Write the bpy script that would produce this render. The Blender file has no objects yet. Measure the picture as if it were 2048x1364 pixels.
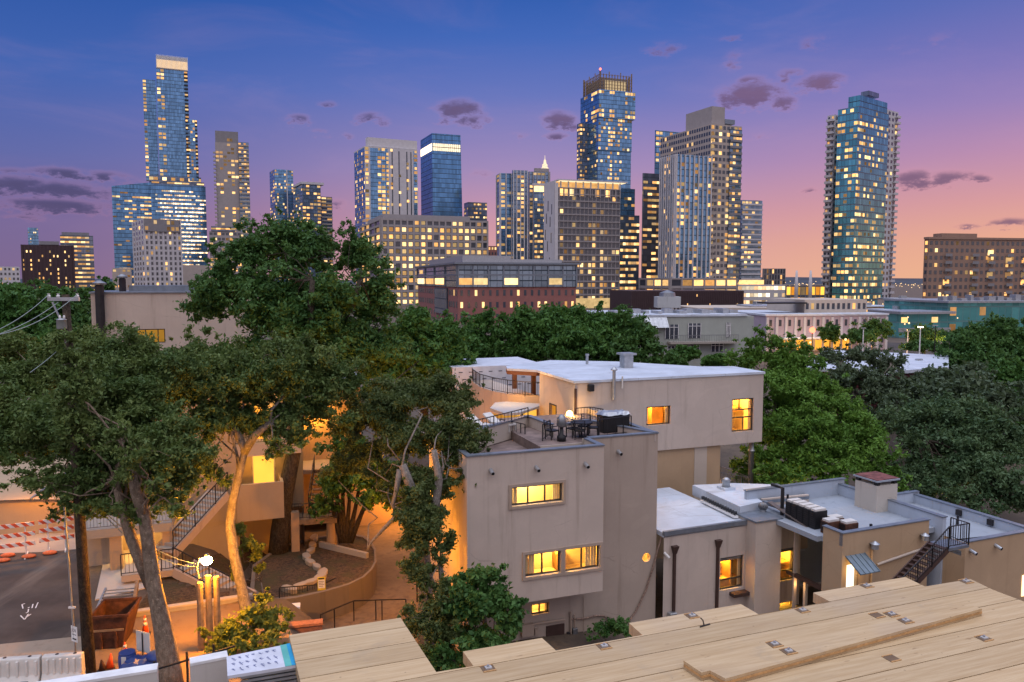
import bpy, math, random
import numpy as np
from mathutils import Vector, Matrix
R_ = math.radians
random.seed(7)
scene = bpy.context.scene
COL = scene.collection
# ------------------------------------------------------------------ camera
F = 1536.0; H = 14.0
PITCH = math.atan(122/1536); cp, sp = math.cos(PITCH), math.sin(PITCH)
cam_d = bpy.data.cameras.new('camera'); cam = bpy.data.objects.new('camera', cam_d); COL.objects.link(cam)
cam.location = (0, 0, H); cam.rotation_euler = (math.pi/2-PITCH, 0, 0)
cam_d.lens = 27.0; cam_d.sensor_width = 36.0; cam_d.clip_end = 20000; cam_d.clip_start = 0.1
scene.camera = cam
def ray(px, py):
    x = (px-1024)/F; y = -(py-682)/F
    return (x, cp+y*sp, -sp+y*cp)
def at_y(px, py, Y):
    r = ray(px, py); t = Y/r[1]; return Vector((t*r[0], Y, H+t*r[2]))
def at_z(px, py, Z):
    r = ray(px, py); t = (Z-H)/r[2]; return Vector((t*r[0], t*r[1], Z))
class Fr:
    """ground frame: u along the street grid, v going back"""
    def __init__(s, o, deg):
        s.o = (o[0], o[1]); s.a = R_(deg); s.U = (math.cos(s.a), math.sin(s.a)); s.V = (-s.U[1], s.U[0])
    def uv(s, p):
        dx, dy = p[0]-s.o[0], p[1]-s.o[1]; return (dx*s.U[0]+dy*s.U[1], dx*s.V[0]+dy*s.V[1])
    def w(s, u, v, z=0): return Vector((s.o[0]+u*s.U[0]+v*s.V[0], s.o[1]+u*s.U[1]+v*s.V[1], z))
    def onv(s, px, py, v):
        r = ray(px, py); t = (v+s.o[0]*s.V[0]+s.o[1]*s.V[1])/(r[0]*s.V[0]+r[1]*s.V[1])
        return s.uv((t*r[0], t*r[1]))[0], H+t*r[2]
    def onu(s, px, py, u):
        r = ray(px, py); t = (u+s.o[0]*s.U[0]+s.o[1]*s.U[1])/(r[0]*s.U[0]+r[1]*s.U[1])
        return s.uv((t*r[0], t*r[1]))[1], H+t*r[2]
    def uvz(s, px, py, z): return s.uv(at_z(px, py, z))
# ------------------------------------------------------------------ mesh builder
class MB:
    def __init__(s): s.v = []; s.f = []; s.m = []; s.mi = 0
    def add(s, vs, fs):
        b = len(s.v); s.v += [tuple(p) for p in vs]
        for f in fs: s.f.append(tuple(b+i for i in f)); s.m.append(s.mi)
        return s
    def quad(s, a, b, c, d): return s.add([a, b, c, d], [(0, 1, 2, 3)])
    def box(s, x0, x1, y0, y1, z0, z1):
        if x0 > x1: x0, x1 = x1, x0
        if y0 > y1: y0, y1 = y1, y0
        if z0 > z1: z0, z1 = z1, z0
        return s.add([(x0,y0,z0),(x1,y0,z0),(x1,y1,z0),(x0,y1,z0),(x0,y0,z1),(x1,y0,z1),(x1,y1,z1),(x0,y1,z1)],
              [(0,3,2,1),(4,5,6,7),(0,1,5,4),(1,2,6,5),(2,3,7,6),(3,0,4,7)])
    def bar(s, p, q, w, h=None, up=(0,0,1)):
        p, q = Vector(p), Vector(q); h = h or w; d = (q-p).normalized(); u = Vector(up)
        if abs(d.dot(u)) > .98: u = Vector((0,1,0)) if abs(d.y) < .9 else Vector((1,0,0))
        a = d.cross(u).normalized()*(w/2); b = a.cross(d).normalized()*(h/2)
        vs = [p-a-b, p+a-b, p+a+b, p-a+b, q-a-b, q+a-b, q+a+b, q-a+b]
        return s.add(vs, [(0,1,2,3),(7,6,5,4),(0,4,5,1),(1,5,6,2),(2,6,7,3),(3,7,4,0)])
    def tube(s, pts, rad, n=8, cap=True):
        pts = [Vector(p) for p in pts]
        if not hasattr(rad, '__len__'): rad = [rad]*len(pts)
        vs = []; fs = []; ref = Vector((0.13, 0.97, 0.2)) if abs((pts[-1]-pts[0]).normalized().y) < .8 else Vector((1, 0, .1))
        for i, p in enumerate(pts):
            d = (pts[min(i+1, len(pts)-1)]-pts[max(i-1, 0)]).normalized()
            a = d.cross(ref).normalized(); b = a.cross(d).normalized()
            for k in range(n):
                t = 2*math.pi*k/n; vs.append(p+(a*math.cos(t)+b*math.sin(t))*rad[i])
        for i in range(len(pts)-1):
            for k in range(n):
                k2 = (k+1) % n; fs.append((i*n+k, (i+1)*n+k, (i+1)*n+k2, i*n+k2))
        if cap:
            fs.append(tuple(range(n))); fs.append(tuple((len(pts)-1)*n+k for k in reversed(range(n))))
        return s.add(vs, fs)
    def lathe(s, prof, c=(0,0,0), n=16):
        vs = []; fs = []
        for r, z in prof:
            for k in range(n):
                t = 2*math.pi*k/n; vs.append((c[0]+r*math.cos(t), c[1]+r*math.sin(t), c[2]+z))
        for i in range(len(prof)-1):
            for k in range(n):
                k2 = (k+1) % n; fs.append((i*n+k, i*n+k2, (i+1)*n+k2, (i+1)*n+k))
        fs.append(tuple(reversed(range(n)))); fs.append(tuple((len(prof)-1)*n+k for k in range(n)))
        return s.add(vs, fs)
    def prism(s, poly, z0, z1):
        a = sum(poly[i][0]*poly[(i+1) % len(poly)][1]-poly[(i+1) % len(poly)][0]*poly[i][1] for i in range(len(poly)))
        if a < 0: poly = poly[::-1]
        n = len(poly); vs = [(p[0], p[1], z0) for p in poly]+[(p[0], p[1], z1) for p in poly]
        fs = [tuple(reversed(range(n))), tuple(range(n, 2*n))]+[(i, (i+1) % n, n+(i+1) % n, n+i) for i in range(n)]
        return s.add(vs, fs)
    def sheet(s, poly):
        """flat or draped polygon facing up (list of 3-D points)"""
        a = sum(poly[i][0]*poly[(i+1) % len(poly)][1]-poly[(i+1) % len(poly)][0]*poly[i][1] for i in range(len(poly)))
        if a < 0: poly = poly[::-1]
        return s.add(poly, [tuple(range(len(poly)))])
    def sphere(s, c, r, n=12, m=8, sc=(1,1,1)):
        vs = []; fs = []
        for i in range(m+1):
            ph = math.pi*i/m
            for k in range(n):
                t = 2*math.pi*k/n
                vs.append((c[0]+r*sc[0]*math.sin(ph)*math.cos(t), c[1]+r*sc[1]*math.sin(ph)*math.sin(t), c[2]-r*sc[2]*math.cos(ph)))
        for i in range(m):
            for k in range(n):
                k2 = (k+1) % n; fs.append((i*n+k, i*n+k2, (i+1)*n+k2, (i+1)*n+k))
        return s.add(vs, fs)
    def build(s, name, mats, parent=None, smooth=False, loc=None, rz=0, bevel=0):
        me = bpy.data.meshes.new(name); me.from_pydata(s.v, [], s.f)
        if not isinstance(mats, (list, tuple)): mats = [mats]
        for m in mats: me.materials.append(m)
        if len(mats) > 1: me.polygons.foreach_set('material_index', s.m)
        if smooth: me.polygons.foreach_set('use_smooth', [True]*len(me.polygons))
        me.update(); o = bpy.data.objects.new(name, me); COL.objects.link(o)
        if loc is not None: o.location = loc
        o.rotation_euler.z = rz
        if parent: o.parent = parent
        if bevel:
            b = o.modifiers.new('edge', 'BEVEL'); b.width = bevel; b.segments = 1; b.limit_method = 'ANGLE'; b.angle_limit = R_(50)
        return o
def tag(o, label=None, cat=None, group=None, kind=None):
    if label: o['label'] = label
    if cat: o['category'] = cat
    if group: o['group'] = group
    if kind: o['kind'] = kind
    return o
def thing(name, label, cat, loc=(0,0,0), rz=0, group=None):
    o = bpy.data.objects.new(name, None); COL.objects.link(o); o.location = loc; o.rotation_euler.z = rz
    o.empty_display_size = .3
    return tag(o, label, cat, group)
def dup_tree(o, parent=None):
    c = o.copy(); COL.objects.link(c)
    if parent: c.parent = parent
    for ch in [x for x in bpy.data.objects if x.parent == o]: dup_tree(ch, c)
    return c
# ------------------------------------------------------------------ materials
def lin(r, g, b):
    f = lambda c: (c/255/12.92) if c/255 <= .04045 else ((c/255+.055)/1.055)**2.4
    return (f(r), f(g), f(b), 1)
class NT:
    def __init__(s, nt): s.nt = nt; s.n = nt.nodes; s.l = nt.links
    def new(s, t, **k):
        n = s.n.new(t)
        for a, b in k.items(): setattr(n, a, b)
        return n
    def put(s, sock, v):
        if isinstance(v, bpy.types.NodeSocket): s.l.new(v, sock)
        elif v is not None: sock.default_value = v
    def math(s, op, a, b=None, c=None, clamp=False):
        n = s.new('ShaderNodeMath', operation=op, use_clamp=clamp); s.put(n.inputs[0], a)
        if b is not None: s.put(n.inputs[1], b)
        if c is not None: s.put(n.inputs[2], c)
        return n.outputs[0]
    def vmath(s, op, a, b=None):
        n = s.new('ShaderNodeVectorMath', operation=op); s.put(n.inputs[0], a)
        if b is not None: s.put(n.inputs[1], b)
        return n.outputs['Value'] if op in ('LENGTH', 'DOT_PRODUCT') else n.outputs[0]
    def mix(s, fac, a, b, mode='MIX'):
        n = s.new('ShaderNodeMix', data_type='RGBA', blend_type=mode); s.put(n.inputs[0], fac); s.put(n.inputs[6], a); s.put(n.inputs[7], b); return n.outputs[2]
    def noise(s, vec, scale, detail=4, rough=.55, dist=0):
        n = s.new('ShaderNodeTexNoise'); s.put(n.inputs['Vector'], vec); n.inputs['Scale'].default_value = scale
        n.inputs['Detail'].default_value = detail; n.inputs['Roughness'].default_value = rough; n.inputs['Distortion'].default_value = dist; return n.outputs[0]
    def ramp(s, fac, stops, interp='LINEAR'):
        n = s.new('ShaderNodeValToRGB'); cr = n.color_ramp; cr.interpolation = interp; s.put(n.inputs[0], fac)
        while len(cr.elements) < len(stops): cr.elements.new(.5)
        for e, (p, c) in zip(cr.elements, stops): e.position = p; e.color = c
        return n.outputs[0]
    def smooth(s, v, a, b, lo=0, hi=1):
        n = s.new('ShaderNodeMapRange', interpolation_type='SMOOTHSTEP'); s.put(n.inputs[0], v)
        for i, x in enumerate((a, b, lo, hi)): s.put(n.inputs[1+i], x)
        return n.outputs[0]
    def mapping(s, vec, scale=(1,1,1), rot=(0,0,0)):
        n = s.new('ShaderNodeMapping'); s.put(n.inputs[0], vec); n.inputs['Scale'].default_value = scale; n.inputs['Rotation'].default_value = rot; return n.outputs[0]
    def obj(s): return s.new('ShaderNodeTexCoord').outputs['Object']
    def xyz(s, v):
        n = s.new('ShaderNodeSeparateXYZ'); s.put(n.inputs[0], v); return n.outputs
    def comb(s, x, y, z):
        n = s.new('ShaderNodeCombineXYZ'); s.put(n.inputs[0], x); s.put(n.inputs[1], y); s.put(n.inputs[2], z); return n.outputs[0]
    def bump(s, h, strength=.3, dist=.02):
        n = s.new('ShaderNodeBump'); n.inputs['Strength'].default_value = strength; n.inputs['Distance'].default_value = dist; s.put(n.inputs['Height'], h); return n.outputs[0]
def mat(name):
    m = bpy.data.materials.new(name); m.use_nodes = True; t = NT(m.node_tree); t.n.clear()
    out = t.new('ShaderNodeOutputMaterial'); return m, t, out
def princ(t, out, col, rough=.8, metal=0, normal=None, spec=.4, emis=None, estr=0):
    p = t.new('ShaderNodeBsdfPrincipled'); t.put(p.inputs['Base Color'], col); t.put(p.inputs['Roughness'], rough); t.put(p.inputs['Metallic'], metal)
    p.inputs['Specular IOR Level'].default_value = spec
    if normal: t.put(p.inputs['Normal'], normal)
    if emis: t.put(p.inputs['Emission Color'], emis); t.put(p.inputs['Emission Strength'], estr)
    t.l.new(p.outputs[0], out.inputs[0]); return p
def c4(c): return (*c, 1) if len(c) == 3 else c
def plain(name, col, rough=.7, metal=0, var=.12, scale=3.0, bump=0):
    m, t, o = mat(name); v = t.obj(); n = t.noise(v, scale, 5)
    c = t.mix(t.smooth(n, .3, .7), [x*(1-var) for x in col[:3]]+[1], [min(1, x*(1+var)) for x in col[:3]]+[1])
    princ(t, o, c, rough, metal, t.bump(t.noise(v, scale*12, 3), bump, .01) if bump else None); return m
def stucco(name, col, stain=(.5, .46, .42), amt=.35, rough=.9):
    """trowelled stucco: broad mottling, vertical rain streaks, fine hairline stains"""
    m, t, o = mat(name); v = t.obj()
    big = t.noise(v, .45, 6, .6); fine = t.noise(v, 9, 4)
    st = t.noise(t.mapping(v, (1.6, 1.6, .10)), 1.3, 5, .65)
    c = t.mix(t.smooth(big, .3, .75), [x*.93 for x in col[:3]]+[1], [x*1.05 for x in col[:3]]+[1])
    c = t.mix(t.math('MULTIPLY', t.smooth(st, .52, .78), amt), c, [a*b for a, b in zip(col[:3], stain)]+[1])
    c = t.mix(t.math('MULTIPLY', t.smooth(fine, .4, .7), .10), c, [x*.8 for x in col[:3]]+[1])
    pt = t.noise(v, .33, 3, .5, 1.2); c = t.mix(t.math('MULTIPLY', t.smooth(pt, .56, .60), .10), c, [min(1, x*1.35) for x in col[:3]]+[1])
    vo = t.new('ShaderNodeTexVoronoi', feature='DISTANCE_TO_EDGE'); t.put(vo.inputs['Vector'], t.vmath('ADD', v, t.comb(t.math('MULTIPLY', fine, .25), 0, t.math('MULTIPLY', big, .6)))); vo.inputs['Scale'].default_value = .45
    ck = t.math('MULTIPLY', t.math('LESS_THAN', vo.outputs[0], .0045), t.smooth(big, .50, .60)); c = t.mix(t.math('MULTIPLY', ck, amt*.55), c, [x*.45 for x in col[:3]]+[1])
    princ(t, o, c, rough, 0, t.bump(t.noise(v, 35, 3), .25, .01), spec=.2); return m
def glow(name, col, strength, sample=False, var=.5, vscale=.6):
    """lit window glass: warm interior seen through it, each pane different"""
    m, t, o = mat(name); g = t.new('ShaderNodeNewGeometry'); oi = t.new('ShaderNodeObjectInfo')
    r = t.math('FRACT', t.math('ADD', g.outputs['Random Per Island'], oi.outputs['Random']))
    n = t.noise(t.vmath('ADD', t.obj(), t.comb(t.math('MULTIPLY', r, 97.0), t.math('MULTIPLY', r, 31.0), 0)), vscale, 2)
    k = t.math('MULTIPLY', t.math('ADD', t.math('MULTIPLY', t.math('POWER', r, 1.6), 1.5), .32), t.math('ADD', t.math('MULTIPLY', n, var*2), 1-var))
    c = t.mix(t.smooth(t.math('FRACT', t.math('MULTIPLY', r, 7.3)), .0, 1), c4(col), c4([min(1, col[0]*1.0), col[1]*.72, col[2]*.5]))
    e = t.new('ShaderNodeEmission'); t.put(e.inputs[0], c); t.put(e.inputs[1], t.math('MULTIPLY', k, strength)); t.l.new(e.outputs[0], o.inputs[0])
    m.cycles.emission_sampling = 'FRONT' if sample else 'NONE'; return m
def curtain(name, tint, mull=1.6, fl=3.4, line=(.03, .05, .07), slab=.12, metal=.75, rough=.12, vw=.07):
    """reflective curtain wall with mullions, floor bands and slightly uneven panels"""
    m, t, o = mat(name); x, y, z = t.xyz(t.obj()); u = t.math('ADD', x, y)
    gx = t.math('FRACT', t.math('DIVIDE', u, mull)); gz = t.math('FRACT', t.math('DIVIDE', z, fl))
    ln = t.math('MAXIMUM', t.math('LESS_THAN', gx, vw), t.math('LESS_THAN', gz, slab))
    wn = t.new('ShaderNodeTexWhiteNoise', noise_dimensions='2D'); t.put(wn.inputs['Vector'], t.comb(t.math('FLOOR', t.math('DIVIDE', u, mull)), t.math('FLOOR', t.math('DIVIDE', z, fl)), 0))
    big = t.noise(t.obj(), .03, 3)
    k = t.math('ADD', t.math('MULTIPLY', wn.outputs[0], .5), t.math('ADD', t.math('MULTIPLY', big, .6), .42))
    c = t.mix(1.0, c4(tint), t.comb(k, k, k), 'MULTIPLY'); c = t.mix(ln, c, c4(line))
    nrm = t.bump(t.noise(t.obj(), .25, 2), .12, .3)
    p = princ(t, o, c, t.math('ADD', t.math('MULTIPLY', ln, .35), rough), t.math('SUBTRACT', metal, t.math('MULTIPLY', ln, .5)), nrm, .6); return m
M = {}
M['stucco'] = stucco('stucco_warm_grey', (.52, .44, .375), amt=.55)
M['stucco_tan'] = stucco('stucco_tan', (.45, .32, .20))
M['stucco_brown'] = stucco('stucco_brown_grey', (.42, .345, .285), amt=.5)
M['stucco_pale'] = stucco('stucco_pale', (.50, .43, .36), amt=.2)
M['stucco_beige'] = stucco('stucco_beige', (.38, .29, .195), amt=.4)
M['parapet'] = stucco('parapet_blue_white', (.42, .48, .56), amt=.5)
M['membrane'] = stucco('roof_membrane', (.56, .62, .70), stain=(.66, .66, .68), amt=.75, rough=.55)
def membrane(name, col):
    m, t, o = mat(name); v = t.obj(); x, y, z = t.xyz(v); big = t.noise(v, .5, 5, .6, .6); sm = t.noise(v, 3.5, 4); st = t.noise(t.mapping(v, (.35, 1.2, 1)), .8, 5, .6, 1.5)
    c = t.mix(t.smooth(big, .35, .7), [q*.86 for q in col[:3]]+[1], [q*1.05 for q in col[:3]]+[1]); c = t.mix(t.math('MULTIPLY', t.smooth(st, .54, .72), .5), c, (.30, .30, .30, 1)); c = t.mix(t.math('MULTIPLY', t.smooth(sm, .62, .72), .35), c, (.26, .25, .24, 1))
    sy = t.math('LESS_THAN', t.math('FRACT', t.math('DIVIDE', y, 1.83)), .014); sx = t.math('LESS_THAN', t.math('FRACT', t.math('ADD', t.math('DIVIDE', x, 6.1), t.math('MULTIPLY', t.math('FLOOR', t.math('DIVIDE', y, 1.83)), .37))), .005)
    c = t.mix(t.math('MULTIPLY', t.math('MAXIMUM', sx, sy), .45), c, (.25, .27, .30, 1)); princ(t, o, c, .5, 0, t.bump(big, .2, .05)); return m
M['membrane'] = membrane('roof_membrane', (.58, .64, .72))
M['roof_grey'] = stucco('roof_grey', (.32, .36, .41), stain=(.6, .6, .6), amt=.6)
M['cap_metal'] = plain('cap_metal', (.22, .25, .29), .45, .6)
M['dark_metal'] = plain('dark_metal', (.035, .033, .035), .5, .5)
M['brown_metal'] = plain('brown_metal', (.075, .044, .036), .55, .3)
M['grey_metal'] = plain('grey_metal', (.25, .26, .27), .4, .7)
M['galv'] = plain('galvanised', (.42, .44, .46), .4, .7)
M['wood'] = plain('wood_reddish', (.19, .08, .04), .6)
M['timber_post'] = plain('timber_post', (.24, .17, .105), .8, 0, .2, 6)
M['concrete'] = stucco('concrete', (.36, .33, .29), amt=.4)
M['white_paint'] = plain('white_paint', (.74, .74, .73), .6)
M['frame_dark'] = plain('window_frame_dark', (.045, .035, .03), .5)
M['frame_trim'] = stucco('window_trim', (.40, .315, .25), amt=.3)
M['black'] = plain('black_plastic', (.012, .012, .014), .5)
M['white_plastic'] = plain('white_plastic', (.62, .60, .56), .5, 0, .1, 2)
M['orange'] = plain('orange_plastic', (.75, .10, .02), .5)
M['blue_plastic'] = plain('blue_plastic', (.02, .05, .22), .45)
M['rust'] = plain('rusty_steel', (.085, .034, .018), .8, .2, .4, 4)
M['room'] = plain('room_wall', (.75, .62, .42), .9, 0, .06, 1)
M['furn'] = plain('room_furniture', (.46, .26, .10), .7, 0, .3, 2)
def glass_mat():
    m, t, o = mat('window_glass'); tr = t.new('ShaderNodeBsdfTransparent'); tr.inputs[0].default_value = (.94, .95, .93, 1)
    gl = t.new('ShaderNodeBsdfGlossy'); gl.inputs['Roughness'].default_value = .03
    lw = t.new('ShaderNodeLayerWeight'); lw.inputs[0].default_value = .25
    mx = t.new('ShaderNodeMixShader'); t.put(mx.inputs[0], t.math('MULTIPLY', lw.outputs[0], .35)); t.l.new(tr.outputs[0], mx.inputs[1]); t.l.new(gl.outputs[0], mx.inputs[2]); t.l.new(mx.outputs[0], o.inputs[0]); return m
M['glass'] = glass_mat()
def dark_glass():
    m, t, o = mat('dark_window_glass'); princ(t, o, (.05, .058, .075, 1), .12, 0, None, .9); return m
M['dark_glass'] = dark_glass()
WARM = (1.0, .66, .29)
M['lit'] = glow('lit_window', WARM, 1.35)
M['lit_hi'] = glow('lit_window_bright', (1.0, .70, .32), 1.7)
M['lit_amber'] = glow('lit_window_amber', (1.0, .50, .07), 1.3, False, .3)
M['lit_dim'] = glow('lit_window_dim', (1.0, .68, .36), .42); M['lit_white'] = glow('lit_window_white', (1.0, .83, .58), 2.2)
def lampmat(name, col, s):
    m, t, o = mat(name); e = t.new('ShaderNodeEmission'); e.inputs[0].default_value = c4(col); e.inputs[1].default_value = s; t.l.new(e.outputs[0], o.inputs[0]); m.cycles.emission_sampling = 'NONE'; return m
M['lamp_orange'] = lampmat('lamp_orange', (1, .62, .18), 14)
M['lamp_warm'] = lampmat('lamp_warm', (1, .75, .4), 8); M['lamp_far'] = lampmat('lamp_far', (1, .66, .32), 2.2)
M['lamp_red'] = lampmat('lamp_red', (1, .12, .06), 6)
M['lamp_white'] = lampmat('lamp_white', (1, .85, .6), 6)
def lamp(name, loc, energy, col=(1, .5, .12), r=.08):
    d = bpy.data.lights.new(name, 'POINT'); d.energy = energy; d.color = col; d.shadow_soft_size = r
    o = bpy.data.objects.new(name, d); COL.objects.link(o); o.location = loc; return o
# ------------------------------------------------------------------ world: dusk sky
def build_world():
    w = bpy.data.worlds.new('World'); scene.world = w; w.use_nodes = True; t = NT(w.node_tree); t.n.clear()
    out = t.new('ShaderNodeOutputWorld'); bg = t.new('ShaderNodeBackground'); t.l.new(bg.outputs[0], out.inputs[0])
    d = t.vmath('NORMALIZE', t.new('ShaderNodeTexCoord').outputs['Generated']); x, y, z = t.xyz(d)
    el = t.math('MULTIPLY', t.math('ARCSINE', z), 180/math.pi)
    az = t.math('MULTIPLY', t.math('ARCTAN2', x, y), 180/math.pi)
    def stops(lst): return [(min(1, max(0, (e+2)/92)), lin(*c) if not g else tuple(v*g for v in lin(*c)[:3])+(1,)) for e, c, g in lst]
    f = t.math('DIVIDE', t.math('ADD', el, 2.0), 92.0)
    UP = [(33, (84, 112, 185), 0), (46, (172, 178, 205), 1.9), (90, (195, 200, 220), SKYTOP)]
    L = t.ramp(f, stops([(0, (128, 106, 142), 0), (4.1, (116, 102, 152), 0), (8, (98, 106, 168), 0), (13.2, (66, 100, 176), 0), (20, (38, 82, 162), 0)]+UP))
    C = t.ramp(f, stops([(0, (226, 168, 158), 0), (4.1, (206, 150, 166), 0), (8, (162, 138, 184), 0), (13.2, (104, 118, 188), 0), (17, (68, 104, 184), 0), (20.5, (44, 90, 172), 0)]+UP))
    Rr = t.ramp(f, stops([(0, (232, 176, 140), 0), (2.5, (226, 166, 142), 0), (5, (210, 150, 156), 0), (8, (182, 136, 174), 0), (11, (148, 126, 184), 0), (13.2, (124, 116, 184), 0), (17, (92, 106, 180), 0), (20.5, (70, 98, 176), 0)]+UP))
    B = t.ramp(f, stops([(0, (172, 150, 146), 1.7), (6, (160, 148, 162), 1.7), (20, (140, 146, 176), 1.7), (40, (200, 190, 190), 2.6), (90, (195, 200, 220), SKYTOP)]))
    sky = t.mix(t.smooth(az, -34, 2), L, C); sky = t.mix(t.smooth(az, 2, 36), sky, Rr)
    # clouds: patches placed in azimuth / elevation and broken up by noise
    q = t.comb(az, el, 0)
    n1 = t.noise(t.mapping(q, (1, 2.1, 1)), .75, 8, .66); n2 = t.noise(t.mapping(q, (1, 1.6, 1)), .22, 3)
    wob = t.vmath('ADD', q, t.comb(t.math('MULTIPLY', t.math('SUBTRACT', n2, .5), 3.0), t.math('MULTIPLY', t.math('SUBTRACT', n1, .5), 1.2), 0))
    best = None
    def cl(px, py, rx, ry, k):
        nonlocal best
        r = ray(px, py); a = math.degrees(math.atan2(r[0], r[1])); e = math.degrees(math.atan2(r[2], math.hypot(r[0], r[1])))
        s = math.degrees(1/F)
        v = t.vmath('SUBTRACT', wob, (a, e, 0)); v = t.vmath('MULTIPLY', v, (1/(rx*s), 1/(ry*s), 0))
        b = t.math('MULTIPLY', t.math('SUBTRACT', 1.0, t.vmath('LENGTH', v), clamp=True), k)
        best = b if best is None else t.math('MAXIMUM', best, b)
    for c in CLOUDS: cl(*c)
    dens = t.smooth(t.math('ADD', best, t.math('MULTIPLY', t.math('SUBTRACT', n1, .5), 1.9)), .0, .95)
    dens = t.math('MULTIPLY', dens, t.smooth(best, 0, .35))
    ccol = t.mix(t.smooth(az, -30, 30), lin(80, 73, 112), lin(114, 86, 120))
    rim = t.mix(t.smooth(dens, .15, .9), t.mix(.35, sky, lin(224, 150, 165)), ccol)
    sky = t.mix(t.math('MULTIPLY', dens, .9), sky, rim)
    cs = t.noise(t.mapping(q, (.35, 1.5, 1), (0, 0, R_(-6))), .16, 6, .6, .6); hi_ = t.math('MULTIPLY', t.smooth(cs, .46, .74), t.smooth(el, 0, 6)); sky = t.mix(t.math('MULTIPLY', hi_, .09), sky, lin(206, 160, 186))
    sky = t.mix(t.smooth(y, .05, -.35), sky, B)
    ns = t.new('ShaderNodeTexSky', sky_type='NISHITA', sun_disc=False, sun_elevation=R_(2.0), sun_rotation=R_(42), altitude=150, air_density=1.0, dust_density=1.5, ozone_density=3.0)
    sky = t.mix(1.0, sky, t.mix(1.0, ns.outputs[0], (NISH, NISH, NISH, 1), 'MULTIPLY'), 'ADD')
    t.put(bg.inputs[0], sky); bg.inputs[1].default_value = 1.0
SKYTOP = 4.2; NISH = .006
CLOUDS = [(915, 222, 70, 34, 1.1), (955, 240, 40, 20, .8), (1118, 242, 58, 30, 1.1), (1105, 272, 34, 12, .8), (592, 238, 46, 16, .9), (650, 208, 34, 11, .6), (742, 236, 48, 20, .8), (636, 264, 28, 10, .6), (1040, 270, 34, 12, .4),
 (1505, 190, 80, 38, 1.15), (1560, 205, 50, 22, .8), (1635, 165, 62, 26, 1.0), (1575, 150, 38, 18, .8), (1505, 158, 36, 14, .7), (1465, 120, 40, 30, .5), (1325, 98, 60, 24, .5), (1462, 76, 44, 10, .5), (1640, 82, 60, 22, .4), (1860, 80, 90, 26, .28),
 (1835, 358, 46, 26, 1.1), (1905, 356, 70, 22, 1.0), (1965, 355, 40, 13, .8), (2012, 445, 46, 14, 1.0), (1935, 452, 30, 10, .8), (1612, 380, 30, 12, .6), (1520, 270, 44, 12, .3),
 (110, 380, 130, 26, 1.1), (30, 370, 80, 26, 1.0), (115, 412, 130, 20, 1.1), (118, 345, 70, 16, .9), (210, 352, 60, 16, .8), (30, 345, 60, 14, .7), (300, 362, 50, 10, .5), (60, 435, 60, 10, .6), (680, 408, 40, 18, .6), (960, 345, 40, 16, .4), (690, 270, 24, 9, .5)]
build_world()
sun_d = bpy.data.lights.new('sun', 'SUN'); sun_d.energy = .5; sun_d.angle = R_(15); sun_d.color = (1, .62, .42)
sun = bpy.data.objects.new('sun', sun_d); COL.objects.link(sun)
_sd = Vector((math.sin(R_(42))*math.cos(R_(4)), math.cos(R_(42))*math.cos(R_(4)), math.sin(R_(4))))
sun.rotation_euler = _sd.to_track_quat('Z', 'Y').to_euler(); sun.location = (200, 200, 60)
scene.view_settings.view_transform = 'Standard'; scene.view_settings.look = 'None'; scene.view_settings.exposure = 0.0; scene.view_settings.gamma = 1
scene.render.engine = 'CYCLES'
cy = scene.cycles; cy.use_denoising = True; cy.max_bounces = 6; cy.diffuse_bounces = 3; cy.glossy_bounces = 3; cy.transparent_max_bounces = 8; cy.transmission_bounces = 3
cy.sample_clamp_indirect = 6; cy.caustics_reflective = False; cy.caustics_refractive = False
try: cy.use_light_tree = True
except Exception: pass
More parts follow.
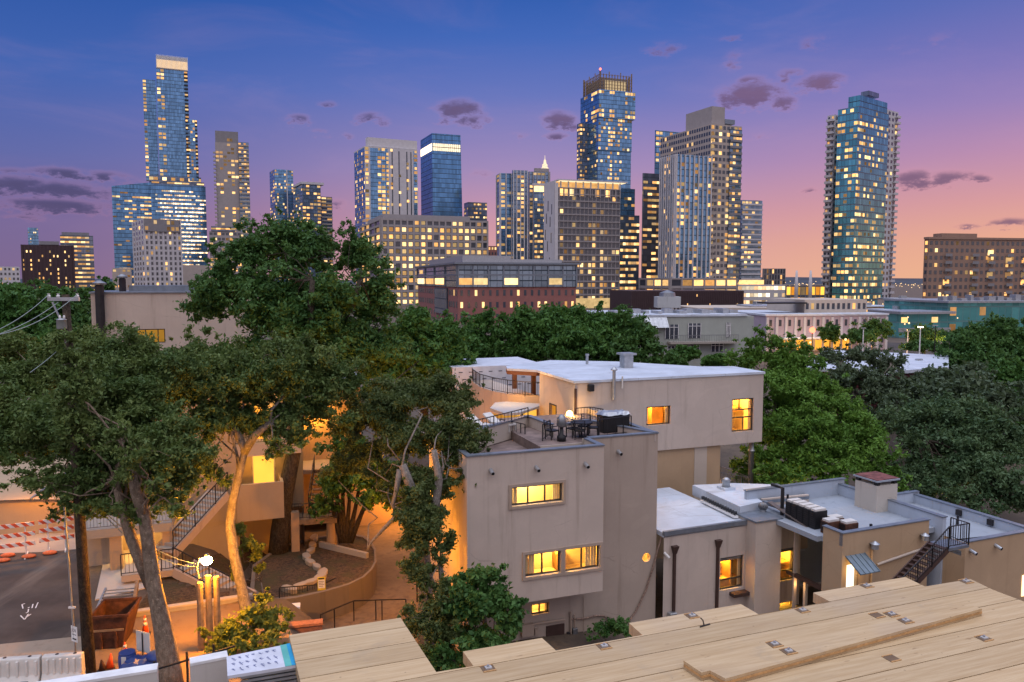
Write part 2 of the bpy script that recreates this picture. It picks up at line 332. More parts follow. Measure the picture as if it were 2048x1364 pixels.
# ------------------------------------------------------------------ the skyline
class Tower:
    def __init__(s, name, label, px, Y, ang, cat='tower', group=None):
        p = at_y(px, 560, Y); s.loc = Vector((p.x, p.y, 0)); s.a = R_(ang); s.Y = Y
        s.t = thing(name, label, cat, s.loc, s.a, group); s.count = 0; s.rest = MB(); s.restm = []
        s.U = Vector((math.cos(s.a), math.sin(s.a), 0)); s.V = Vector((-s.U.y, s.U.x, 0)); s.rng = random.Random(name+label); s.cache = {}
    def solve(s, C, px, d):
        k = (px-1024)/F; zc = C.y*cp-(C.z-H)*sp
        return (k*zc-C.x)/(d.x-k*d.y*cp)
    def box(s, xl, xc, xr, yt, yb, Y=None, W=None, D=None):
        """footprint from pixels: local x0,y0,W,D,z0,z1"""
        Y = Y or s.Y; C = at_y(xc, yt, Y); z1 = C.z; z0 = 0 if yb is None else max(0, at_y(xc, yb, Y).z)
        W = W or s.solve(C, xr, s.U); D = D or (s.solve(C, xl, s.V) if xl < xc-.5 else W*.8)
        if D <= 1 or D > 3*W+30: D = W*.8
        q = C-s.loc; return (q.dot(s.U), q.dot(s.V), W, D, z0, z1)
    def vol(s, part, m, xl, xc, xr, yt, yb=None, Y=None, W=None, D=None, **st):
        b = s.box(xl, xc, xr, yt, yb, Y, W, D); x, y, W, D, z0, z1 = b
        MB().box(x, x+W, y, y+D, z0, z1).build(part, m, s.t)
        if st: s.skin(b, **st)
        return b
    def skin(s, b, fl=3.4, f='', l='', wr=.8, hr=.6, lit='lit', dark=None, pier=None, span=None, pm=None, bal=(), balm=None, bd=1.5, rows=None, zoff=0.0, top=0, run=0):
        """f, l: one digit per column of the front / left face = chance (tenths) that a window in it is lit"""
        x, y, W, D, z0, z1 = b; n = max(1, round((z1-z0)/fl)); fh = (z1-z0)/n; rng = s.rng
        for face, cols, L in (('f', f, W), ('l', l, D)):
            nc = len(cols)
            if not nc: continue
            if nc and not pier and not bal and L/nc > 3.6 and wr < .94: cols = ''.join(c+c for c in cols); nc = len(cols)
            cw = L/nc; key = (face, round(cw, 2), round(fh, 2), wr, hr)
            for i in range(n-top):
                rm = rows(1-(i+.5)/n) if rows else 1; on_prev = False
                for c in range(nc):
                    p = int(cols[c])/10*rm*(.5+rng.random())
                    if run and on_prev: p = max(p, run)
                    on = rng.random() < p; on_prev = on
                    dim = not on and cols[c] != '0' and wr > .45 and rng.random() < .08+p*.25
                    if not on and not dim and (not dark or cols[c] == '0' and dark == 'lit0'): continue
                    a0 = (c+.5)*cw; zc = z0+(i+.5+zoff)*fh
                    mm = lit if on else 'lit_dim' if dim else dark
                    w2, h2 = cw*wr/2, fh*hr/2; pr = .07
                    if face == 'f': bx = (x+a0-w2, x+a0+w2, y-pr, y+.02, zc-h2, zc+h2)
                    else: bx = (x-pr, x+.02, y+a0-w2, y+a0+w2, zc-h2, zc+h2)
                    s.wins.append((bx, mm)) if hasattr(s, 'wins') else setattr(s, 'wins', [(bx, mm)])
            if pier:
                pw, pd = pier; g = MB(); e = 0 if face == 'f' else .04
                for c in range(nc+1):
                    a = min(max(c*cw, pw/2), L-pw/2)
                    if face == 'f': g.box(x+a-pw/2, x+a+pw/2, y-pd, y-.01, z0+e, z1-e)
                    else: g.box(x-pd, x-.01, y+a-pw/2, y+a+pw/2, z0+e, z1-e)
                g.build('pier_grid_frame', M[pm] if isinstance(pm, str) else pm, s.t)
            if span:
                sh, sd = span; g = MB()
                for i in range(n+1):
                    zz = min(max(z0+i*fh, z0+sh/2), z1-sh/2-.02)
                    if face == 'f': g.box(x+.02, x+W-.02, y-sd, y-.012, zz-sh/2, zz+sh/2)
                    else: g.box(x-sd, x-.012, y+.03, y+D-.03, zz-sh/2, zz+sh/2)
                g.build('floor_band_frame', M[pm] if isinstance(pm, str) else pm, s.t)
            for fc, c0, c1 in bal:
                if fc != face: continue
                a0, a1 = c0*cw, c1*cw; g = MB()
                if face == 'f': g.box(a0, a1, -bd, -.01, -.15, .12).box(a0, a1, -bd, -bd+.06, .12, 1.1)
                else: g.box(-bd, -.01, a0, a1, -.15, .12).box(-bd, -bd+.06, a0, a1, .12, 1.1)
                o = g.build('balcony', balm or M['concrete'], s.t); o.location = (x, y, z0+fh)
                for i in range(2, n):
                    c = o.copy(); COL.objects.link(c); c.location.z = z0+i*fh
    def ind(s, bx, mm):
        dx, dy, dz = bx[1]-bx[0], bx[3]-bx[2], bx[5]-bx[4]; k = (round(dx, 1), round(dy, 1), round(dz, 1), mm)
        if k not in s.cache:
            s.cache[k] = MB().box(-dx/2, dx/2, -dy/2, dy/2, -dz/2, dz/2).build('window', M[mm], s.t); o = s.cache[k]
        else:
            o = s.cache[k].copy(); COL.objects.link(o)
        o.location = ((bx[0]+bx[1])/2, (bx[2]+bx[3])/2, (bx[4]+bx[5])/2)
    def done(s, keep=95):
        w = getattr(s, 'wins', []); w.sort(key=lambda q: (q[1] in ('dark_glass', 'lit_dim'), s.rng.random()))
        for bx, mm in w[:keep]: s.ind(bx, mm)
        if len(w) > keep:
            names = sorted({mm for _, mm in w[keep:]}); g = MB()
            for bx, mm in w[keep:]: g.mi = names.index(mm); g.box(*bx)
            tag(g.build('window', [M[k] for k in names], s.t), kind='stuff')
        return s
def clus(*seg):
    """row multiplier: list of (fraction from top, factor)"""
    def fn(q):
        for a, k in seg:
            if q < a: return k
        return 1
    return fn
GB = curtain('glass_blue', (.18, .36, .56)); GTB = curtain('glass_teal_bright', (.13, .44, .45), 2.0, 3.6, (.10, .22, .22), .1, .55); GD = curtain('glass_deep_blue', (.13, .30, .52), 1.5, 3.9); GT = curtain('glass_teal', (.14, .45, .53), 1.9, 3.3)
GG = curtain('glass_grey', (.22, .31, .41), 2.2, 3.4); GN = curtain('glass_night', (.17, .21, .28), 2.4, 3.6, metal=.5)
CONC = stucco('tower_concrete', (.34, .315, .315), amt=.2); CWHT = stucco('tower_white', (.54, .53, .55), amt=.15); CBGE = stucco('tower_beige', (.42, .37, .335), amt=.2); CGRY = stucco('tower_grey', (.23, .225, .24), amt=.2); CBRN = stucco('tower_brown', (.075, .05, .055), amt=.2)
BRK = stucco('red_brick', (.30, .135, .12), amt=.2); TANB = stucco('tan_masonry', (.30, .20, .155), amt=.2)
M['lit_crown'] = glow('lit_crown', (1.0, .78, .46), 1.1, False, .1)
SK = 'towers of the skyline'
# tall stepped glass tower
T = Tower('skyscraper', 'tallest stepped blue glass skyscraper with a glowing white crown', 312, 760, 25, group=SK)
T.vol('shaft', GB, 311, 312, 375, 136, 352, f='35000006', fl=3.5, wr=.8, hr=.62, rows=clus((.06, 1.8), (.12, 2.2), (.3, .5), (.75, .9)), bal=(('f', 7, 8),), balm=M['dark_metal'])
b = T.vol('crown', CWHT, 311, 312, 375, 110, 136)
x, y, W, D, z0, z1 = b
MB().box(x+.5, x+W-.5, y-.3, y-.02, z0+1, z0+8.5).build('crown_light', M['lit_crown'], T.t)
g = MB()
for i in range(26): g.box(x+i*(W-.4)/25, x+.4+i*(W-.4)/25, y-.8, y-.32, z0+.5, z1+.8)
g.build('crown_fin_rib', M['white_paint'], T.t)
T.vol('side_slab', GB, 283, 285, 311, 158, 360, Y=775, f='5010', rows=clus((.15, 1.4)), fl=3.5, wr=.9, hr=.6)
T.vol('lower_wing', GB, 374, 375, 394, 238, 362, Y=770, f='2124', fl=3.5, wr=.8, hr=.6, rows=clus((.08, 2), (.3, .6)), bal=(('f', 3, 4),), balm=M['dark_metal'])
T.vol('sky_lobby', GN, 296, 298, 402, 350, 362, Y=756, f='999999', fl=5, wr=.92, hr=.5, lit='lit_hi')
T.done()
T = Tower('office_tower', 'office block with rows of bright ceiling lights below the tallest tower', 301, 720, 25, group=SK)
T.vol('shaft', GD, 300, 301, 411, 368, None, fl=3.8, f='0349999999730'[0:13], wr=.86, hr=.34, lit='lit_white', rows=clus((.06, .1), (.62, 1.25), (.72, .35), (.78, .8), (1, .1)), run=.75)
T.vol('roof_screen', GN, 300, 303, 408, 360, 368, Y=722, f='8888888', fl=4, wr=.96, hr=.35, lit='lit')
T.done()
T = Tower('office_tower', 'slanted roof blue glass office block left of the tallest tower', 223, 740, 27, group=SK)
b = T.box(222, 223, 303, 372, None); x, y, W, D, z0, z1 = b
MB().add([(x,y,0),(x+W,y,0),(x+W,y+D,0),(x,y+D,0),(x,y,z1),(x+W,y,z1+5.5),(x+W,y+D,z1+5.5),(x,y+D,z1)], [(0,3,2,1),(4,5,6,7),(0,1,5,4),(1,2,6,5),(2,3,7,6),(3,0,4,7)]).build('shaft', GD, T.t)
T.skin(b, fl=3.8, f='1113455666', wr=.92, hr=.42, rows=clus((.07, .0), (.12, 2.2), (.25, .6), (.42, 1), (.55, .6), (.78, .25), (.9, 2)), run=.55)
T.done()
T = Tower('apartment_block', 'white ribbed apartment block in front of the bright office block', 287, 480, 35, 'apartment block')
T.vol('shaft', CWHT, 265, 287, 362, 437, None, fl=3.2, f='21302312', l='3112', wr=.42, hr=.6, dark='dark_glass', pier=(.8, .5), pm=CWHT, rows=clus((.09, .0), (1, 1)))
T.vol('top_storeys', CGRY, 268, 288, 358, 437, 462, Y=479, fl=3.2, f='13131122', wr=.7, hr=.6)
T.done()
T = Tower('apartment_tower', 'slim grey apartment tower with stacked side balconies and lit middle column', 430, 650, 21, group=SK)
T.vol('shaft', CONC, 428, 430, 476, 284, None, fl=3.3, f='122161', wr=.8, hr=.55, dark=None, rows=clus((.08, .2), (1, .9)))
T.vol('side_shaft', GG, 476, 476.4, 497, 284, None, Y=655, fl=3.3, f='5252', wr=.9, hr=.55, bal=(('f', 0, 4),))
T.vol('top_box', CGRY, 428, 430, 476, 261, 284, Y=651, f='0030', fl=5, wr=.9, hr=.5)
x, y, W, D, z0, z1 = T.box(428, 430, 476, 284, None)
T.skin((x-1.8, y, 2.2, 10, 20, z1-6), f='0', bal=(('f', 0, 1),), fl=3.3, bd=2.2)
T.done()
T = Tower('podium_building', 'podium with a glowing roof edge beneath the slim grey tower', 417, 600, 21, 'building')
T.vol('shaft', CONC, 416, 418, 482, 462, None, fl=4, f='54344333', wr=.75, hr=.5, dark='dark_glass')
T.vol('roof_light', GN, 421, 422, 470, 452, 462, f='99999', fl=5, wr=.98, hr=.3, lit='lit_hi')
T.done()
for xl, xc, xr, yt, Y, m, f, lab in ((539, 549, 586, 338, 800, GB, '21112', 'narrow blue glass tower with a vertical seam, left of the flat-capped tower'), (587, 604, 641, 368, 750, GG, '42144', 'grey and blue tower under a projecting flat cap'), (640, 642, 664, 393, 770, GN, '32', 'dark narrow tower with stacked balconies beside the flat-capped tower')):
    T = Tower('apartment_tower', lab, xc, Y, 28, group=SK)
    b = T.vol('shaft', m, xl, xc, xr, yt, None, f=f, l='2121', fl=3.4, wr=.8, hr=.55, bal=(('f', 0, 2),) if Y == 770 else ())
    x, y, W, D, z0, z1 = b
    if Y == 750: MB().box(x-1, x+W+3, y-1.5, y+D, z1, z1+2.2).build('roof_cap', CWHT, T.t)
    if Y == 800: MB().box(x+W*.63, x+W*.68, y-.5, y, 20, z1).build('seam_fin', CWHT, T.t)
    T.done()
# white and blue tower
T = Tower('apartment_tower', 'broad white tower with a blue stripe and lit window columns', 729, 620, 26, group=SK)
b = T.vol('shaft', CWHT, 708, 729, 835, 292, None, fl=3.3, f='4002071010203', l='23232', wr=.55, hr=.62, dark=None)
x, y, W, D, z0, z1 = b
MB().box(x+W*.10, x+W*.43, y-.05, y, 0, z1-1).box(x+W*.92, x+W*.985, y-.05, y, 0, z1-1).box(x-.05, x, y+.5, y+D-.5, 0, z1-1).build('glass_panel', GB, T.t)
T.skin((x, y-.05, W, D, z0, z1), fl=3.3, f='4002900000003', wr=.8, hr=.66, run=0)
g = MB()
for fx in (.5, .63, .78, .86): g.box(x+W*fx, x+W*fx+1.0, y-.04, y, 10, z1-2)
g.build('slot_window_panel', M['dark_glass'], T.t)
T.vol('roof_box', CWHT, 731, 735, 834, 274, 292, Y=624)
T.done()
# dark blue slightly flared office tower
T = Tower('office_tower', 'dark blue office tower that flares outward with one bright band near the top', 865, 640, 22, group=SK)
b = T.box(841, 864, 921, 266, None); x, y, W, D, z0, z1 = b; e = W*.09
MB().add([(x,y-e*.6,0),(x+W+e,y-e*.6,0),(x+W+e,y+D,0),(x,y+D,0),(x,y,z1),(x+W,y,z1),(x+W,y+D,z1),(x,y+D,z1)], [(0,3,2,1),(4,5,6,7),(0,1,5,4),(1,2,6,5),(2,3,7,6),(3,0,4,7)]).build('shaft', GD, T.t)
MB().box(x+.5, x+W-.5, y-.75, y-.1, z1-14, z1-8.2).build('window', M['lit_white'], T.t)
MB().box(x-.2, x-.02, y+1, y+D-1, z1-14, z1-8.2).build('window', M['lit_white'], T.t)
g = MB()
for i in range(14): g.box(x+.5+i*(W-1)/14, x+.8+i*(W-1)/14, y-.9, y-.77, z1-14.2, z1-8)
g.box(x, x+W, y-.95, y-.8, z1-11.4, z1-10.9); g.build('mullion_frame', M['dark_metal'], T.t)
T.skin((x+1, y-e*.45, W-2, D, 40, 60), fl=3.9, f='6777666543', wr=.96, hr=.4, rows=clus((.4, .1), (.62, 1), (1, .15)), run=.8)
T.done()
T = Tower('apartment_tower', 'low dark glass tower with a few lit rooms right of the flared tower', 935, 700, 20, group=SK)
T.vol('shaft', GN, 928, 936, 974, 404, None, f='26643', l='22', fl=3.8, wr=.85, hr=.4); T.done()
# concrete office with deep window grid
T = Tower('office_building', 'long concrete office with deep square window grid and yellow lit floors', 762, 420, 20, 'office building')
b = T.vol('shaft', GN, 722, 762, 976, 436, None, fl=4.05, f='99999999998777544', l='6888', wr=.58, hr=.55, lit='lit', pier=(.9, .8), span=(1.1, .7), pm=CONC, rows=clus((.10, .25), (.33, 1.1), (.45, .6), (1, 1.0)), dark='dark_glass')
T.vol('roof_box', CONC, 735, 766, 940, 428, 436, Y=424); T.done(99)
# brick office
T = Tower('brick_office', 'red brick office with glazed upper floors and a slanted metal roof', 910, 250, 16, 'office building')
b = T.vol('shaft', BRK, 836, 916, 1152, 574, None, fl=3.9, f='65332223934433332', l='00000000', wr=.34, hr=.48, dark='dark_glass')
x, y, W, D, z0, z1 = b
MB().box(x-.3, x+W+.2, y-.4, y+D, z1, z1+7.4).build('glazed_storey', GG, T.t)
T.skin((x-.3, y-.4, W+.5, D, z1, z1+3.6), fl=3.6, f='99092820', l='6688', wr=.9, hr=.6, lit='lit_hi', pier=(.5, .4), pm='cap_metal')
T.skin((x-.3, y-.4, W+.5, D, z1+3.7, z1+7.4), fl=3.7, f='11210010', l='2222', wr=.4, hr=.4, pier=(.5, .4), span=(.5, .35), pm='cap_metal')
T.skin((x-.02, y, W, D, 4, z1), fl=3.9, f='', l='1000000000', wr=.3, hr=.5, dark='dark_glass')
MB().box(x-1.5, x+W+1.2, y-2, y+D, z1+7.4, z1+8.0).build('roof', M['cap_metal'], T.t)
MB().box(x+2, x+W*.45, y+2, y+D*.8, z1+8.0, z1+10.3).box(x+W*.45, x+W*.9, y+3, y+D*.8, z1+8.0, z1+9.2).build('roof_box', M['galv'], T.t)
g = MB(); g.box(x-.6, x-.1, y+D*.2, y+D*.48, 2, z1-.5); g.build('stair_glass_panel', GN, T.t)
T.done()
# ribbed residential cluster and its neighbour
T = Tower('apartment_tower', 'ribbed grey tower with white vertical fins and lit middle bays', 997, 600, 14, group=SK)
T.vol('shaft', GB, 993, 1000, 1024, 346, None, fl=3.3, f='52', l='3', wr=.6, hr=.55, pier=(.8, .6), pm=CWHT)
T.vol('middle_shaft', GG, 1024, 1026, 1056, 340, None, Y=596, fl=3.3, f='0461', wr=.75, hr=.6, pier=(.7, .6), pm=CWHT)
T.vol('right_shaft', GG, 1056, 1058, 1098, 343, None, Y=604, fl=3.3, f='42443', wr=.75, hr=.55, pier=(.6, .5), pm=CONC)
T.vol('roof_box', CONC, 1068, 1070, 1098, 336, 343, Y=606); T.done()
T = Tower('spire', 'glowing white rooftop spire rising behind the ribbed grey tower', 1089, 900, 0, 'spire')
z = at_y(1089, 345, 900).z; zt = at_y(1089, 311, 900).z
MB().box(-6, 6, -6, 6, 0, z).build('tower_body', CONC, T.t)
MB().lathe([(4.5, 0), (4.5, 5), (3, 6), (3, 9), (1.8, 10), (1.2, 14), (.35, 15), (.2, zt-z)], (0, 0, z), 10).build('spire_tip', M['lit_white'], T.t)
# hotel with glowing roof pavilion
T = Tower('hotel_tower', 'wide grey hotel with a glowing rooftop pavilion and white end wall', 1112, 380, 18, 'tower', SK)
b = T.vol('shaft', CGRY, 1090, 1111, 1240, 374, None, fl=3.3, f='1311442133141122', wr=.7, hr=.58, dark='dark_glass', pier=(.25, .35), span=(.4, .55), pm=CONC, rows=clus((.08, .0), (.6, .55), (.78, 1.0), (1, 2.4)))
x, y, W, D, z0, z1 = b
MB().box(x-.6, x-.01, y-.6, y+D, 0, z1+3).box(x-.6, x+1.2, y-.62, y-.1, 0, z1+2).build('end_wall', CWHT, T.t)
g = MB()
for k, (a, h) in enumerate(((.2, 8), (.35, 14), (.55, 6), (.7, 12), (.25, 22), (.6, 26), (.8, 20), (.4, 34), (.15, 40), (.7, 38), (.3, 52), (.55, 50))): g.box(x-.75, x-.61, y+D*a, y+D*a+.7, z1-h-5, z1-h)
g.build('slot_window_panel', M['dark_glass'], T.t)
T.skin((x+1.5, y-.1, W-1.5, D, z1-4.6, z1), fl=4.6, f='866464454665', wr=.7, hr=.7, lit='lit_hi', pier=(.4, .7), pm=CONC)
MB().box(x+2, x+W*1.02, y+3, y+D*.8, z1, z1+3.2).build('pavilion_room', M['lit_hi'], T.t)
MB().box(x+1.0, x+W*1.1, y-1.5, y+D, z1+3.2, z1+3.8).build('roof', CWHT, T.t)
MB().box(x+2, x+W*1.08, y-1.0, y+D*.6, z1+3.05, z1+3.19).build('soffit_light', M['lit_crown'], T.t)
g = MB()
for i in range(9): MB().box(x+2.5+i*W*.115, x+3.1+i*W*.115, y-.2, y+.4, z1, z1+3.0).build('pavilion_column', CWHT, T.t)
T.vol('lit_base', M['lit_hi'], 1111, 1112, 1238, 597, None, Y=379.2, fl=6, f='', l='')
T.done()
T = Tower('rooftop_terrace_building', 'curved glass block with a lit rooftop slab behind the white end wall', 1070, 520, 15, 'building')
T.vol('shaft', GG, 1067, 1069, 1092, 383, None, fl=3.4, f='3443', wr=.85, hr=.45)
T.vol('roof', CWHT, 1064, 1066, 1094, 366, 371, Y=519); T.vol('pavilion_room', M['lit_hi'], 1068, 1070, 1092, 371, 383, Y=521); T.done()
# offset stacked tower
T = Tower('skyscraper', 'blue glass tower of offset stacked boxes under an open steel crown', 1197, 650, 20, group=SK)
b = T.vol('upper_box', GB, 1161, 1198, 1271, 178, 234, fl=3.5, f='7070069', l='55110', wr=.8, hr=.6, rows=clus((.1, 2), (.75, .12), (1, 1.4)))
T.vol('middle_box', GB, 1160, 1197, 1264, 234, 300, Y=652, fl=3.5, f='4272612', l='11032', wr=.8, hr=.55, rows=clus((.7, 1), (1, .4)))
T.vol('lower_box', GB, 1154, 1196, 1262, 300, None, Y=654, fl=3.5, f='1161510', l='2121022', wr=.8, hr=.55)
T.vol('side_slab', GN, 1154, 1160, 1180, 246, None, Y=668, fl=3.5, f='31', l='4', wr=.7, hr=.5)
x, y, W, D, z0, z1 = b; zc = at_y(1198, 140, 650).z
MB().box(x+5, x+W-5, y+5, y+D-4, z1, z1+11).build('plant_room', CGRY, T.t)
g = MB()
for i in range(12):
    h = zc if i in (0, 3, 7, 11) else zc-2
    g.box(x+2+i*(W-5)/11, x+2.6+i*(W-5)/11, y+1.5, y+2.1, z1, h); g.box(x+2+i*(W-5)/11, x+2.6+i*(W-5)/11, y+D-3, y+D-2.4, z1, h)
    g.box(x+1.4, x+2.0, y+2.2+i*(D-5)/11, y+2.8+i*(D-5)/11, z1, h); g.box(x+W-3, x+W-2.4, y+2.2+i*(D-5)/11, y+2.8+i*(D-5)/11, z1, h)
for k in range(5):
    zz = z1+2+k*2.6
    g.box(x+1.6, x+W-2.6, y+1.3, y+1.48, zz, zz+.35); g.box(x+1.2, x+1.38, y+1.5, y+D-2.4, zz, zz+.35); g.box(x+1.6, x+W-2.6, y+D-2.3, y+D-2.1, zz, zz+.35)
g.build('crown_lattice_frame', M['timber_post'], T.t)
MB().box(x+8, x+W-7, y+4.6, y+4.9, z1+.5, z1+9).build('crown_light', M['lit_crown'], T.t)
MB().sphere((x+2, y+2, zc+1.5), .9, 8, 6).build('beacon', M['lamp_red'], T.t); T.done()
T = Tower('office_building', 'glass office with floor after floor of yellow light beside the hotel', 1241, 450, 18, 'office building')
T.vol('shaft', GN, 1238, 1241, 1279, 430, None, fl=3.7, f='5789764', wr=.95, hr=.42, rows=clus((.12, .4), (1, 1.05)), run=.6)
T.vol('upper_shaft', GB, 1238, 1241, 1270, 377, 430, Y=452, fl=3.7, f='0131', wr=.9, hr=.4, rows=clus((.3, .3), (.5, 1.5))); T.done()
# beige apartment complex
T = Tower('apartment_tower', 'large beige apartment tower with a blank rooftop box and glass corner', 1421, 420, 24, group=SK)
b = T.vol('shaft', CBGE, 1321, 1422, 1484, 247, None, fl=3.35, f='50405044', l='00213000110', wr=.66, hr=.55, dark='dark_glass', rows=clus((.12, 1.3), (.8, .75)))
x, y, W, D, z0, z1 = b
MB().box(x+W*.60, x+W*.985, y-.6, y-.02, 10, z1-2).build('glass_corner_panel', GG, T.t)
T.skin((x+W*.6, y-.6, W*.385, D, 10, z1-2), fl=3.35, f='5553', wr=.85, hr=.5, run=.55, bal=(('f', 0, 4),), balm=CGRY, bd=.5)
T.skin((x, y, W*.14, D, 12, z1-4), fl=3.35, f='5', bal=(('f', 0, 1),), bd=1.2, balm=CBGE)
T.vol('rooftop_box', CONC, 1372, 1424, 1450, 212, 247, Y=424)
T.vol('roof_frame', M['cap_metal'], 1449, 1450, 1470, 238, 247, Y=428)
# lower front wing with white fins
b = T.vol('front_wing', GB, 1321, 1352, 1424, 308, 556, Y=405, fl=3.35, f='52125102', l='4032302', wr=.72, hr=.55, pier=(.7, .6), pm=CWHT, dark=None)
T.vol('podium', CONC, 1279, 1340, 1474, 556, None, Y=400, fl=4.6, f='797969', l='7779', wr=.82, hr=.6, lit='lit', dark='dark_glass', pier=(.8, .5), span=(.7, .4), pm=CONC); T.done(99)
T = Tower('apartment_tower', 'tall glass tower half hidden at the back of the beige complex', 1312, 500, 24, group=SK)
T.vol('shaft', GB, 1310, 1312, 1366, 260, None, fl=3.4, f='7221', wr=.8, hr=.5, rows=clus((.06, 1.3), (1, .5)))
T.done()
T = Tower('office_building', 'dark glass office with bright yellow floors left of the beige complex', 1288, 470, 20, 'office building')
T.vol('shaft', GN, 1285, 1287, 1340, 346, None, fl=3.6, f='456665', wr=.96, hr=.42, rows=clus((.12, .5), (.4, .8), (1, 1)), run=.6); T.done()
T = Tower('garage', 'dark brown slatted garage below the beige apartment complex', 1263, 280, 6, 'garage')
b = T.vol('shaft', CBRN, 1262, 1263, 1488, 582, None, fl=3.2, f='0000000022344443344332220', wr=.35, hr=.25); x, y, W, D, z0, z1 = b
g = MB()
for i in range(60): g.box(x+i*W/60, x+i*W/60+.25, y-.3, y-.1, 1, z1+.1)
g.build('slat_screen_frame', CBRN, T.t); T.done(60)
T = Tower('apartment_tower', 'curved blue glass tower with white balcony bands by the sunset', 1484, 560, 16, group=SK)
b = T.vol('shaft', GG, 1478, 1484, 1524, 400, None, fl=3.5, f='334212', wr=.8, hr=.5, rows=clus((.07, 2), (1, .8)), bal=(('f', 0, 6),), balm=CWHT, bd=1.4); x, y, W, D, z0, z1 = b
MB().lathe([(D*.22, 0), (D*.22, z1-.2)], (x+W, y+D*.22, 0), 20).build('curved_end', GG, T.t, True); T.done()
T = Tower('stadium', 'floodlit white hall with glowing horizontal bands below the curved tower', 1476, 420, 8, 'hall')
b = T.vol('shaft', CWHT, 1474, 1476, 1572, 569, None, fl=4.5, f='999999', wr=.9, hr=.5, lit='lit_white')
T.vol('upper_hall', M['lit_hi'], 1474, 1478, 1528, 560, 569, Y=428); T.done()
T = Tower('apartment_block', 'small grey block with dark window slots by the glowing hall', 1527, 480, 10, 'apartment block')
T.vol('shaft', CGRY, 1525, 1527, 1571, 537, None, fl=3.6, f='01010021', wr=.5, hr=.7, dark='dark_glass', pier=(.4, .3), pm=CONC); T.done()
# glowing library hall with white pylons
T = Tower('library', 'golden glowing glass hall behind two slim white pylons', 1572, 400, 4, 'hall')
b = T.vol('shaft', GN, 1570, 1572, 1650, 571, None, fl=6.5, f='99999999', wr=.9, hr=.75, lit='lit_amber', pier=(.35, .3), pm='cap_metal'); T.done()
for px, lab in ((1593, 'slim white tapered pylon, left of the pair before the golden hall'), (1621, 'slim white tapered pylon, right of the pair before the golden hall')):
    p = at_y(px, 560, 390)
    tag(MB().lathe([(1.0, 0), (.9, 12), (.45, at_y(px, 541, 390).z)], (0, 0, 0), 10).build('pylon', CWHT, None, True, (p.x, p.y, 0)), lab, 'pylon', 'white pylons')
# right glass tower
T = Tower('skyscraper', 'teal glass tower with pale balcony flanks standing apart at the right', 1716, 400, 38, group=SK)
b = T.vol('shaft', GT, 1676, 1717, 1778, 212, None, fl=3.3, f='62232212', l='25245', wr=.82, hr=.5, rows=clus((.08, .2), (.13, 2), (.5, .7), (.85, .9), (1, 1.5)), run=.45, span=(.22, .12), pm='cap_metal')
x, y, W, D, z0, z1 = b
T.vol('upper_glass', GT, 1697, 1720, 1775, 190, 212, Y=403); T.vol('roof_box', GN, 1722, 1738, 1758, 181, 190, Y=406)
zs = at_y(1660, 228, 405).z
T.vol('left_flank', CWHT, 1655, 1670, 1690, 229, None, Y=424, fl=3.3, f='12', l='11', wr=.5, hr=.5, dark='dark_glass', bal=(('l', 0, 2),), bd=1.4, balm=CWHT)
T.vol('right_flank', CWHT, 1768, 1769, 1797, 217, None, Y=428, fl=3.3, f='1221', wr=.5, hr=.5, dark='dark_glass', bal=(('f', 3, 4.25),), bd=1.2, balm=CWHT); T.done(99)
T = Tower('apartment_block', 'brown masonry apartment block with dark balcony bays at the far right', 1858, 330, 12, 'apartment block')
b = T.vol('shaft', TANB, 1849, 1858, 2090, 478, None, fl=3.1, f='01200103300230033002300', l='3', wr=.5, hr=.5, dark='dark_glass', rows=clus((.1, .6), (.45, 1.3), (1, .6)))
x, y, W, D, z0, z1 = b
for fx in (.13, .36, .5, .66, .8): T.skin((x+W*fx, y, W*.055, D, 5, z1-4), fl=3.1, f='3', wr=.9, hr=.7, bal=(('f', 0, 1),), bd=1.2, balm=CGRY)
MB().box(x-.4, x+W+.4, y-.4, y+D, z1, z1+.9).box(x+W*.12, x+W*.42, y+1, y+6, z1+.9, z1+2.6).build('cornice', TANB, T.t); T.done()
# left edge buildings
T = Tower('office_building', 'dark purple brown block with scattered square lit windows, far left', 42, 600, 31, 'office building')
T.vol('shaft', CBRN, 40, 41, 148, 489, None, fl=3.6, f='31413414131431', wr=.36, hr=.5, pier=(1.2, .4), pm=CBRN, rows=clus((.1, .0), (1, 1.1)))
T.vol('roof_box', CGRY, 75, 78, 118, 482, 489, Y=606); T.done()
T = Tower('office_building', 'dark office with long glowing yellow floor strips left of the blue offices', 122, 640, 30, 'office building')
T.vol('shaft', GN, 118, 120, 186, 470, None, fl=3.7, f='67777776', wr=.97, hr=.38, run=.8); T.vol('roof_box', CGRY, 120, 123, 178, 464, 470, Y=645); T.done()
T = Tower('apartment_tower', 'very distant pale blue tower peeping over the purple brown block', 54, 950, 30, group=SK)
T.vol('shaft', GB, 53, 55, 76, 455, None, fl=4, f='111', wr=.5, hr=.4); T.done()
T = Tower('apartment_block', 'low white hotel block at the far left edge behind the trees', 2, 520, 33, 'apartment block')
T.vol('shaft', CWHT, -30, -28, 39, 533, None, fl=3.4, f='23232323', wr=.5, hr=.5, dark='dark_glass'); T.done()
T = Tower('apartment_block', 'brick block seen between the concrete office and ribbed tower', 977, 520, 8, 'apartment block')
T.vol('shaft', BRK, 974, 976, 994, 492, None, fl=3.2, f='323', wr=.5, hr=.5, dark='dark_glass'); T.done()
T = Tower('podium_building', 'pale blank podium below the bright office block', 365, 560, 24, 'building')
T.vol('shaft', CBGE, 362, 363, 418, 530, None); T.vol('podium_wing', CBGE, 222, 224, 262, 536, None, fl=4, f='5432', wr=.6, hr=.4); T.done()
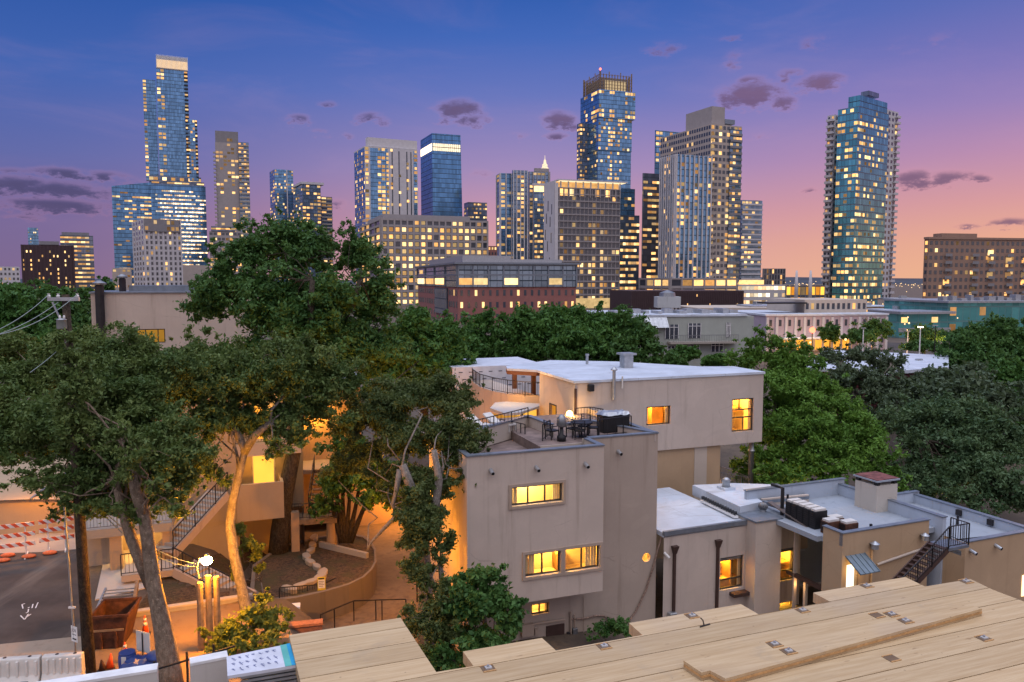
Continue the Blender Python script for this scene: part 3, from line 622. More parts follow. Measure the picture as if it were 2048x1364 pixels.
# low buildings in the middle distance
T = Tower('teal_building', 'long teal glass office under a busy roof at the right edge', 1900, 190, 10, 'office building')
b = T.vol('shaft', GTB, 1893, 1897, 2110, 606, None, fl=3.8, f='42110100102', wr=.6, hr=.5); x, y, W, D, z0, z1 = b
MB().box(x-.5, x+W, y-.6, y+D, z1, z1+.5).build('roof_edge', M['galv'], T.t)
g = MB(); rr = random.Random(3)
for i in range(11): a = x+1+i*2.6; MB().box(a, a+rr.uniform(.8, 2), y+3, y+5, z1+.5, z1+.5+rr.uniform(.5, 1.6)).build('roof_vent', M['galv'], T.t)
T.done()
T = Tower('teal_building', 'low pale teal glazed wing with lit ground floor in front of the brown block', 1792, 185, 10, 'office building')
b = T.vol('shaft', GTB, 1797, 1799, 1900, 628, None, fl=3.6, f='40163', wr=.6, hr=.45, lit='lit_hi', rows=clus((.5, 1), (1, .8))); x, y, W, D, z0, z1 = b
MB().box(x-.6, x+W+.6, y-1.2, y+D, z1, z1+.6).build('roof_edge', M['galv'], T.t); MB().box(x-.2, x+W+.2, y-.25, y-.05, z1-4.4, z1-3.4).build('spandrel_band', M['galv'], T.t); T.done()
T = Tower('warehouse', 'lavender painted two storey building with small square windows and pilasters', 1532, 150, 9, 'building')
b = T.vol('shaft', stucco('lavender_paint', (.42, .36, .42), amt=.3), 1530, 1532, 1775, 632, None, fl=3.4, f='0002000003000', wr=.26, hr=.36, dark='dark_glass', zoff=.1, top=0); x, y, W, D, z0, z1 = b
g = MB()
for i in range(14): g.box(x+i*(W-.5)/13, x+.5+i*(W-.5)/13, y-.3, y-.02, 0, z1-.3)
g.build('pilaster_frame', CWHT, T.t)
MB().box(x-.2, x+W+.2, y-.25, y+D, z1, z1+.35).build('roof', M['membrane'], T.t)
MB().box(x+W*.42, x+W*.95, y+5, y+D, z1+.35, z1+3.0).build('upper_storey', M['stucco_pale'], T.t)
T.skin((x+W*.42, y+5, W*.53, D, z1+.35, z1+3.0), fl=2.6, f='090020010400', wr=.5, hr=.45, lit='lit', dark='dark_glass'); MB().box(x+W*.1, x+W*.42, y+4, y+9, z1+2.2, z1+2.5).build('canopy', M['dark_metal'], T.t)
MB().box(x+2, x+W*.75, y-2.2, y-.3, 2.5, 2.8).build('awning', M['white_paint'], T.t); MB().box(x+2, x+W*.7, y-.28, y-.03, .3, 2.2).build('shop_window', M['lit_amber'], T.t); T.done()
T = Tower('warehouse', 'pale warehouse roofs behind the long mint grey building', 1480, 190, 6, 'building')
T.vol('shaft', M['stucco_pale'], 1395, 1396, 1600, 616, None, fl=3.5, f='0002010020100310', wr=.3, hr=.3, dark='dark_glass'); T.vol('roof_box', M['galv'], 1500, 1502, 1590, 612, 617, Y=196); T.done()
# mint grey long building
T = Tower('apartment_house', 'long mint grey two storey building with a balcony and standing seam roof', 1222, 112, 8, 'building')
MINT = stucco('mint_render', (.36, .39, .355), amt=.25)
b = T.vol('shaft', MINT, 1222, 1224, 1508, 634, None); x, y, W, D, z0, z1 = b
def zz(py): return at_y(1350, py, 112).z
def xx(px): return T.box(px-1, px, px+20, 640, None)[0]
g = MB().box(xx(1224)-1, xx(1338), y-1.2, y-.02, zz(655), zz(653)); x0, x1 = xx(1224)-1, xx(1338)
g.add([(x0, y-1.3, zz(655)), (x1, y-1.3, zz(655)), (x1, y-.1, zz(634)), (x0, y-.1, zz(634))], [(0, 1, 2, 3)])
for i in range(15): a = x0+.1+i*(x1-x0-.3)/14; g.add([(a, y-1.34, zz(655)), (a+.09, y-1.34, zz(655)), (a+.09, y-.14, zz(634)), (a, y-.14, zz(634))], [(0, 1, 2, 3)])
g.build('awning', M['galv'], T.t)
MB().box(xx(1340), xx(1486), y-1.6, y-.02, zz(688), zz(684)).build('balcony', M['concrete'], T.t)
g = MB()
for i in range(40): a = xx(1342)+i*(xx(1484)-xx(1342))/39; g.box(a, a+.04, y-1.58, y-1.54, zz(684), zz(671))
g.box(xx(1341), xx(1485), y-1.6, y-1.53, zz(671), zz(670)); g.build('rail', M['grey_metal'], T.t)
for a, c, t0, t1 in ((1335, 1364, 650, 679), (1384, 1412, 648, 678), (1466, 1476, 647, 676), (1341, 1364, 694, 712), (1390, 1410, 692, 707), (1434, 1461, 688, 706), (1300, 1322, 658, 664)):
    MB().box(xx(a), xx(c), y-.08, y+.02, zz(t1), zz(t0)).build('window', M['dark_glass'], T.t)
    g = MB()
    for i in range(4): u = xx(a)+i*(xx(c)-xx(a)-.08)/3; g.box(u, u+.08, y-.14, y-.085, zz(t1), zz(t0))
    g.box(xx(a), xx(c), y-.15, y-.09, zz(t0+6), zz(t0+5)); g.build('window_frame', M['white_paint'], T.t)
MB().box(xx(1224)-.2, xx(1508)+.2, y-.2, y+D, z1, z1+.3).build('roof', M['membrane'], T.t)
g = MB(); rr = random.Random(4)
for i in range(12): a = x+1+i*1.7; MB().box(a, a+rr.uniform(.5, 1.4), y+2+rr.random()*3, y+6, z1+.3, z1+.4+rr.uniform(.2, .7)).build('roof_vent', M['galv'], T.t)
T.done()
# small flat roofs between the sunset tower and the sheds
rr = random.Random(21)
for k, (xl, xr, yt, Y, mm, lab) in enumerate(((1500, 1560, 612, 230, 'stucco_pale', 'small pale flat roofed shop left of the golden hall'), (1565, 1640, 606, 260, 'stucco_brown', 'low brown flat roofed store under the white pylons'), (1640, 1712, 618, 215, 'concrete', 'grey flat roofed workshop at the foot of the teal tower'), (1712, 1790, 614, 240, 'stucco_tan', 'tan flat roofed shop with lit shopfront right of the teal tower foot'), (1790, 1850, 598, 330, 'stucco_pale', 'pale lit arcade building between the teal tower and the brown block'), (1780, 1860, 622, 205, 'galv', 'metal roofed shed behind the low teal wing'))):
    T = Tower('low_shop', lab, xl, Y, 10, 'building', 'low shops below the towers'); b = T.vol('wall', M[mm], xl-1, xl, xr, yt, None, fl=3.2, f='27290672'[k % 3:], wr=.6, hr=.45, lit='lit_amber' if k in (1, 4) else 'lit', dark='dark_glass'); x, y, W, D, z0, z1 = b
    MB().box(x-.3, x+W+.3, y-.3, y+D+.3, z1, z1+.3).build('roof', M['membrane'] if k % 2 else M['roof_grey'], T.t); MB().box(x+W*.3, x+W*.5, y+2, y+4, z1+.3, z1+1.3).build('roof_vent', M['galv'], T.t); T.done()
# water tank on legs
p = at_y(1334, 628, 200); z0, z1 = at_y(1334, 615, 200).z, at_y(1334, 593, 200).z
t = thing('water_tank', 'patched white water tank on dark legs by the brown garage', 'water tank', (p.x, p.y, 0))
MB().box(-3, 3, -2.5, 2.5, z0, z1).build('tank', stucco('tank_patchy', (.45, .48, .5), amt=.8), t); MB().lathe([(2.2, 0), (2.0, 1.0), (.2, 1.7)], (0, 0, z1), 14).build('tank_lid', M['grey_metal'], t)
for a in (-2.4, 2.4):
    for c in (-2, 2): MB().box(a-.15, a+.15, c-.15, c+.15, 0, z0).build('leg', M['dark_metal'], t)
# white flat roof with a maroon fascia
P = [at_z(*q, 5.5) for q in ((1650, 700), (1892, 712), (1892, 735), (1760, 745), (1600, 735))]
t = thing('flat_roof_shed', 'broad white flat roofed shed with a maroon wall among the trees', 'building', (P[0].x, P[0].y, 0)); o = P[0]
pl = [(q.x-o.x, q.y-o.y) for q in P]
MB().prism(pl, 0, 5.3).build('wall', plain('maroon_paint', (.10, .022, .03), .8), t); MB().prism([(a*1.01, c*1.01-.2) for a, c in pl], 5.3, 5.6).build('roof', M['membrane'], t)
# ------------------------------------------------------------------ ground
def sst(a, b, x):
    t = min(1, max(0, (x-a)/(b-a))); return t*t*(3-2*t)
def ground_z(x, y):
    e = -10.2+(-17.0+10.2)*sst(32.6, 36.5, y)
    low = sst(e, e+3.6, x)*(1-sst(48, 75, y))*(1-sst(40, 60, x))
    return -2.6*low-.6*low*sst(0, 12, x)
xs = sorted(set([-9000, -4000, -1500, -600, -300, -150, -90, -65, 70, 90, 150, 300, 600, 1500, 4000, 9000]+[-50+i for i in range(111)]))
ys = sorted(set([-200, -60, -20, 100, 130, 170, 220, 300, 400, 600, 1000, 2000, 4000, 9000]+[i for i in range(0, 86)]))
g = MB(); vs = [(x, y, ground_z(x, y)) for y in ys for x in xs]; nx = len(xs)
g.add(vs, [(j*nx+i, j*nx+i+1, (j+1)*nx+i+1, (j+1)*nx+i) for j in range(len(ys)-1) for i in range(nx-1)])
def ground_mat():
    m, t, o = mat('ground_paving'); v = t.obj(); n = t.noise(v, .22, 6, .6); f = t.noise(v, 3, 5)
    c = t.mix(t.smooth(n, .35, .7), (.08, .062, .048, 1), (.15, .112, .078, 1)); c = t.mix(t.smooth(f, .45, .75), c, (.08, .06, .045, 1))
    princ(t, o, c, .9, 0, t.bump(f, .3, .03)); return m
tag(g.build('ground', ground_mat(), None, True), kind='structure')
def asphalt():
    m, t, o = mat('asphalt'); v = t.obj(); n = t.noise(v, .5, 6, .6); f = t.noise(v, 60, 3); tr = t.noise(t.mapping(v, (.9, .12, 1), (0, 0, R_(8))), .9, 4)
    c = t.mix(t.smooth(n, .3, .7), (.045, .037, .033, 1), (.085, .070, .060, 1)); c = t.mix(t.math('MULTIPLY', t.smooth(tr, .52, .72), .7), c, (.17, .14, .115, 1))
    princ(t, o, c, .85, 0, t.bump(f, .35, .01)); return m
def drape(px, z, dz, name, m):
    o = MB().sheet([at_z(a, b, z)+Vector((0, 0, dz)) for a, b in px]).build(name, m); return tag(o, kind='structure')
M['asphalt'] = asphalt()
drape([(-420, 1120), (95, 1104), (160, 1098), (168, 1272), (-420, 1330)], 0, .012, 'road', M['asphalt'])
drape([(-420, 1060), (150, 1040), (160, 1098), (95, 1104), (-420, 1120)], 0, .008, 'pavement', M['concrete'])
drape([(-420, 1330), (168, 1272), (172, 1420), (-420, 1500)], 0, .008, 'pavement', stucco('driveway', (.38, .31, .24), amt=.7))
# hills on the horizon
g = MB(); rr = random.Random(11); hz = [(-2600+i*130, 3200, 10+16*math.exp(-((i-27)/9)**2)+9*math.exp(-((i-5)/8)**2)+rr.uniform(-1.5, 1.5)) for i in range(48)]
vs = [];
for x, y, z in hz: vs += [(x, y-500, 0), (x, y, z), (x, y+400, 0)]
g.add(vs, [f for i in range(47) for f in ((3*i, 3*i+3, 3*i+4, 3*i+1), (3*i+1, 3*i+4, 3*i+5, 3*i+2))])
tag(g.build('hills', plain('wooded_hills', (.035, .05, .07), 1, 0, .3, .01), None, True), kind='structure')
# twinkling lights of the far town
g = MB()
for i in range(80):
    px = rr.choice((rr.uniform(1575, 1650), rr.uniform(1790, 1850), rr.uniform(1560, 1850), rr.uniform(60, 220))); Y = rr.uniform(500, 2200); p = at_y(px, rr.uniform(562, 596), Y)
    if p.z < .5: p.z = rr.uniform(1, 6)
    g.sphere(p, .0005*Y, 5, 4)
for i in range(46):
    Y = rr.uniform(125, 300); p = at_z(1024, 700, 0); px = rr.uniform(1490, 1920); x_ = (px-1024)/F*Y; g.sphere((x_, Y, rr.uniform(2.5, 7)), rr.uniform(.12, .24), 6, 4)
tag(g.build('town_lights', M['lamp_far']), 'tiny warm lights scattered over the far town below the hills', None, None, 'stuff')
# ------------------------------------------------------------------ near buildings
def wall_v(mb, v, u0, u1, z0, z1, holes=(), depth=.16):
    """front wall sheet (faces -v) on plane v with rectangular openings and reveals"""
    us = sorted({u0, u1, *[h[0] for h in holes], *[h[1] for h in holes]}); zs = sorted({z0, z1, *[h[2] for h in holes], *[h[3] for h in holes]})
    for i in range(len(us)-1):
        for j in range(len(zs)-1):
            a, b, c, d = us[i], us[i+1], zs[j], zs[j+1]
            if any(h[0]-1e-6 <= a and b <= h[1]+1e-6 and h[2]-1e-6 <= c and d <= h[3]+1e-6 for h in holes): continue
            mb.quad((a, v, c), (b, v, c), (b, v, d), (a, v, d))
    for a, b, c, d in holes:
        w = v+depth
        mb.quad((a, v, c), (a, w, c), (b, w, c), (b, v, c)); mb.quad((a, v, d), (b, v, d), (b, w, d), (a, w, d))
        mb.quad((a, v, c), (a, v, d), (a, w, d), (a, w, c)); mb.quad((b, v, c), (b, w, c), (b, w, d), (b, v, d))
    return mb
def wall_u(mb, u, v0, v1, z0, z1, holes=(), depth=.16):
    """left wall sheet (faces -u)"""
    t = MB(); wall_v(t, 0, v0, v1, z0, z1, holes, depth)
    b = len(mb.v); mb.v += [(u+p[1], p[0], p[2]) for p in t.v]
    for f in t.f: mb.f.append(tuple(b+i for i in reversed(f))); mb.m.append(mb.mi)
    return mb
def win_v(par, v, r, cols=(1,), rows=(1,), fw=.07, depth=.16, trim=0, name='window', rowcols=None, room=None, rail=0):
    """window set in an opening of a front wall: frame bars, glass, optional stucco surround. rows from bottom up"""
    a, b, c, d = r; w = v+depth; g = MB()
    g.box(a, b, w-.06, w, c, c+fw).box(a, b, w-.06, w, d-fw, d).box(a, a+fw, w-.058, w-.002, c+fw, d-fw).box(b-fw, b, w-.058, w-.002, c+fw, d-fw)
    tr = sum(rows); z = c
    for k, h in enumerate(rows):
        z2 = z+(d-c)*h/tr; cc = (rowcols[k] if rowcols else cols); tc = sum(cc); x = a
        if k < len(rows)-1: g.box(a+fw, b-fw, w-.055, w-.004, z2-fw/2, z2+fw/2)
        for q in cc[:-1]:
            x += (b-a)*q/tc; g.box(x-fw/2, x+fw/2, w-.052, w-.006, z+(fw if k == 0 else fw/2), z2-fw/2)
        z = z2
    o = g.build(name, M['frame_dark'], par)
    MB().quad((a+fw, w-.03, c+fw), (b-fw, w-.03, c+fw), (b-fw, w-.03, d-fw), (a+fw, w-.03, d-fw)).build('pane', M['glass'], o)
    if trim:
        e = trim; q = MB().box(a-e, b+e, v-.07, v+.01, c-e, c-.005).box(a-e, b+e, v-.07, v+.01, d+.005, d+e).box(a-e, a-.005, v-.068, v+.01, c-.004, d+.004).box(b+.005, b+e, v-.068, v+.01, c-.004, d+.004)
        q.build('trim', M['frame_trim'], o)
    return o
def room_v(par, fr, v, r, deep=2.4, power=120, col=(1, .50, .10), furn=(), base=0, lpos=None, mrg=.5):
    a, b, c, d = r; a -= mrg; b += mrg; c -= .35; d += .3; v0 = v+.165; v1 = v0+deep
    g = MB().quad((a, v1, c), (b, v1, c), (b, v1, d), (a, v1, d)).quad((a, v0, c), (b, v0, c), (b, v1, c), (a, v1, c)).quad((a, v0, d), (a, v1, d), (b, v1, d), (b, v0, d)).quad((a, v0, c), (a, v1, c), (a, v1, d), (a, v0, d)).quad((b, v0, c), (b, v0, d), (b, v1, d), (b, v1, c))
    col = (col[0], min(.8, col[1]*1.06), col[2]*1.25); g.build('room', M['room'], par); cw_ = (b-a-2*mrg)*.16
    for x_ in (a+mrg-.02, b-mrg-cw_+.02):
        k_ = MB()
        for i_ in range(4): k_.box(x_+cw_*i_/4, x_+cw_*(i_+.8)/4, v0+.06+.03*(i_ % 2), v0+.09+.03*(i_ % 2), c+.05, d-.05)
        k_.build('curtain_fold', M['curtain'], par)
    for q in furn: MB().box(*q).build('furniture', M['furn'], par, bevel=.02)
    q = lpos or ((a+b)/2, (v0+v1)/2, d-.25); p = fr.w(q[0], q[1], q[2]); lamp('room_light', p, power*1.9, col, .12)
M['curtain'] = plain('curtain_cloth', (.78, .60, .34), .9, 0, .1, 3)
def spout(par, u, z, v, up=False):
    o = MB().tube([(u, v+.1, z), (u, v-.34, z-.12)], .085, 10).build('rain_spout', M['galv'], par)
    MB().tube([(u, v-.33, z-.117), (u, v-.345, z-.122)], .07, 10).build('spout_mouth', M['black'], o)
def rail(par, pts, h=1.0, gap=.13, name='railing', m='dark_metal', r=.022, post=1.6, mid=True):
    g = MB()
    for a, b in zip(pts[:-1], pts[1:]):
        a, b = Vector(a), Vector(b); L = (b-a).length; n = max(1, int(L/gap)); up = Vector((0, 0, h))
        g.bar(a+up, b+up, .05, .04)
        if mid: g.bar(a+Vector((0, 0, .1)), b+Vector((0, 0, .1)), .035, .03)
        for i in range(n+1):
            p = a.lerp(b, i/n); big = i in (0, n) or (i % max(1, int(post/gap)) == 0)
            w = .022 if big else .009; g.box(p.x-w, p.x+w, p.y-w, p.y+w, p.z+(0 if big else .1), p.z+h-.012)
    return g.build(name, M[m], par)
# ---- main stucco house
A = Fr(at_y(1208, 893, 34), 20)
h = thing('stucco_house', 'large grey stucco house of stepped blocks with terraces and lit windows, centre of the courtyard', 'house', A.w(0, 0, 0), A.a)
uL, zt, zb = -6.42, 6.58, -.12; VB = 6.6
def rect(fr, v, x0, y0, x1, y1):
    a, z1 = fr.onv(x0, y0, v); b, z0 = fr.onv(x1, y1, v); return (a, b, z0, z1)
def rectm(fr, v, x0, x1, yl0, yr0, yl1, yr1):
    """opening from its four pixel corners (averaged so that it is level)"""
    a = fr.onv(x0, (yl0+yl1)/2, v)[0]; b = fr.onv(x1, (yr0+yr1)/2, v)[0]
    z1 = (fr.onv(x0, yl0, v)[1]+fr.onv(x1, yr0, v)[1])/2; z0 = (fr.onv(x0, yl1, v)[1]+fr.onv(x1, yr1, v)[1])/2; return (a, b, z0, z1)
W1 = rectm(A, 0, 1023, 1125, 974, 966, 1012, 1002); W2 = rectm(A, 0, 1050, 1121, 1109, 1101, 1154, 1145); W3 = rectm(A, 0, 1130, 1199, 1098, 1090, 1143, 1135)
g = wall_v(MB(), 0, uL, 0, zb, zt, [W1, W2, W3]); wall_u(g, uL, 0, VB, -3.4, zt)
g.quad((uL, 0, zb), (uL, 1.6, zb), (0, 1.6, zb), (0, 0, zb)); g.quad((0, 0, zb), (0, 1.6, zb), (0, 1.6, zt), (0, 0, zt))
g.quad((uL, 0, zt-.0), (0, 0, zt), (0, .22, zt), (uL, .22, zt))
g.quad((uL, VB, -3.4), (3.72, VB, -3.4), (3.72, VB, zt-1), (uL, VB, zt-1))
g.build('front_wall', M['stucco'], h)
LW = rectm(A, 1.6, 1063, 1098, 1208, 1206, 1230, 1226)
rw = A.onv(1293, 1115, 1.6)
g = wall_v(MB(), 1.6, uL, 0, -3.6, zb, [LW]); g.build('lower_wall', M['stucco_brown'], h)
# set-back wall with the round window
hole = (rw[0]-.24, rw[0]+.24, rw[1]-.24, rw[1]+.24)
g = wall_v(MB(), 1.6, 0, 3.72, -3.6, zt, [hole], .2)
n = 24; ring = [(rw[0]+.225*math.cos(2*math.pi*k/n), rw[1]+.225*math.sin(2*math.pi*k/n)) for k in range(n)]
sq = []
for cx, cz in ring:
    dx, dz = cx-rw[0], cz-rw[1]; k = .26/max(abs(dx), abs(dz)); sq.append((rw[0]+dx*k, rw[1]+dz*k))
for k in range(n):
    k2 = (k+1) % n; g.quad((sq[k][0], 1.598, sq[k][1]), (sq[k2][0], 1.598, sq[k2][1]), (ring[k2][0], 1.598, ring[k2][1]), (ring[k][0], 1.598, ring[k][1]))
    g.quad((ring[k][0], 1.598, ring[k][1]), (ring[k2][0], 1.598, ring[k2][1]), (ring[k2][0], 1.8, ring[k2][1]), (ring[k][0], 1.8, ring[k][1]))
g.quad((3.72, 1.6, -3.6), (3.72, VB+3, -3.6), (3.72, VB+3, zt), (3.72, 1.6, zt)); g.quad((0, 1.6, zt), (3.72, 1.6, zt), (3.72, 1.85, zt), (0, 1.85, zt))
g.build('setback_wall', M['stucco_brown'], h)
o = MB().add([(p[0], 1.72, p[1]) for p in ring], [tuple(range(n))]).build('round_window', M['glass'], h)
room_v(h, A, 1.62, hole, 1.2, 40, mrg=.3)
# parapets, roof deck of the terrace
zd = zt-1.05; zd2 = zt-.28; TT = plain('terrace_tiles', (.20, .145, .125), .8, 0, .25, 2)
MB().box(uL+.22, -.22, .24, 2.0, zd-.25, zd).build('terrace_trough', TT, h); uT = A.onv(1080, 890, 2.0)[0]
MB().box(uL+.22, uT, 1.6, VB+3.0, zd2-.75, zd2-.45).box(uT, 3.5, 1.95, VB+3.0, zd2-1.0, zd2).build('terrace_floor', TT, h); MB().box(uT, -.2, 1.9, 1.949, zd, zd2+.05).build('trough_wall', M['stucco_pale'], h)
cap = .06
g = MB(); gap0, gap1 = A.onv(1042, 895, .1)[0], A.onv(1078, 890, .1)[0]
g.box(uL-.03, .03, -.05, .27, zt, zt+cap).box(-.24, .028, .27, 1.62, zt, zt+cap).box(.028, 3.76, 1.56, 1.88, zt+.002, zt+cap+.002).box(3.48, 3.755, 1.88, VB+.2, zt, zt+cap-.004)
g.box(uL-.03, uL+.24, .27, VB, zt, zt+cap-.005); g.build('parapet_cap', M['cap_metal'], h)
g = MB().box(uL+.005, -.02, .22, .24, zd, zt-.005).box(-.22, -.2, .24, 1.6, zd, zt-.004).box(-.2, 3.5, 1.84, 1.86, zd, zt-.006).box(3.5, 3.52, 1.86, VB, zd, zt-.007).box(uL+.2, uL+.22, .24, VB, zd, zt-.008)
g.build('parapet_inner', M['stucco_pale'], h)
# low walls on the terrace (pixel corners on the terrace roof level)
def lowwall(px, z0, z1, th, m, name='low_wall', capm='cap_metal', zz=None):
    P = [A.uvz(a, b, z1) for a, b in px]; g = MB(); k = MB()
    for (u0, v0), (u1, v1) in zip(P[:-1], P[1:]):
        g.bar((u0, v0, (z0+z1)/2), (u1, v1, (z0+z1)/2), th, z1-z0); k.bar((u0, v0, z1+.03), (u1, v1, z1+.03), th+.08, .055)
    o = g.build(name, M[m], h); k.build('wall_cap', M[capm], o); return P
zw = zd2+.5
lowwall([(940, 864), (1057, 832)], zd2-.4, zw, .2, 'stucco_pale'); lowwall([(1057, 832), (1104, 850)], zd2-.3, zw, .2, 'stucco')
lowwall([(1133, 849), (1178, 840)], zd2-.1, zw-.1, .2, 'stucco'); lowwall([(1178, 841), (1312, 866)], zd2-.1, zt+.03, .2, 'stucco')
def rpx(l, z): return [(*A.uvz(a, b, z), z) for a, b in l]
rail(h, [(p[0], p[1], zw-.05) for p in rpx([(950, 862), (1056, 834)], zw)], .55, .3)
rail(h, rpx([(1150, 848), (1180, 845), (1206, 850)], zd2), .85, .16); rail(h, rpx([(1198, 876), (1262, 867)], zd2), .9, .5)
rail(h, rpx([(950, 890), (990, 884), (1040, 866), (1046, 858)], zd2-.4), .9, .22); rail(h, rpx([(1000, 872), (1050, 884)], zd2-.4), .9, .3); rail(h, rpx([(1085, 882), (1100, 872)], zd2), .8, .2)
for px, py in ((981, 944), (1072, 938), (1170, 931)): u, z = A.onv(px, py, 0); spout(h, u, z+.12, 0)
u, z = A.onv(1236, 905, 1.6); spout(h, u, z+.1, 1.6)
for r, c in ((W1, (1, 1, 1)), (W2, (1, 1)), (W3, (1, 1))): win_v(h, 0, r, c, trim=.13 if r is not W3 else min(.13, -r[1]-.012))
room_v(h, A, 0, W1, 1.35, 150, (1, .62, .16)); room_v(h, A, 0, (W2[0], W3[1]-.05, W2[2], W2[3]), 1.4, 200, (1, .50, .07), mrg=.06, furn=[(W2[0]-.2, W2[0]+.55, .9, 1.35, W2[2]-.3, W2[2]+.42), (W3[0]+.0, W3[0]+.5, 1.0, 1.45, W2[2]-.3, W2[2]+.5)])
win_v(h, 1.6, LW, (1, 1)); room_v(h, A, 1.6, LW, 1.0, 60)
# service boxes, pipes and cable on the lower wall
g = MB()
def bx(x0, y0, x1, y1, dep, name, m, v=1.6):
    a, b, c, d = rect(A, v, x0, y0, x1, y1); return MB().box(a, b, v-dep, v+.01, c, d).build(name, M[m], h, bevel=.01)
bx(1041, 1248, 1065, 1268, .22, 'meter_box', 'frame_trim'); bx(1068, 1256, 1075, 1268, .15, 'junction_box', 'frame_trim'); bx(1143, 1255, 1152, 1290, .2, 'meter_box', 'grey_metal')
bx(1092, 1252, 1128, 1296, .06, 'cellar_door', 'brown_metal'); bx(1133, 1264, 1139, 1292, .12, 'pipe_cover', 'dark_metal')
for x0, y0, x1, y1, r in ((990, 1258, 1128, 1238, .06), (1140, 1222, 1141, 1290, .05), (1148, 1228, 1148, 1256, .04), (1166, 1190, 1166, 1292, .02)):
    a = A.onv(x0, y0, 1.6); b = A.onv(x1, y1, 1.6); g.tube([(a[0], 1.52, a[1]), (b[0], 1.52, b[1])], r, 6)
g.build('wall_pipe_frame', M['frame_trim'], h)
pts = [A.onv(x, y, 1.6) for x, y in ((1322, 1072), (1316, 1092), (1305, 1132), (1290, 1180), (1270, 1222), (1255, 1243), (1240, 1246), (1222, 1238), (1205, 1230), (1190, 1230), (1165, 1236), (1140, 1237))]
tag(MB().tube([A.w(a, 1.52, b) for a, b in pts], .045, 6).build('bundled_cable', plain('rope_lights', (.25, .17, .13), .8, 0, .5, 14)), 'thick cable bundle drooping down the brown set-back wall to the meter boxes', 'cable')
# ---- rear upper block
vB = 9.5; BX0, BX1 = A.onv(1150, 800, vB)[0], A.onv(1526, 800, vB)[0]; ZT = A.onv(1340, 757, vB)[1]; ZB = A.onv(1480, 887, vB)[1]; uW = A.onv(1440, 930, vB+.2)[0]
RW1 = rectm(A, vB, 1293, 1341, 813, 812, 850, 849); RW2 = rectm(A, vB, 1464, 1507, 798, 796, 864, 861)
g = wall_v(MB(), vB, BX0, BX1, ZB, ZT, [RW1, RW2]); g.quad((BX0, vB, ZB), (BX0, vB+4, ZB), (BX1, vB+4, ZB), (BX1, vB, ZB)); g.quad((BX1, vB, ZB), (BX1, vB+4, ZB), (BX1, vB+4, ZT), (BX1, vB, ZT))
g.build('upper_wall', M['stucco'], h)
wall_v(MB(), vB+.2, 3.7, uW, -3.4, ZB).build('under_wall', M['stucco_tan'], h); MB().box(uW-1.9, uW-1.0, vB+.17, vB+.21, -3, ZB-.01).build('pale_wall_strip', M['stucco_pale'], h)
g = MB().quad((uW, vB+.2, -3.4), (uW, vB+6, -3.4), (uW, vB+6, ZB), (uW, vB+.2, ZB)); g.build('under_side_wall', M['stucco_brown'], h)
# side wall of the upper block with the lit doors
vS = A.onu(1079, 790, BX0)[0]
def recu(x0, y0, x1, y1):
    a, z1 = A.onu(x0, y0, BX0); b, z0 = A.onu(x1, y1, BX0); return (min(a, b), max(a, b), z0, z1)
D1 = recu(1100, 808, 1112, 845); D2 = recu(1130, 814, 1140, 845)
g = wall_u(MB(), BX0, vB, vS, 4.2, ZT, [D1]); g.build('side_wall', M['stucco'], h)
MB().quad((BX0+.15, D1[0], D1[2]), (BX0+.15, D1[0], D1[3]), (BX0+.15, D1[1], D1[3]), (BX0+.15, D1[1], D1[2])).build('lit_door', M['lit_amber'], h)
g = MB(); g.box(BX0-.03, BX0+.1, D1[0]-.08, D1[0], D1[2], D1[3]).box(BX0-.03, BX0+.1, D1[1], D1[1]+.08, D1[2], D1[3]).box(BX0-.03, BX0+.1, D1[0]-.08, D1[1]+.08, D1[3], D1[3]+.08); g.build('door_frame', M['frame_dark'], h)
win_v(h, vB, RW1, (1,), fw=.08); win_v(h, vB, RW2, rows=(1.25, .7, 1), rowcols=((1.3, 1), (1,), (.6, 1)), fw=.08)
room_v(h, A, vB, RW1, 2.2, 230, (1, .47, .06), [(RW1[1]-.6, RW1[1]+.2, vB+1.2, vB+2.1, RW1[2]-.3, RW1[2]+.85), (RW1[0]-.3, RW1[0]+.6, vB+1.4, vB+2.2, RW1[2]-.3, RW1[2]+.35)])
room_v(h, A, vB, RW2, 2.4, 330, (1, .50, .07), [(RW2[0]-.3, RW2[1]+.3, vB+1.6, vB+2.4, RW2[2]+.95, RW2[2]+1.25)])
rp = [A.uvz(*q, ZT) for q in ((1526, 748), (1402, 737), (1240, 727), (1100, 724), (1012, 736), (1014, 739), (1079, 747))]
rp = [(BX1+.06, vB-.08), (BX1+.06, vB+3.2)]+[(max(q[0], -99), q[1]) for q in rp[1:5]]+[A.uvz(1014, 741, ZT), (BX0-.1, vS+.3), (BX0-.1, vB-.08)]
MB().prism(rp, ZT, ZT+.14).build('upper_roof', M['membrane'], h)
cr = [A.uvz(*q, ZT) for q in ((1014, 741), (1012, 736), (1100, 724), (1135, 727))]+[(BX0+.5, vS+.3), (BX0-.1, vS+.3)]
MB().prism([(a*1.0, b) for a, b in cr], ZT-.25, ZT-.01).build('canopy_soffit', M['wood'], h)
for px, py in ((1029, 788), (1067, 790)):
    u, v = A.uvz(px, py, 5.9); o = MB().box(u-.14, u+.14, v-.14, v+.14, 5.2, ZT-.26).build('canopy_post', M['wood'], h)
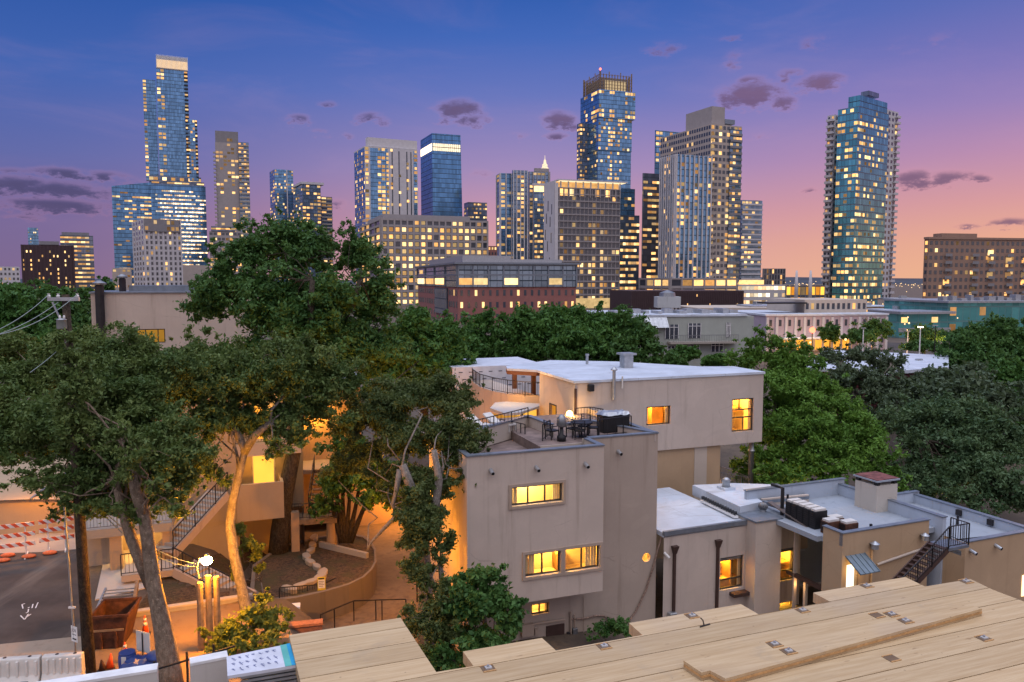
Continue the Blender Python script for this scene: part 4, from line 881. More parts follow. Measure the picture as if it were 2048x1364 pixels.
# back terrace: curved wall, floor, railing
cv = [A.uvz(*q, 6.3) for q in ((1082, 793), (1050, 792), (1015, 788), (985, 782), (960, 774), (946, 764), (940, 754))]
bk = [A.uvz(*q, 6.3) for q in ((945, 745), (1000, 742), (1060, 742))]
MB().prism(cv+[(bk[0][0], bk[0][1]), (BX0+.2, cv[0][1]+9)], -3, 6.3).build('round_terrace_wall', M['stucco'], h)
rail(h, [(a, b, 6.3) for a, b in cv], .95, .2, mid=True)
wl = [A.uvz(*q, 6.3) for q in ((950, 745), (1010, 747), (1062, 752), (1090, 752))]
g = MB()
for a, b in zip(wl[:-1], wl[1:]): g.bar((*a, 6.8), (*b, 6.8), .2, 1.0)
g.build('terrace_back_wall', M['stucco_tan'], h)
# small curved porch roof with the glowing room under it
pc = [A.uvz(*q, 6.0) for q in ((980, 819), (990, 808), (1012, 806), (1079, 810), (1079, 815), (1040, 828), (1010, 830))]
MB().prism(pc, 5.95, 6.1).build('porch_roof', M['roof_grey'], h)
pi = [A.uvz(*q, 6.0) for q in ((984, 826), (1012, 829), (1040, 827), (1078, 814))]
g = MB()
for a, b in zip(pi[:-1], pi[1:]): g.bar((a[0], a[1]+.5, 5.1), (b[0], b[1]+.5, 5.1), .1, 1.6)
g.build('porch_glazing', M['lit_amber'], h)
for q in ((0, .1), (.33, .2), (.66, .3), (1, .5)):
    a = Vector((*pi[0], 0)).lerp(Vector((*pi[-1], 0)), q[0]); MB().box(a.x-.05, a.x+.05, a.y+.2, a.y+.3, 4.4, 5.94).build('porch_post', M['wood'], h)
# wall lamp by the door, down pipes, vents on the upper wall
vl = A.onu(1140, 828, BX0)
t = thing('torch_lamp', 'bright flame like lamp on a pole at the corner of the roof terrace', 'lamp', A.w(BX0-.5, vB-.35, 0))
zl = A.onv(1140, 828, vB)[1]
MB().tube([(0, 0, zd), (0, 0, zl-.3)], .03, 8).build('pole', M['dark_metal'], t); MB().sphere((0, 0, zl), .2, 10, 8, (1, 1, 1.4)).build('lamp_globe', M['lamp_orange'], t)
lamp('terrace_light', A.w(BX0-.5, vB-.75, zl), 260, (1, .55, .16), .2)
g = MB().box(BX0-.06, BX0+.06, vB-.12, vB-.005, 4.6, ZT-.3).build('downpipe', M['brown_metal'], h)
u, z = A.onv(1180, 775, vB); MB().box(u-.18, u+.18, vB-.25, vB, z-.2, z+.2).build('flood_lamp', M['black'], h, bevel=.03)
for px, y0, y1, r, mm in ((1225, 740, 798, .1, 'galv'), (1242, 752, 776, .05, 'white_plastic')):
    u, z0 = A.onv(px, y1, vB); z1 = A.onv(px, y0, vB)[1]; o = MB().tube([(u, vB-.16, z0), (u, vB-.16, z1)], r, 10).build('flue_pipe', M[mm], h)
    if r > .08: MB().lathe([(.2, 0), (.2, .06), (.06, .2)], (u, vB-.16, z1), 12).build('flue_cap', M['galv'], o)
for px, py, w_, hh in ((1240, 733, .33, .85), (1163, 727, .07, .6)):
    p = A.uvz(px, py, ZT+.1); t = thing('roof_vent', 'square metal vent with a hat on the back edge of the white roof' if w_ > .2 else 'thin white vent pipe near the middle of the white roof', 'vent', A.w(p[0], p[1]-.9, ZT+.14), A.a)
    MB().box(-w_, w_, -w_, w_, 0, hh).build('body', M['galv'], t); MB().box(-w_*1.5, w_*1.5, -w_*1.5, w_*1.5, hh, hh+.12).build('cap', M['galv'], t)
u = A.onv(1502, 930, vB+.5)[0]; t = MB().lathe([(.17, -3.3), (.17, ZB-.7), (.22, ZB-.68), (.22, ZB-.6), (.15, ZB-.58), (.15, ZB-.01)], (u, vB+.5, 0), 14).build('steel_column', M['galv'], h, True)
rail(h, [(uW+.05, vB+.3, .9), (u-.2, vB+.3, .35), (u-.2, vB+3.5, .35)], 1.0, .16, m='grey_metal'); MB().box(uW, u+.2, vB+.2, vB+5, -.1, .3).build('side_landing', M['concrete'], h)
lamp('under_block_light', A.w(uW+.9, vB+3.0, ZB-.5), 160, (1, .50, .12), .2)
lamp('porch_light', A.w((pi[0][0]+pi[-1][0])/2, pi[0][1]-.2, 5.6), 60, (1, .55, .16), .2); lamp('canopy_light', A.w(2.0, 16.5, 7.6), 220, (1, .50, .13), .2); lamp('canopy_light', A.w(0.6, 14.8, 7.3), 80, (1, .50, .13), .2)
# house-wrapped building site behind the terrace
p = at_y(905, 760, 58); t = thing('wrapped_house', 'unfinished house sheathed in white house wrap behind the round terrace', 'house', (p.x, p.y, 0), R_(20))
q0 = at_y(900, 735, 58); M['wrap_print'] = plain('wrap_print', (.07, .09, .14), .7); wr = plain('house_wrap', (.56, .60, .68), .6, 0, .1, 1.5)
MB().box(0, 7.5, 0, 6, -3, q0.z).build('wall', wr, t); rr = random.Random(5)
for j in range(3):
    for i in range(9): a = .5+i*.8+(j % 2)*.3; MB().box(a, a+.3, -.012, -.002, q0.z-.45-j*.55, q0.z-.38-j*.55).build('print', M['wrap_print'], t)
# furniture on the roof terrace
def patio_chair(lab, px, py, rz, sc=1.0):
    p = A.uvz(px, py, zd2); t = thing('patio_chair', lab, 'chair', A.w(p[0], p[1], zd2), rz, 'dark patio chairs on the roof terrace')
    MB().box(-.25, .25, -.25, .25, .40, .46).build('seat', M['black'], t); g = MB().bar((-.24, .24, .44), (-.24, .32, .95), .04).bar((.24, .24, .44), (.24, .32, .95), .04)
    for k in range(5): g.bar((-.24, .25+k*.015, .55+k*.09), (.24, .25+k*.015, .55+k*.09), .05, .02)
    g.build('backrest', M['black'], t)
    for a in (-.23, .23):
        for c in (-.23, .23): MB().box(a-.02, a+.02, c-.02, c+.02, 0, .4).build('leg', M['black'], t)
        MB().bar((a*1.08, -.23, .66), (a*1.08, .26, .66), .05, .03).bar((a*1.08, -.22, .4), (a*1.08, -.22, .66), .03).build('armrest', M['black'], t)
for k, (px, py, rz, lab) in enumerate(((1104, 878, 2.2, 'black patio chair nearest the low wall corner on the terrace'), (1146, 874, .6, 'black patio chair left of the terrace table'), (1168, 868, -.4, 'black patio chair behind the terrace table'), (1186, 872, -1.6, 'black patio chair right of the terrace table'), (1160, 878, 3.0, 'black patio chair in front of the terrace table'))): patio_chair(lab, px, py, rz)
p = A.uvz(1163, 873, zd2); t = thing('patio_table', 'dark round patio table ringed by chairs on the roof terrace', 'table', A.w(*p, zd2))
MB().lathe([(.55, .70), (.55, .74)], (0, 0, 0), 18).build('tabletop', M['black'], t); MB().lathe([(.3, 0), (.04, .06), (.04, .7)], (0, 0, 0), 12).build('pedestal', M['black'], t)
p = A.uvz(1123, 882, zd2); t = thing('patio_heater', 'upright dark patio stand under a grey cover on the terrace', 'heater', A.w(*p, zd2))
MB().lathe([(.22, 0), (.22, .25), (.1, .32), (.08, .9)], (0, 0, 0), 12).build('stand', M['black'], t, True); MB().lathe([(.16, .68), (.24, .78), (.22, 1.1), (.12, 1.25), (.02, 1.3)], (0, 0, 0), 12).build('cover', M['grey_metal'], t, True)
p = A.uvz(1226, 862, zd2); t = thing('roof_unit', 'dark air unit under a crumpled silver sheet at the terrace railing', 'air unit', A.w(*p, zd2), A.a)
MB().box(-.75, .75, -.4, .4, 0, .95).build('casing', M['black'], t, bevel=.03)
g = MB(); rr = random.Random(8); nx2 = 10
vs = [(-.85+i*.17+rr.uniform(-.02, .02), -.48+j*.16, .99+rr.uniform(0, .09)-(.14 if j in (0, 6) or i in (0, nx2) else 0)) for j in range(7) for i in range(nx2+1)]
g.add(vs, [(j*(nx2+1)+i, j*(nx2+1)+i+1, (j+1)*(nx2+1)+i+1, (j+1)*(nx2+1)+i) for j in range(6) for i in range(nx2)]); g.build('silver_sheet', M['galv'], t)
for px, py, lab in ((965, 862, 'white sun lounger at the left end of the terrace'), (1000, 858, 'white sun lounger nearer the terrace middle')):
    p = A.uvz(px, py, zd2); t = thing('sun_lounger', lab, 'lounger', A.w(*p, zd2), A.a+.5, 'white sun loungers')
    MB().box(-.3, .3, -.9, .35, .3, .38).build('seat', M['white_plastic'], t); MB().add([(-.3, .35, .38), (.3, .35, .38), (.3, .95, .75), (-.3, .95, .75), (-.3, .38, .3), (.3, .38, .3), (.3, .98, .68), (-.3, .98, .68)], [(0, 1, 2, 3), (7, 6, 5, 4), (0, 4, 5, 1), (1, 5, 6, 2), (2, 6, 7, 3), (3, 7, 4, 0)]).build('backrest', M['white_plastic'], t)
    for a in (-.27, .27):
        for c in (-.85, .3): MB().box(a-.03, a+.03, c-.03, c+.03, 0, .3).build('leg', M['white_plastic'], t)
# ---- low white-roofed house at the right
zc = 1.75; C = Fr(at_z(1493, 1042, zc), 22)
h = thing('low_house', 'low stucco house with a stepped white roof and ribbed skylight slot', 'house', C.w(0, 0, 0), C.a)
uA = C.uvz(1321, 1062, zc)[0]; ub = C.onv(1511, 1100, -.75)[0]; ub2 = C.onv(1562, 1100, -.75)[0]; ue = C.onv(1602, 1060, 0)[0]
LWa = rectm(C, 0, 1440, 1487, 1117, 1109, 1182, 1172); TW = rectm(C, 0, 1561, 1590, 1099, 1094, 1163, 1157); TW2 = rectm(C, 0, 1559, 1589, 1206, 1201, 1250, 1245)
g = wall_v(MB(), 0, uA, ue, -4.2, zc, [LWa, TW, TW2]); g.quad((ue, 0, -4.2), (ue, 6, -4.2), (ue, 6, zc), (ue, 0, zc)); g.build('front_wall', M['stucco'], h)
MB().box(ub, ub2, -.75, .02, -4.2, zc+.12).build('chimney_breast', M['stucco'], h)
MB().box(ub-.05, ub2+.05, -.81, .75, zc+.12, zc+.2).build('chimney_cap', M['cap_metal'], h); MB().box(ub, ub2, .02, .7, zc, zc+.12).build('chimney_shoulder', M['stucco'], h)
MB().box(uA, 0.0, 0, 7.0, zc-.25, zc-.02).build('white_roof', M['membrane'], h); MB().box(uA-.02, ub, -.08, .1, zc-.15, zc+.07).build('roof_edge', M['cap_metal'], h)
MB().box(ub2, ue+.05, -.08, .12, zc-.1, zc+.12).build('roof_edge', M['cap_metal'], h)
# raised slab and ribbed slot
zr = zc+.55; q = [C.uvz(*p_, zr) for p_ in ((1385, 970), (1480, 1013), (1525, 1003), (1468, 966))]
MB().prism(q, zc-.03, zr).build('raised_roof', M['membrane'], h)
a, b = Vector((*C.uvz(1407, 997, zc+.2), 0)), Vector((*C.uvz(1476, 1030, zc+.2), 0)); g = MB(); d = (b-a).normalized(); nrm = Vector((d.y, -d.x, 0))
if nrm.x > 0 or nrm.y > 0.2: nrm = -nrm
for i in range(14):
    p = a.lerp(b, (i+.5)/14); g.tube([p+Vector((0, 0, zc+.28))+nrm*.03, p+Vector((0, 0, zc+.28))+nrm*.16], .1, 8)
g.build('ribbed_vent_slot_grille', M['black'], h); g = MB().bar(a+Vector((0, 0, zc+.10))+nrm*.1, b+Vector((0, 0, zc+.10))+nrm*.1, .26, .1); g.build('slot_sill', M['white_paint'], h)
q2 = [C.uvz(*p_, zc+.35) for p_ in ((1468, 966), (1551, 969), (1614, 992), (1523, 1003))]
MB().prism(q2, -1, zc+.35).build('right_roof', M['membrane'], h)
e = [C.uvz(*p_, zc+.45) for p_ in ((1530, 1000), (1551, 968), (1616, 992), (1523, 1001), (1602, 1028))]
g = MB().bar((*e[1], zc+.4), (*e[2], zc+.4), .2, .16).bar((*e[2], zc+.39), (*e[3], zc+.39), .2, .16).bar((*e[3], zc+.41), (*e[4], zc+.41), .2, .16); g.build('roof_edge', M['cap_metal'], h)
vW = C.uvz(1615, 1010, zc)[1]; uwa, uwb = e[3][0], e[2][0]
g = MB().bar((e[2][0], e[2][1], .8), (e[3][0], e[3][1], .8), .16, 3.0); g.build('step_wall', M['stucco'], h)
p0 = Vector((*e[3], 0)).lerp(Vector((*e[2], 0)), .55); p1 = Vector((*e[3], 0)).lerp(Vector((*e[2], 0)), .85); off = Vector((.04, -.1, 0))
MB().bar(p0+off+Vector((0, 0, zc-.35)), p1+off+Vector((0, 0, zc-.35)), .04, .42).build('window', M['frame_dark'], h); MB().bar(p0.lerp(p1, .06)+off*1.3+Vector((0, 0, zc-.35)), p0.lerp(p1, .94)+off*1.3+Vector((0, 0, zc-.35)), .04, .32).build('window', M['lit_amber'], h)
win_v(h, 0, LWa, (1,), rows=(.42, 1), fw=.08); win_v(h, 0, TW, (1,), rows=(.42, 1), fw=.07); win_v(h, 0, TW2, (1,), fw=.07)
for r in (LWa, TW): MB().box(r[0]+.07, r[1]-.07, .125, .155, r[3]-.22, r[3]-.08).build('blind', M['grey_metal'], h)
room_v(h, C, 0, LWa, 1.5, 210, (1, .50, .05), [(LWa[0]+.1, LWa[0]+.8, .9, 1.5, LWa[2]-.3, LWa[2]+1.05), (LWa[0]-.2, LWa[1]+.2, .5, 1.1, LWa[2]-.3, LWa[2]+.3), (LWa[1]-.5, LWa[1]-.42, .4, 1.6, LWa[2]-.3, LWa[3]+.2)])
room_v(h, C, 0, (TW[0], TW[1], TW[2], TW[3]), 1.3, 130, (1, .52, .05), [(TW[0]-.1, TW[1]+.1, .5, 1.2, TW[2]-.3, TW[2]+.75)], mrg=.12); room_v(h, C, 0, TW2, 1.0, 60, (1, .52, .05), mrg=.12)
for px, yt in ((1350, 1092), (1437, 1080)):
    u, z = C.onv(px, yt, -.1); o = MB().box(u-.06, u+.06, -.14, -.01, -4.0, z-.3).build('downpipe', M['brown_metal'], h)
    MB().add([(u-.17, -.24, z), (u+.17, -.24, z), (u+.17, -.005, z), (u-.17, -.005, z), (u-.08, -.16, z-.38), (u+.08, -.16, z-.38), (u+.08, -.005, z-.38), (u-.08, -.005, z-.38)], [(0, 1, 2, 3), (0, 4, 5, 1), (1, 5, 6, 2), (3, 7, 4, 0), (4, 7, 6, 5)]).build('rain_hopper', M['brown_metal'], o)
u, z = C.onv(1328, 1105, 0); MB().tube([(u, -.02, z), (u+.12, -.3, z-.2)], .07, 8).build('security_light', M['white_plastic'], h)
u, z = C.onv(1341, 1228, 0); MB().box(u-.2, u+.2, -.3, -.005, z-.15, z+.15).build('meter_box', M['galv'], h, bevel=.02)
u0, z = C.onv(1466, 1192, -.3); u1 = C.onv(1498, 1188, -.3)[0]; MB().box(u0, u1, -.4, -.005, z-.08, z+.1).build('small_hood', M['brown_metal'], h)
# turbine vent and cowl vent on the low roof
p = C.uvz(1526, 1022, zc+.2); t = thing('turbine_vent', 'ribbed ball shaped turbine vent on the chimney top', 'vent', C.w(p[0], p[1], zc+.2))
MB().lathe([(.16, 0), (.16, .1)], (0, 0, 0), 14).build('neck', M['galv'], t); g = MB()
for k in range(16):
    a = 2*math.pi*k/16; g.tube([(.15*math.cos(a), .15*math.sin(a), .1), (.23*math.cos(a+.25), .23*math.sin(a+.25), .22), (.23*math.cos(a+.4), .23*math.sin(a+.4), .3), (.12*math.cos(a+.6), .12*math.sin(a+.6), .42), (.01, .01, .44)], .03, 5)
g.build('turbine_fin_rib', M['grey_metal'], t, True)
p = C.uvz(1452, 978, zr); t = thing('cowl_vent', 'white capped vent on a square base on the raised white roof', 'vent', C.w(p[0], p[1], zr), C.a)
MB().box(-.36, .36, -.36, .36, 0, .14).build('base', M['membrane'], t); MB().lathe([(.24, .14), (.2, .3), (.22, .32), (.22, .5), (.26, .52), (.1, .66)], (0, 0, 0), 14).build('cowl', M['galv'], t, True)
# ---- tan house with parapet roofs
zD = 2.4; C = Fr(at_z(1493, 1042, 2.4), 22); hD = thing('parapet_house', 'tan stucco house with blue grey parapet roofs and an outside stair', 'house', C.w(0, 0, 0), C.a)
h = hD; u0, u1, v0 = 2.85, 8.32, -3.2; uDv = 8.97; uPL = max(C.uvz(1617, 987, zD+.35)[0], 1.0); uPL = min(uPL, 2.6)
DR = rectm(C, v0, 1692, 1715, 1130, 1127, 1215, 1212)
g = wall_v(MB(), v0, u0, u1, -4.2, zD, [DR]); wall_u(g, u0, v0, -2.0, -4.2, zD); g.quad((u1, v0, -4), (u1, v0+.2, -4), (u1, v0+.2, zD), (u1, v0, zD)).quad((u1, v0+.2, -4), (u1, v0+5, -4), (u1, v0+5, zD-.76), (u1, v0+.2, zD-.76)); g.build('wall', M['stucco_tan'], h)
MB().quad((DR[0], v0+.14, DR[2]), (DR[1], v0+.14, DR[2]), (DR[1], v0+.14, DR[3]), (DR[0], v0+.14, DR[3])).build('lit_door', M['lit_white'], h)
MB().box(DR[1]-.1, DR[1]+.01, v0-.02, v0+.13, DR[2], DR[3]).build('door_frame', M['timber_post'], h); lamp('door_light', C.w((DR[0]+DR[1])/2, v0-.35, DR[3]-.25), 25, (1, .62, .22), .1)
MB().box(u0+.01, uDv, v0+.2, 3.2, zD-.75, zD-.5).box(uPL, u0, -1.9, 3.2, zD-.75, zD-.501).build('roof_deck', M['roof_grey'], h)
for q_ in ((u0, u1, v0+.001, v0+.2, zD-.6, zD-.002), (u0+.001, u0+.2, v0+.2, -2.0, zD-.6, zD-.003), (uPL, 9.4, 3.2, 3.4, -3, zD+.35)): MB().box(*q_).build('parapet', M['parapet'], h)
for q_ in ((u0-.04, u1+.04, v0-.04, v0+.24, zD, zD+.05), (u0-.04, u0+.24, v0+.24, -1.96, zD, zD+.045), (uPL-.04, 9.5, 3.16, 3.44, zD+.35, zD+.4)): MB().box(*q_).build('parapet_cap', M['cap_metal'], h)
# dividing parapet and lower right roof
q = [C.uvz(*p_, zD+.1) for p_ in ((1768, 1000), (1891, 1039))]; uD = 9.1
MB().box(uD-.12, uD+.12, -3.4, 3.2, -3, zD+.1).build('dividing_parapet', M['parapet'], h); MB().box(uD-.16, uD+.16, -3.44, 3.2, zD+.1, zD+.15).build('parapet_cap', M['cap_metal'], h)
zE = 1.6; v1 = -4.55; ur = 24
RWn = rectm(C, v1, 2044, 2062, 1150, 1148, 1168, 1166)
g = wall_v(MB(), v1, uD-.0, ur, -4.2, zE); g.quad((uD, v1, -4), (uD, v1, zE), (uD, -3.2, zE), (uD, -3.2, -4)); g.build('right_wall', M['stucco_tan'], h)
MB().box(RWn[0], RWn[1]+.6, v1-.03, v1+.01, RWn[2]-.6, RWn[3]).build('window', M['lit_white'], h)
MB().box(uD, 14.0, v1+.2, 2.4, zE-.7, zE-.45).build('roof_deck', M['roof_grey'], h)
for q_ in ((uD+.13, ur, v1+.001, v1+.2, zE-.6, zE-.002), (13.8, 14.05, -4.3, 2.9, -3, zE+.02), (uD, 14.2, 2.3, 2.5, -3, zE+.15)): MB().box(*q_).build('parapet', M['parapet'], h)
for q_ in ((uD+.13, ur, v1-.04, v1+.24, zE, zE+.05), (13.76, 14.09, -4.3, 2.94, zE+.02, zE+.075), (uD, 14.2, 2.26, 2.54, zE+.15, zE+.2)): MB().box(*q_).build('parapet_cap', M['cap_metal'], h)
for q_, r_ in ((((9.6, 1.2, zE-.42), (10.6, .4, zE-.4), (11.8, .9, zE-.42), (13.2, .2, zE-.42)), .035), (((12.5, -1.5, zE-.44), (12.5, -1.5, zE+.05)), .06), (((11.2, 1.5, zE-.44), (11.2, 1.5, zE-.1)), .09), (((10.2, -3.2, zE-.42), (13.4, -3.6, zE-.42)), .03)): MB().tube(q_, r_, 7).build('roof_pipe', M['dark_metal'], h)
for u_, v_ in ((13.72, -.6), (13.72, -2.4)): MB().box(u_-.06, u_+.07, v_-.15, v_+.15, zE-.35, zE-.05).build('scupper', M['dark_metal'], h)
# awning over the lit door
aw = rectm(C, v0, 1690, 1722, 1112, 1107, 1130, 1127); a0, a1 = aw[0], aw[1]+.25; g = MB(); zt2 = aw[3]
g.add([(a0, v0-.9, zt2-.55), (a1, v0-.9, zt2-.55), (a1, v0-.01, zt2), (a0, v0-.01, zt2), (a0, v0-.9, zt2-.59), (a1, v0-.9, zt2-.59), (a1, v0-.01, zt2-.04), (a0, v0-.01, zt2-.04)], [(0, 1, 2, 3), (7, 6, 5, 4), (0, 4, 5, 1), (1, 5, 6, 2), (3, 2, 6, 7), (0, 3, 7, 4)])
for k in range(5): x = a0+.03+k*(a1-a0-.09)/4; g.bar((x, v0-.9, zt2-.535), (x, v0-.01, zt2+.015), .03, .03)
g.build('awning', plain('seam_metal', (.20, .25, .28), .4, .6), h)
for px, y0, rad in ((1747, 1092, .17), (1847, 1075, .16)):
    u, z = C.onv(px, y0, v0-.12); MB().lathe([(rad, 0), (rad, .22), (rad*1.3, .24), (.03, .36)], (u, v0-.2, z-.1), 12).build('vent_hood', M['galv'], h)
    if px < 1800: MB().tube([(u, v0-.07, z-.1), (u, v0-.07, -4)], .05, 8).build('downpipe', M['stucco_tan'], h)
a = C.onv(1752, 1128, v0); b = C.onv(1856, 1092, v0); MB().tube([(a[0], v0-.07, a[1]), (b[0], v0-.07, b[1])], .06, 8).build('sloping_pipe', M['stucco_pale'], h)
for px, py in ((1990, 1093), (1940, 1103)): u, z = C.onv(px, py, v1); spout(h, u, z+.1, v1)
# outside stair
s1 = C.onv(1878, 1090, v1-.5); s0 = C.onv(1800, 1160, v1-.5); st = thing('outside_stair', 'dark steel stair climbing the tan house to its flat roof', 'stair', C.w(0, 0, 0), C.a)
for vv, name in ((v1-.95, 'stringer'), (v1-.05, 'stringer')): MB().bar((s0[0]-.9, vv, s0[1]-.95), (s1[0], vv, s1[1]-.05), .06, .3).build(name, M['brown_metal'], st)
nst = 14
for k in range(nst): f_ = (k+.5)/nst; x = s0[0]-.9+(s1[0]-s0[0]+.9)*f_; z = s0[1]-.9+(s1[1]-s0[1]+.95)*f_; MB().box(x-.14, x+.14, v1-.92, v1-.08, z-.02, z+.02).build('tread', M['brown_metal'], st)
MB().box(s1[0], s1[0]+1.3, v1-1.0, v1-.02, s1[1]-.12, s1[1]).build('landing', M['cap_metal'], st)
zz_ = s1[1]; rail(st, [(s1[0]-1.0, v1-.98, zz_-.72), (s1[0], v1-.98, zz_), (s1[0]+1.27, v1-.98, zz_), (s1[0]+1.27, v1-.05, zz_)], 1.0, .13)
rail(st, [(s0[0]-.9, v1-.96, s0[1]-.9), (s1[0]-1.0, v1-.98, zz_-.72)], .9, .16)
# chimney on the roof
p = C.uvz(1757, 1010, zD-.3); t = thing('chimney', 'square white plastered chimney with a rusty flat lid', 'chimney', C.w(p[0], p[1]+.2, zD-.5), C.a)
MB().box(-.72, .72, -.72, .72, 0, 1.42).build('stack', stucco('chimney_plaster', (.52, .48, .42), amt=.7), t)
for a in (-.6, .6):
    for c in (-.6, .6): MB().box(a-.1, a+.1, c-.1, c+.1, 1.42, 1.62).build('lid_foot', M['black'], t)
MB().box(-.8, .8, -.8, .8, 1.62, 1.7).build('lid', M['roof_grey'], t); MB().box(-.76, .76, -.74, .74, 1.7, 1.74).build('rusty_sheet', plain('rust_red', (.16, .055, .05), .8, 0, .4, 3), t)
# bank of condenser boxes on the roof
zr_ = zD-.5; qa = C.uvz(1655, 1048, zr_); qb = C.uvz(1722, 1080, zr_)
def cond(lab, f_, hh, w_, offv=0, offu=0):
    u = 3.6+offu; v = .9-f_*2.6+offv; t = thing('condenser_unit', lab, 'air unit', C.w(u, v, zr_), C.a, 'air units on the roof')
    MB().box(-.4, .4, -w_, w_, 0, hh).build('casing', M['black'] if hh > .8 else M['rust'], t, bevel=.02); g = MB()
    for k in range(7): g.box(-.42, -.405, -w_+.05, w_-.05, .1+k*hh*.12, .1+k*hh*.12+.04)
    g.build('louvre_slat', M['dark_metal'], t); MB().box(-.34, .34, -w_*.8, w_*.8, hh, hh+.1).build('fan_cover', M['white_plastic'], t)
for k in range(5): cond(['back', 'second', 'middle', 'fourth', 'front'][k]+' unit of the tall black condenser row on the roof', .05+k*.16, .88, .19)
cond('low rusty condenser box beside the black row on the roof', 1.0, .6, .25); cond('low rusty condenser box nearest the roof parapet', 1.0, .55, .25, -.4, .7); cond('low rusty condenser box farther from the roof parapet', .8, .5, .25, 0, .75)
for q_, r_ in ((((3.4, 1.4, zr_), (3.4, 1.4, zr_+1.4), (3.4, 2.2, zr_+1.4)), .1), (((5.2, -2.6, zr_), (5.2, -2.6, zr_+.5)), .07), (((4.1, 1.8, zr_), (4.1, 1.8, zr_+.9)), .06)): MB().tube(q_, r_, 8).build('roof_pipe', M['dark_metal'], h)
# slot between the low house and the tan house: seam roof and balcony
t = thing('balcony_link', 'brown link between the two right hand houses with a seam metal roof and balcony', 'porch', C.w(0, 0, 0), C.a)
up0, up1 = ue+.02, u0-.06
if up1 < up0+.5: up0, up1 = 2.0+ue*0, 2.8
up0 = C.onv(1603, 1040, 0)[0]; va = -2.0; up1 = C.onv(1655, 1060, va)[0]
g = MB().add([(up0, va-.3, 1.55), (up1+.1, va-.3, 1.55), (up1+.1, 2.2, 2.35), (up0, 2.2, 2.35)], [(0, 1, 2, 3)])
for k in range(9): x = up0+.02+k*(up1-up0)/8.2; g.bar((x, va-.3, 1.58), (x, 2.2, 2.38), .04, .05)
g.bar((up0, va-.3, 1.5), (up1+.1, va-.3, 1.5), .06, .14); g.build('seam_roof', plain('seam_roof_brown', (.19, .155, .14), .5, .4), t)
MB().box(up0, up1+.1, .2, .3, -4, 1.7).build('back_wall', M['stucco_brown'], t); MB().box(up1, up1+.12, va-.25, va-.1, -4, 1.45).build('post', M['brown_metal'], t)
MB().box(up0, up1+.1, va-.2, .8, -.95, -.75).build('balcony_floor', M['brown_metal'], t); MB().box(up0, up1, va-.25, va-.18, .1, .2).box(up0, up1, va-.25, va-.2, -1.2, -.6).build('balcony_rail', M['brown_metal'], t)
rail(t, [(up0+.05, va-.2, -.75), (up1, va-.2, -.75)], .85, .12); lamp('link_light', C.w((up0+up1)/2, 0, -1.3), 12, (1, .55, .2), .1)
MB().box(up0+.2, up0+.35, -.2, -.05, -4, -.95).build('post', M['stucco_pale'], t)
# ------------------------------------------------------------------ timber deck under construction
def deck_mat(name, deg, tone=1.0):
    m, t, o = mat(name); v = t.mapping(t.obj(), (1, 1, 1), (0, 0, R_(-deg)))
    g1 = t.noise(t.mapping(v, (.5, 9, 1)), 1.6, 6, .65, .3); g2 = t.noise(t.mapping(v, (1.2, 40, 1)), 1.2, 4); kn = t.noise(t.mapping(v, (3, 9, 1)), 1.1, 2); big = t.noise(v, .35, 4)
    c = t.mix(t.smooth(g1, .3, .72), (.46*tone, .32*tone, .175*tone, 1), (.57*tone, .43*tone, .26*tone, 1)); c = t.mix(t.math('MULTIPLY', t.smooth(g2, .52, .72), .3), c, (.36, .24, .14, 1))
    rn = t.math('ADD', t.math('MULTIPLY', t.new('ShaderNodeObjectInfo').outputs['Random'], .2), .9); c = t.mix(1.0, c, t.comb(rn, rn, t.math('MULTIPLY', rn, .97)), 'MULTIPLY')
    c = t.mix(t.math('MULTIPLY', t.smooth(kn, .70, .77), .55), c, (.24, .14, .07, 1)); c = t.mix(t.math('MULTIPLY', t.smooth(big, .5, .75), .35), c, (.40, .33, .26, 1))
    dv = t.new('ShaderNodeTexVoronoi'); t.put(dv.inputs['Vector'], v); dv.inputs['Scale'].default_value = 2.6; c = t.mix(t.math('MULTIPLY', t.math('LESS_THAN', dv.outputs[0], .045), .5), c, (.16, .10, .06, 1))
    sm = t.noise(v, 1.1, 5, .65, .5); c = t.mix(t.math('MULTIPLY', t.smooth(sm, .56, .74), .28), c, (.30, .25, .19, 1))
    princ(t, o, c, .7, 0, t.bump(g2, .15, .004), spec=.25); return m
DK = deck_mat('laminated_timber', 0); DE = plain('timber_edge', (.50, .29, .12), .8, 0, .2, 8)
ZK = 7.6
def pix(*l, z=ZK): return [tuple(at_z(a, b, z)[:2]) for a, b in l]
out = pix((578, 1270), (801, 1235.5), (872.5, 1344), (947, 1332), (926, 1303), (1083.8, 1275.7), (1111.8, 1301), (1285, 1270), (1258, 1246), (1481.6, 1208), (1517, 1228.5), (1661.7, 1204), (1626.5, 1185.4), (1810.8, 1154), (1850, 1173), (1941, 1158), (1987, 1180), (2048, 1203))
last = Vector(out[-1]); dirv = (Vector(out[-1])-Vector(out[-2])).normalized(); out += [tuple(last+dirv*2.6)]
lf = Vector(at_z(601, 1364, ZK)[:2]); dl = (lf-Vector(out[0])).normalized()
out += [(12.5, 8.0), tuple(lf+dl*3.2)]
DF = Fr((0, 13), 20.5); ouv = [DF.uv(p) for p in out]
def clip(poly, v0, v1):
    def half(P, f):
        r = []
        for i in range(len(P)):
            a, b = P[i], P[(i+1) % len(P)]; fa, fb = f(a), f(b)
            if fa >= 0: r.append(a)
            if (fa >= 0) != (fb >= 0): k = fa/(fa-fb); r.append((a[0]+(b[0]-a[0])*k, a[1]+(b[1]-a[1])*k))
        return r
    return half(half(poly, lambda p: p[1]-v0), lambda p: v1-p[1])
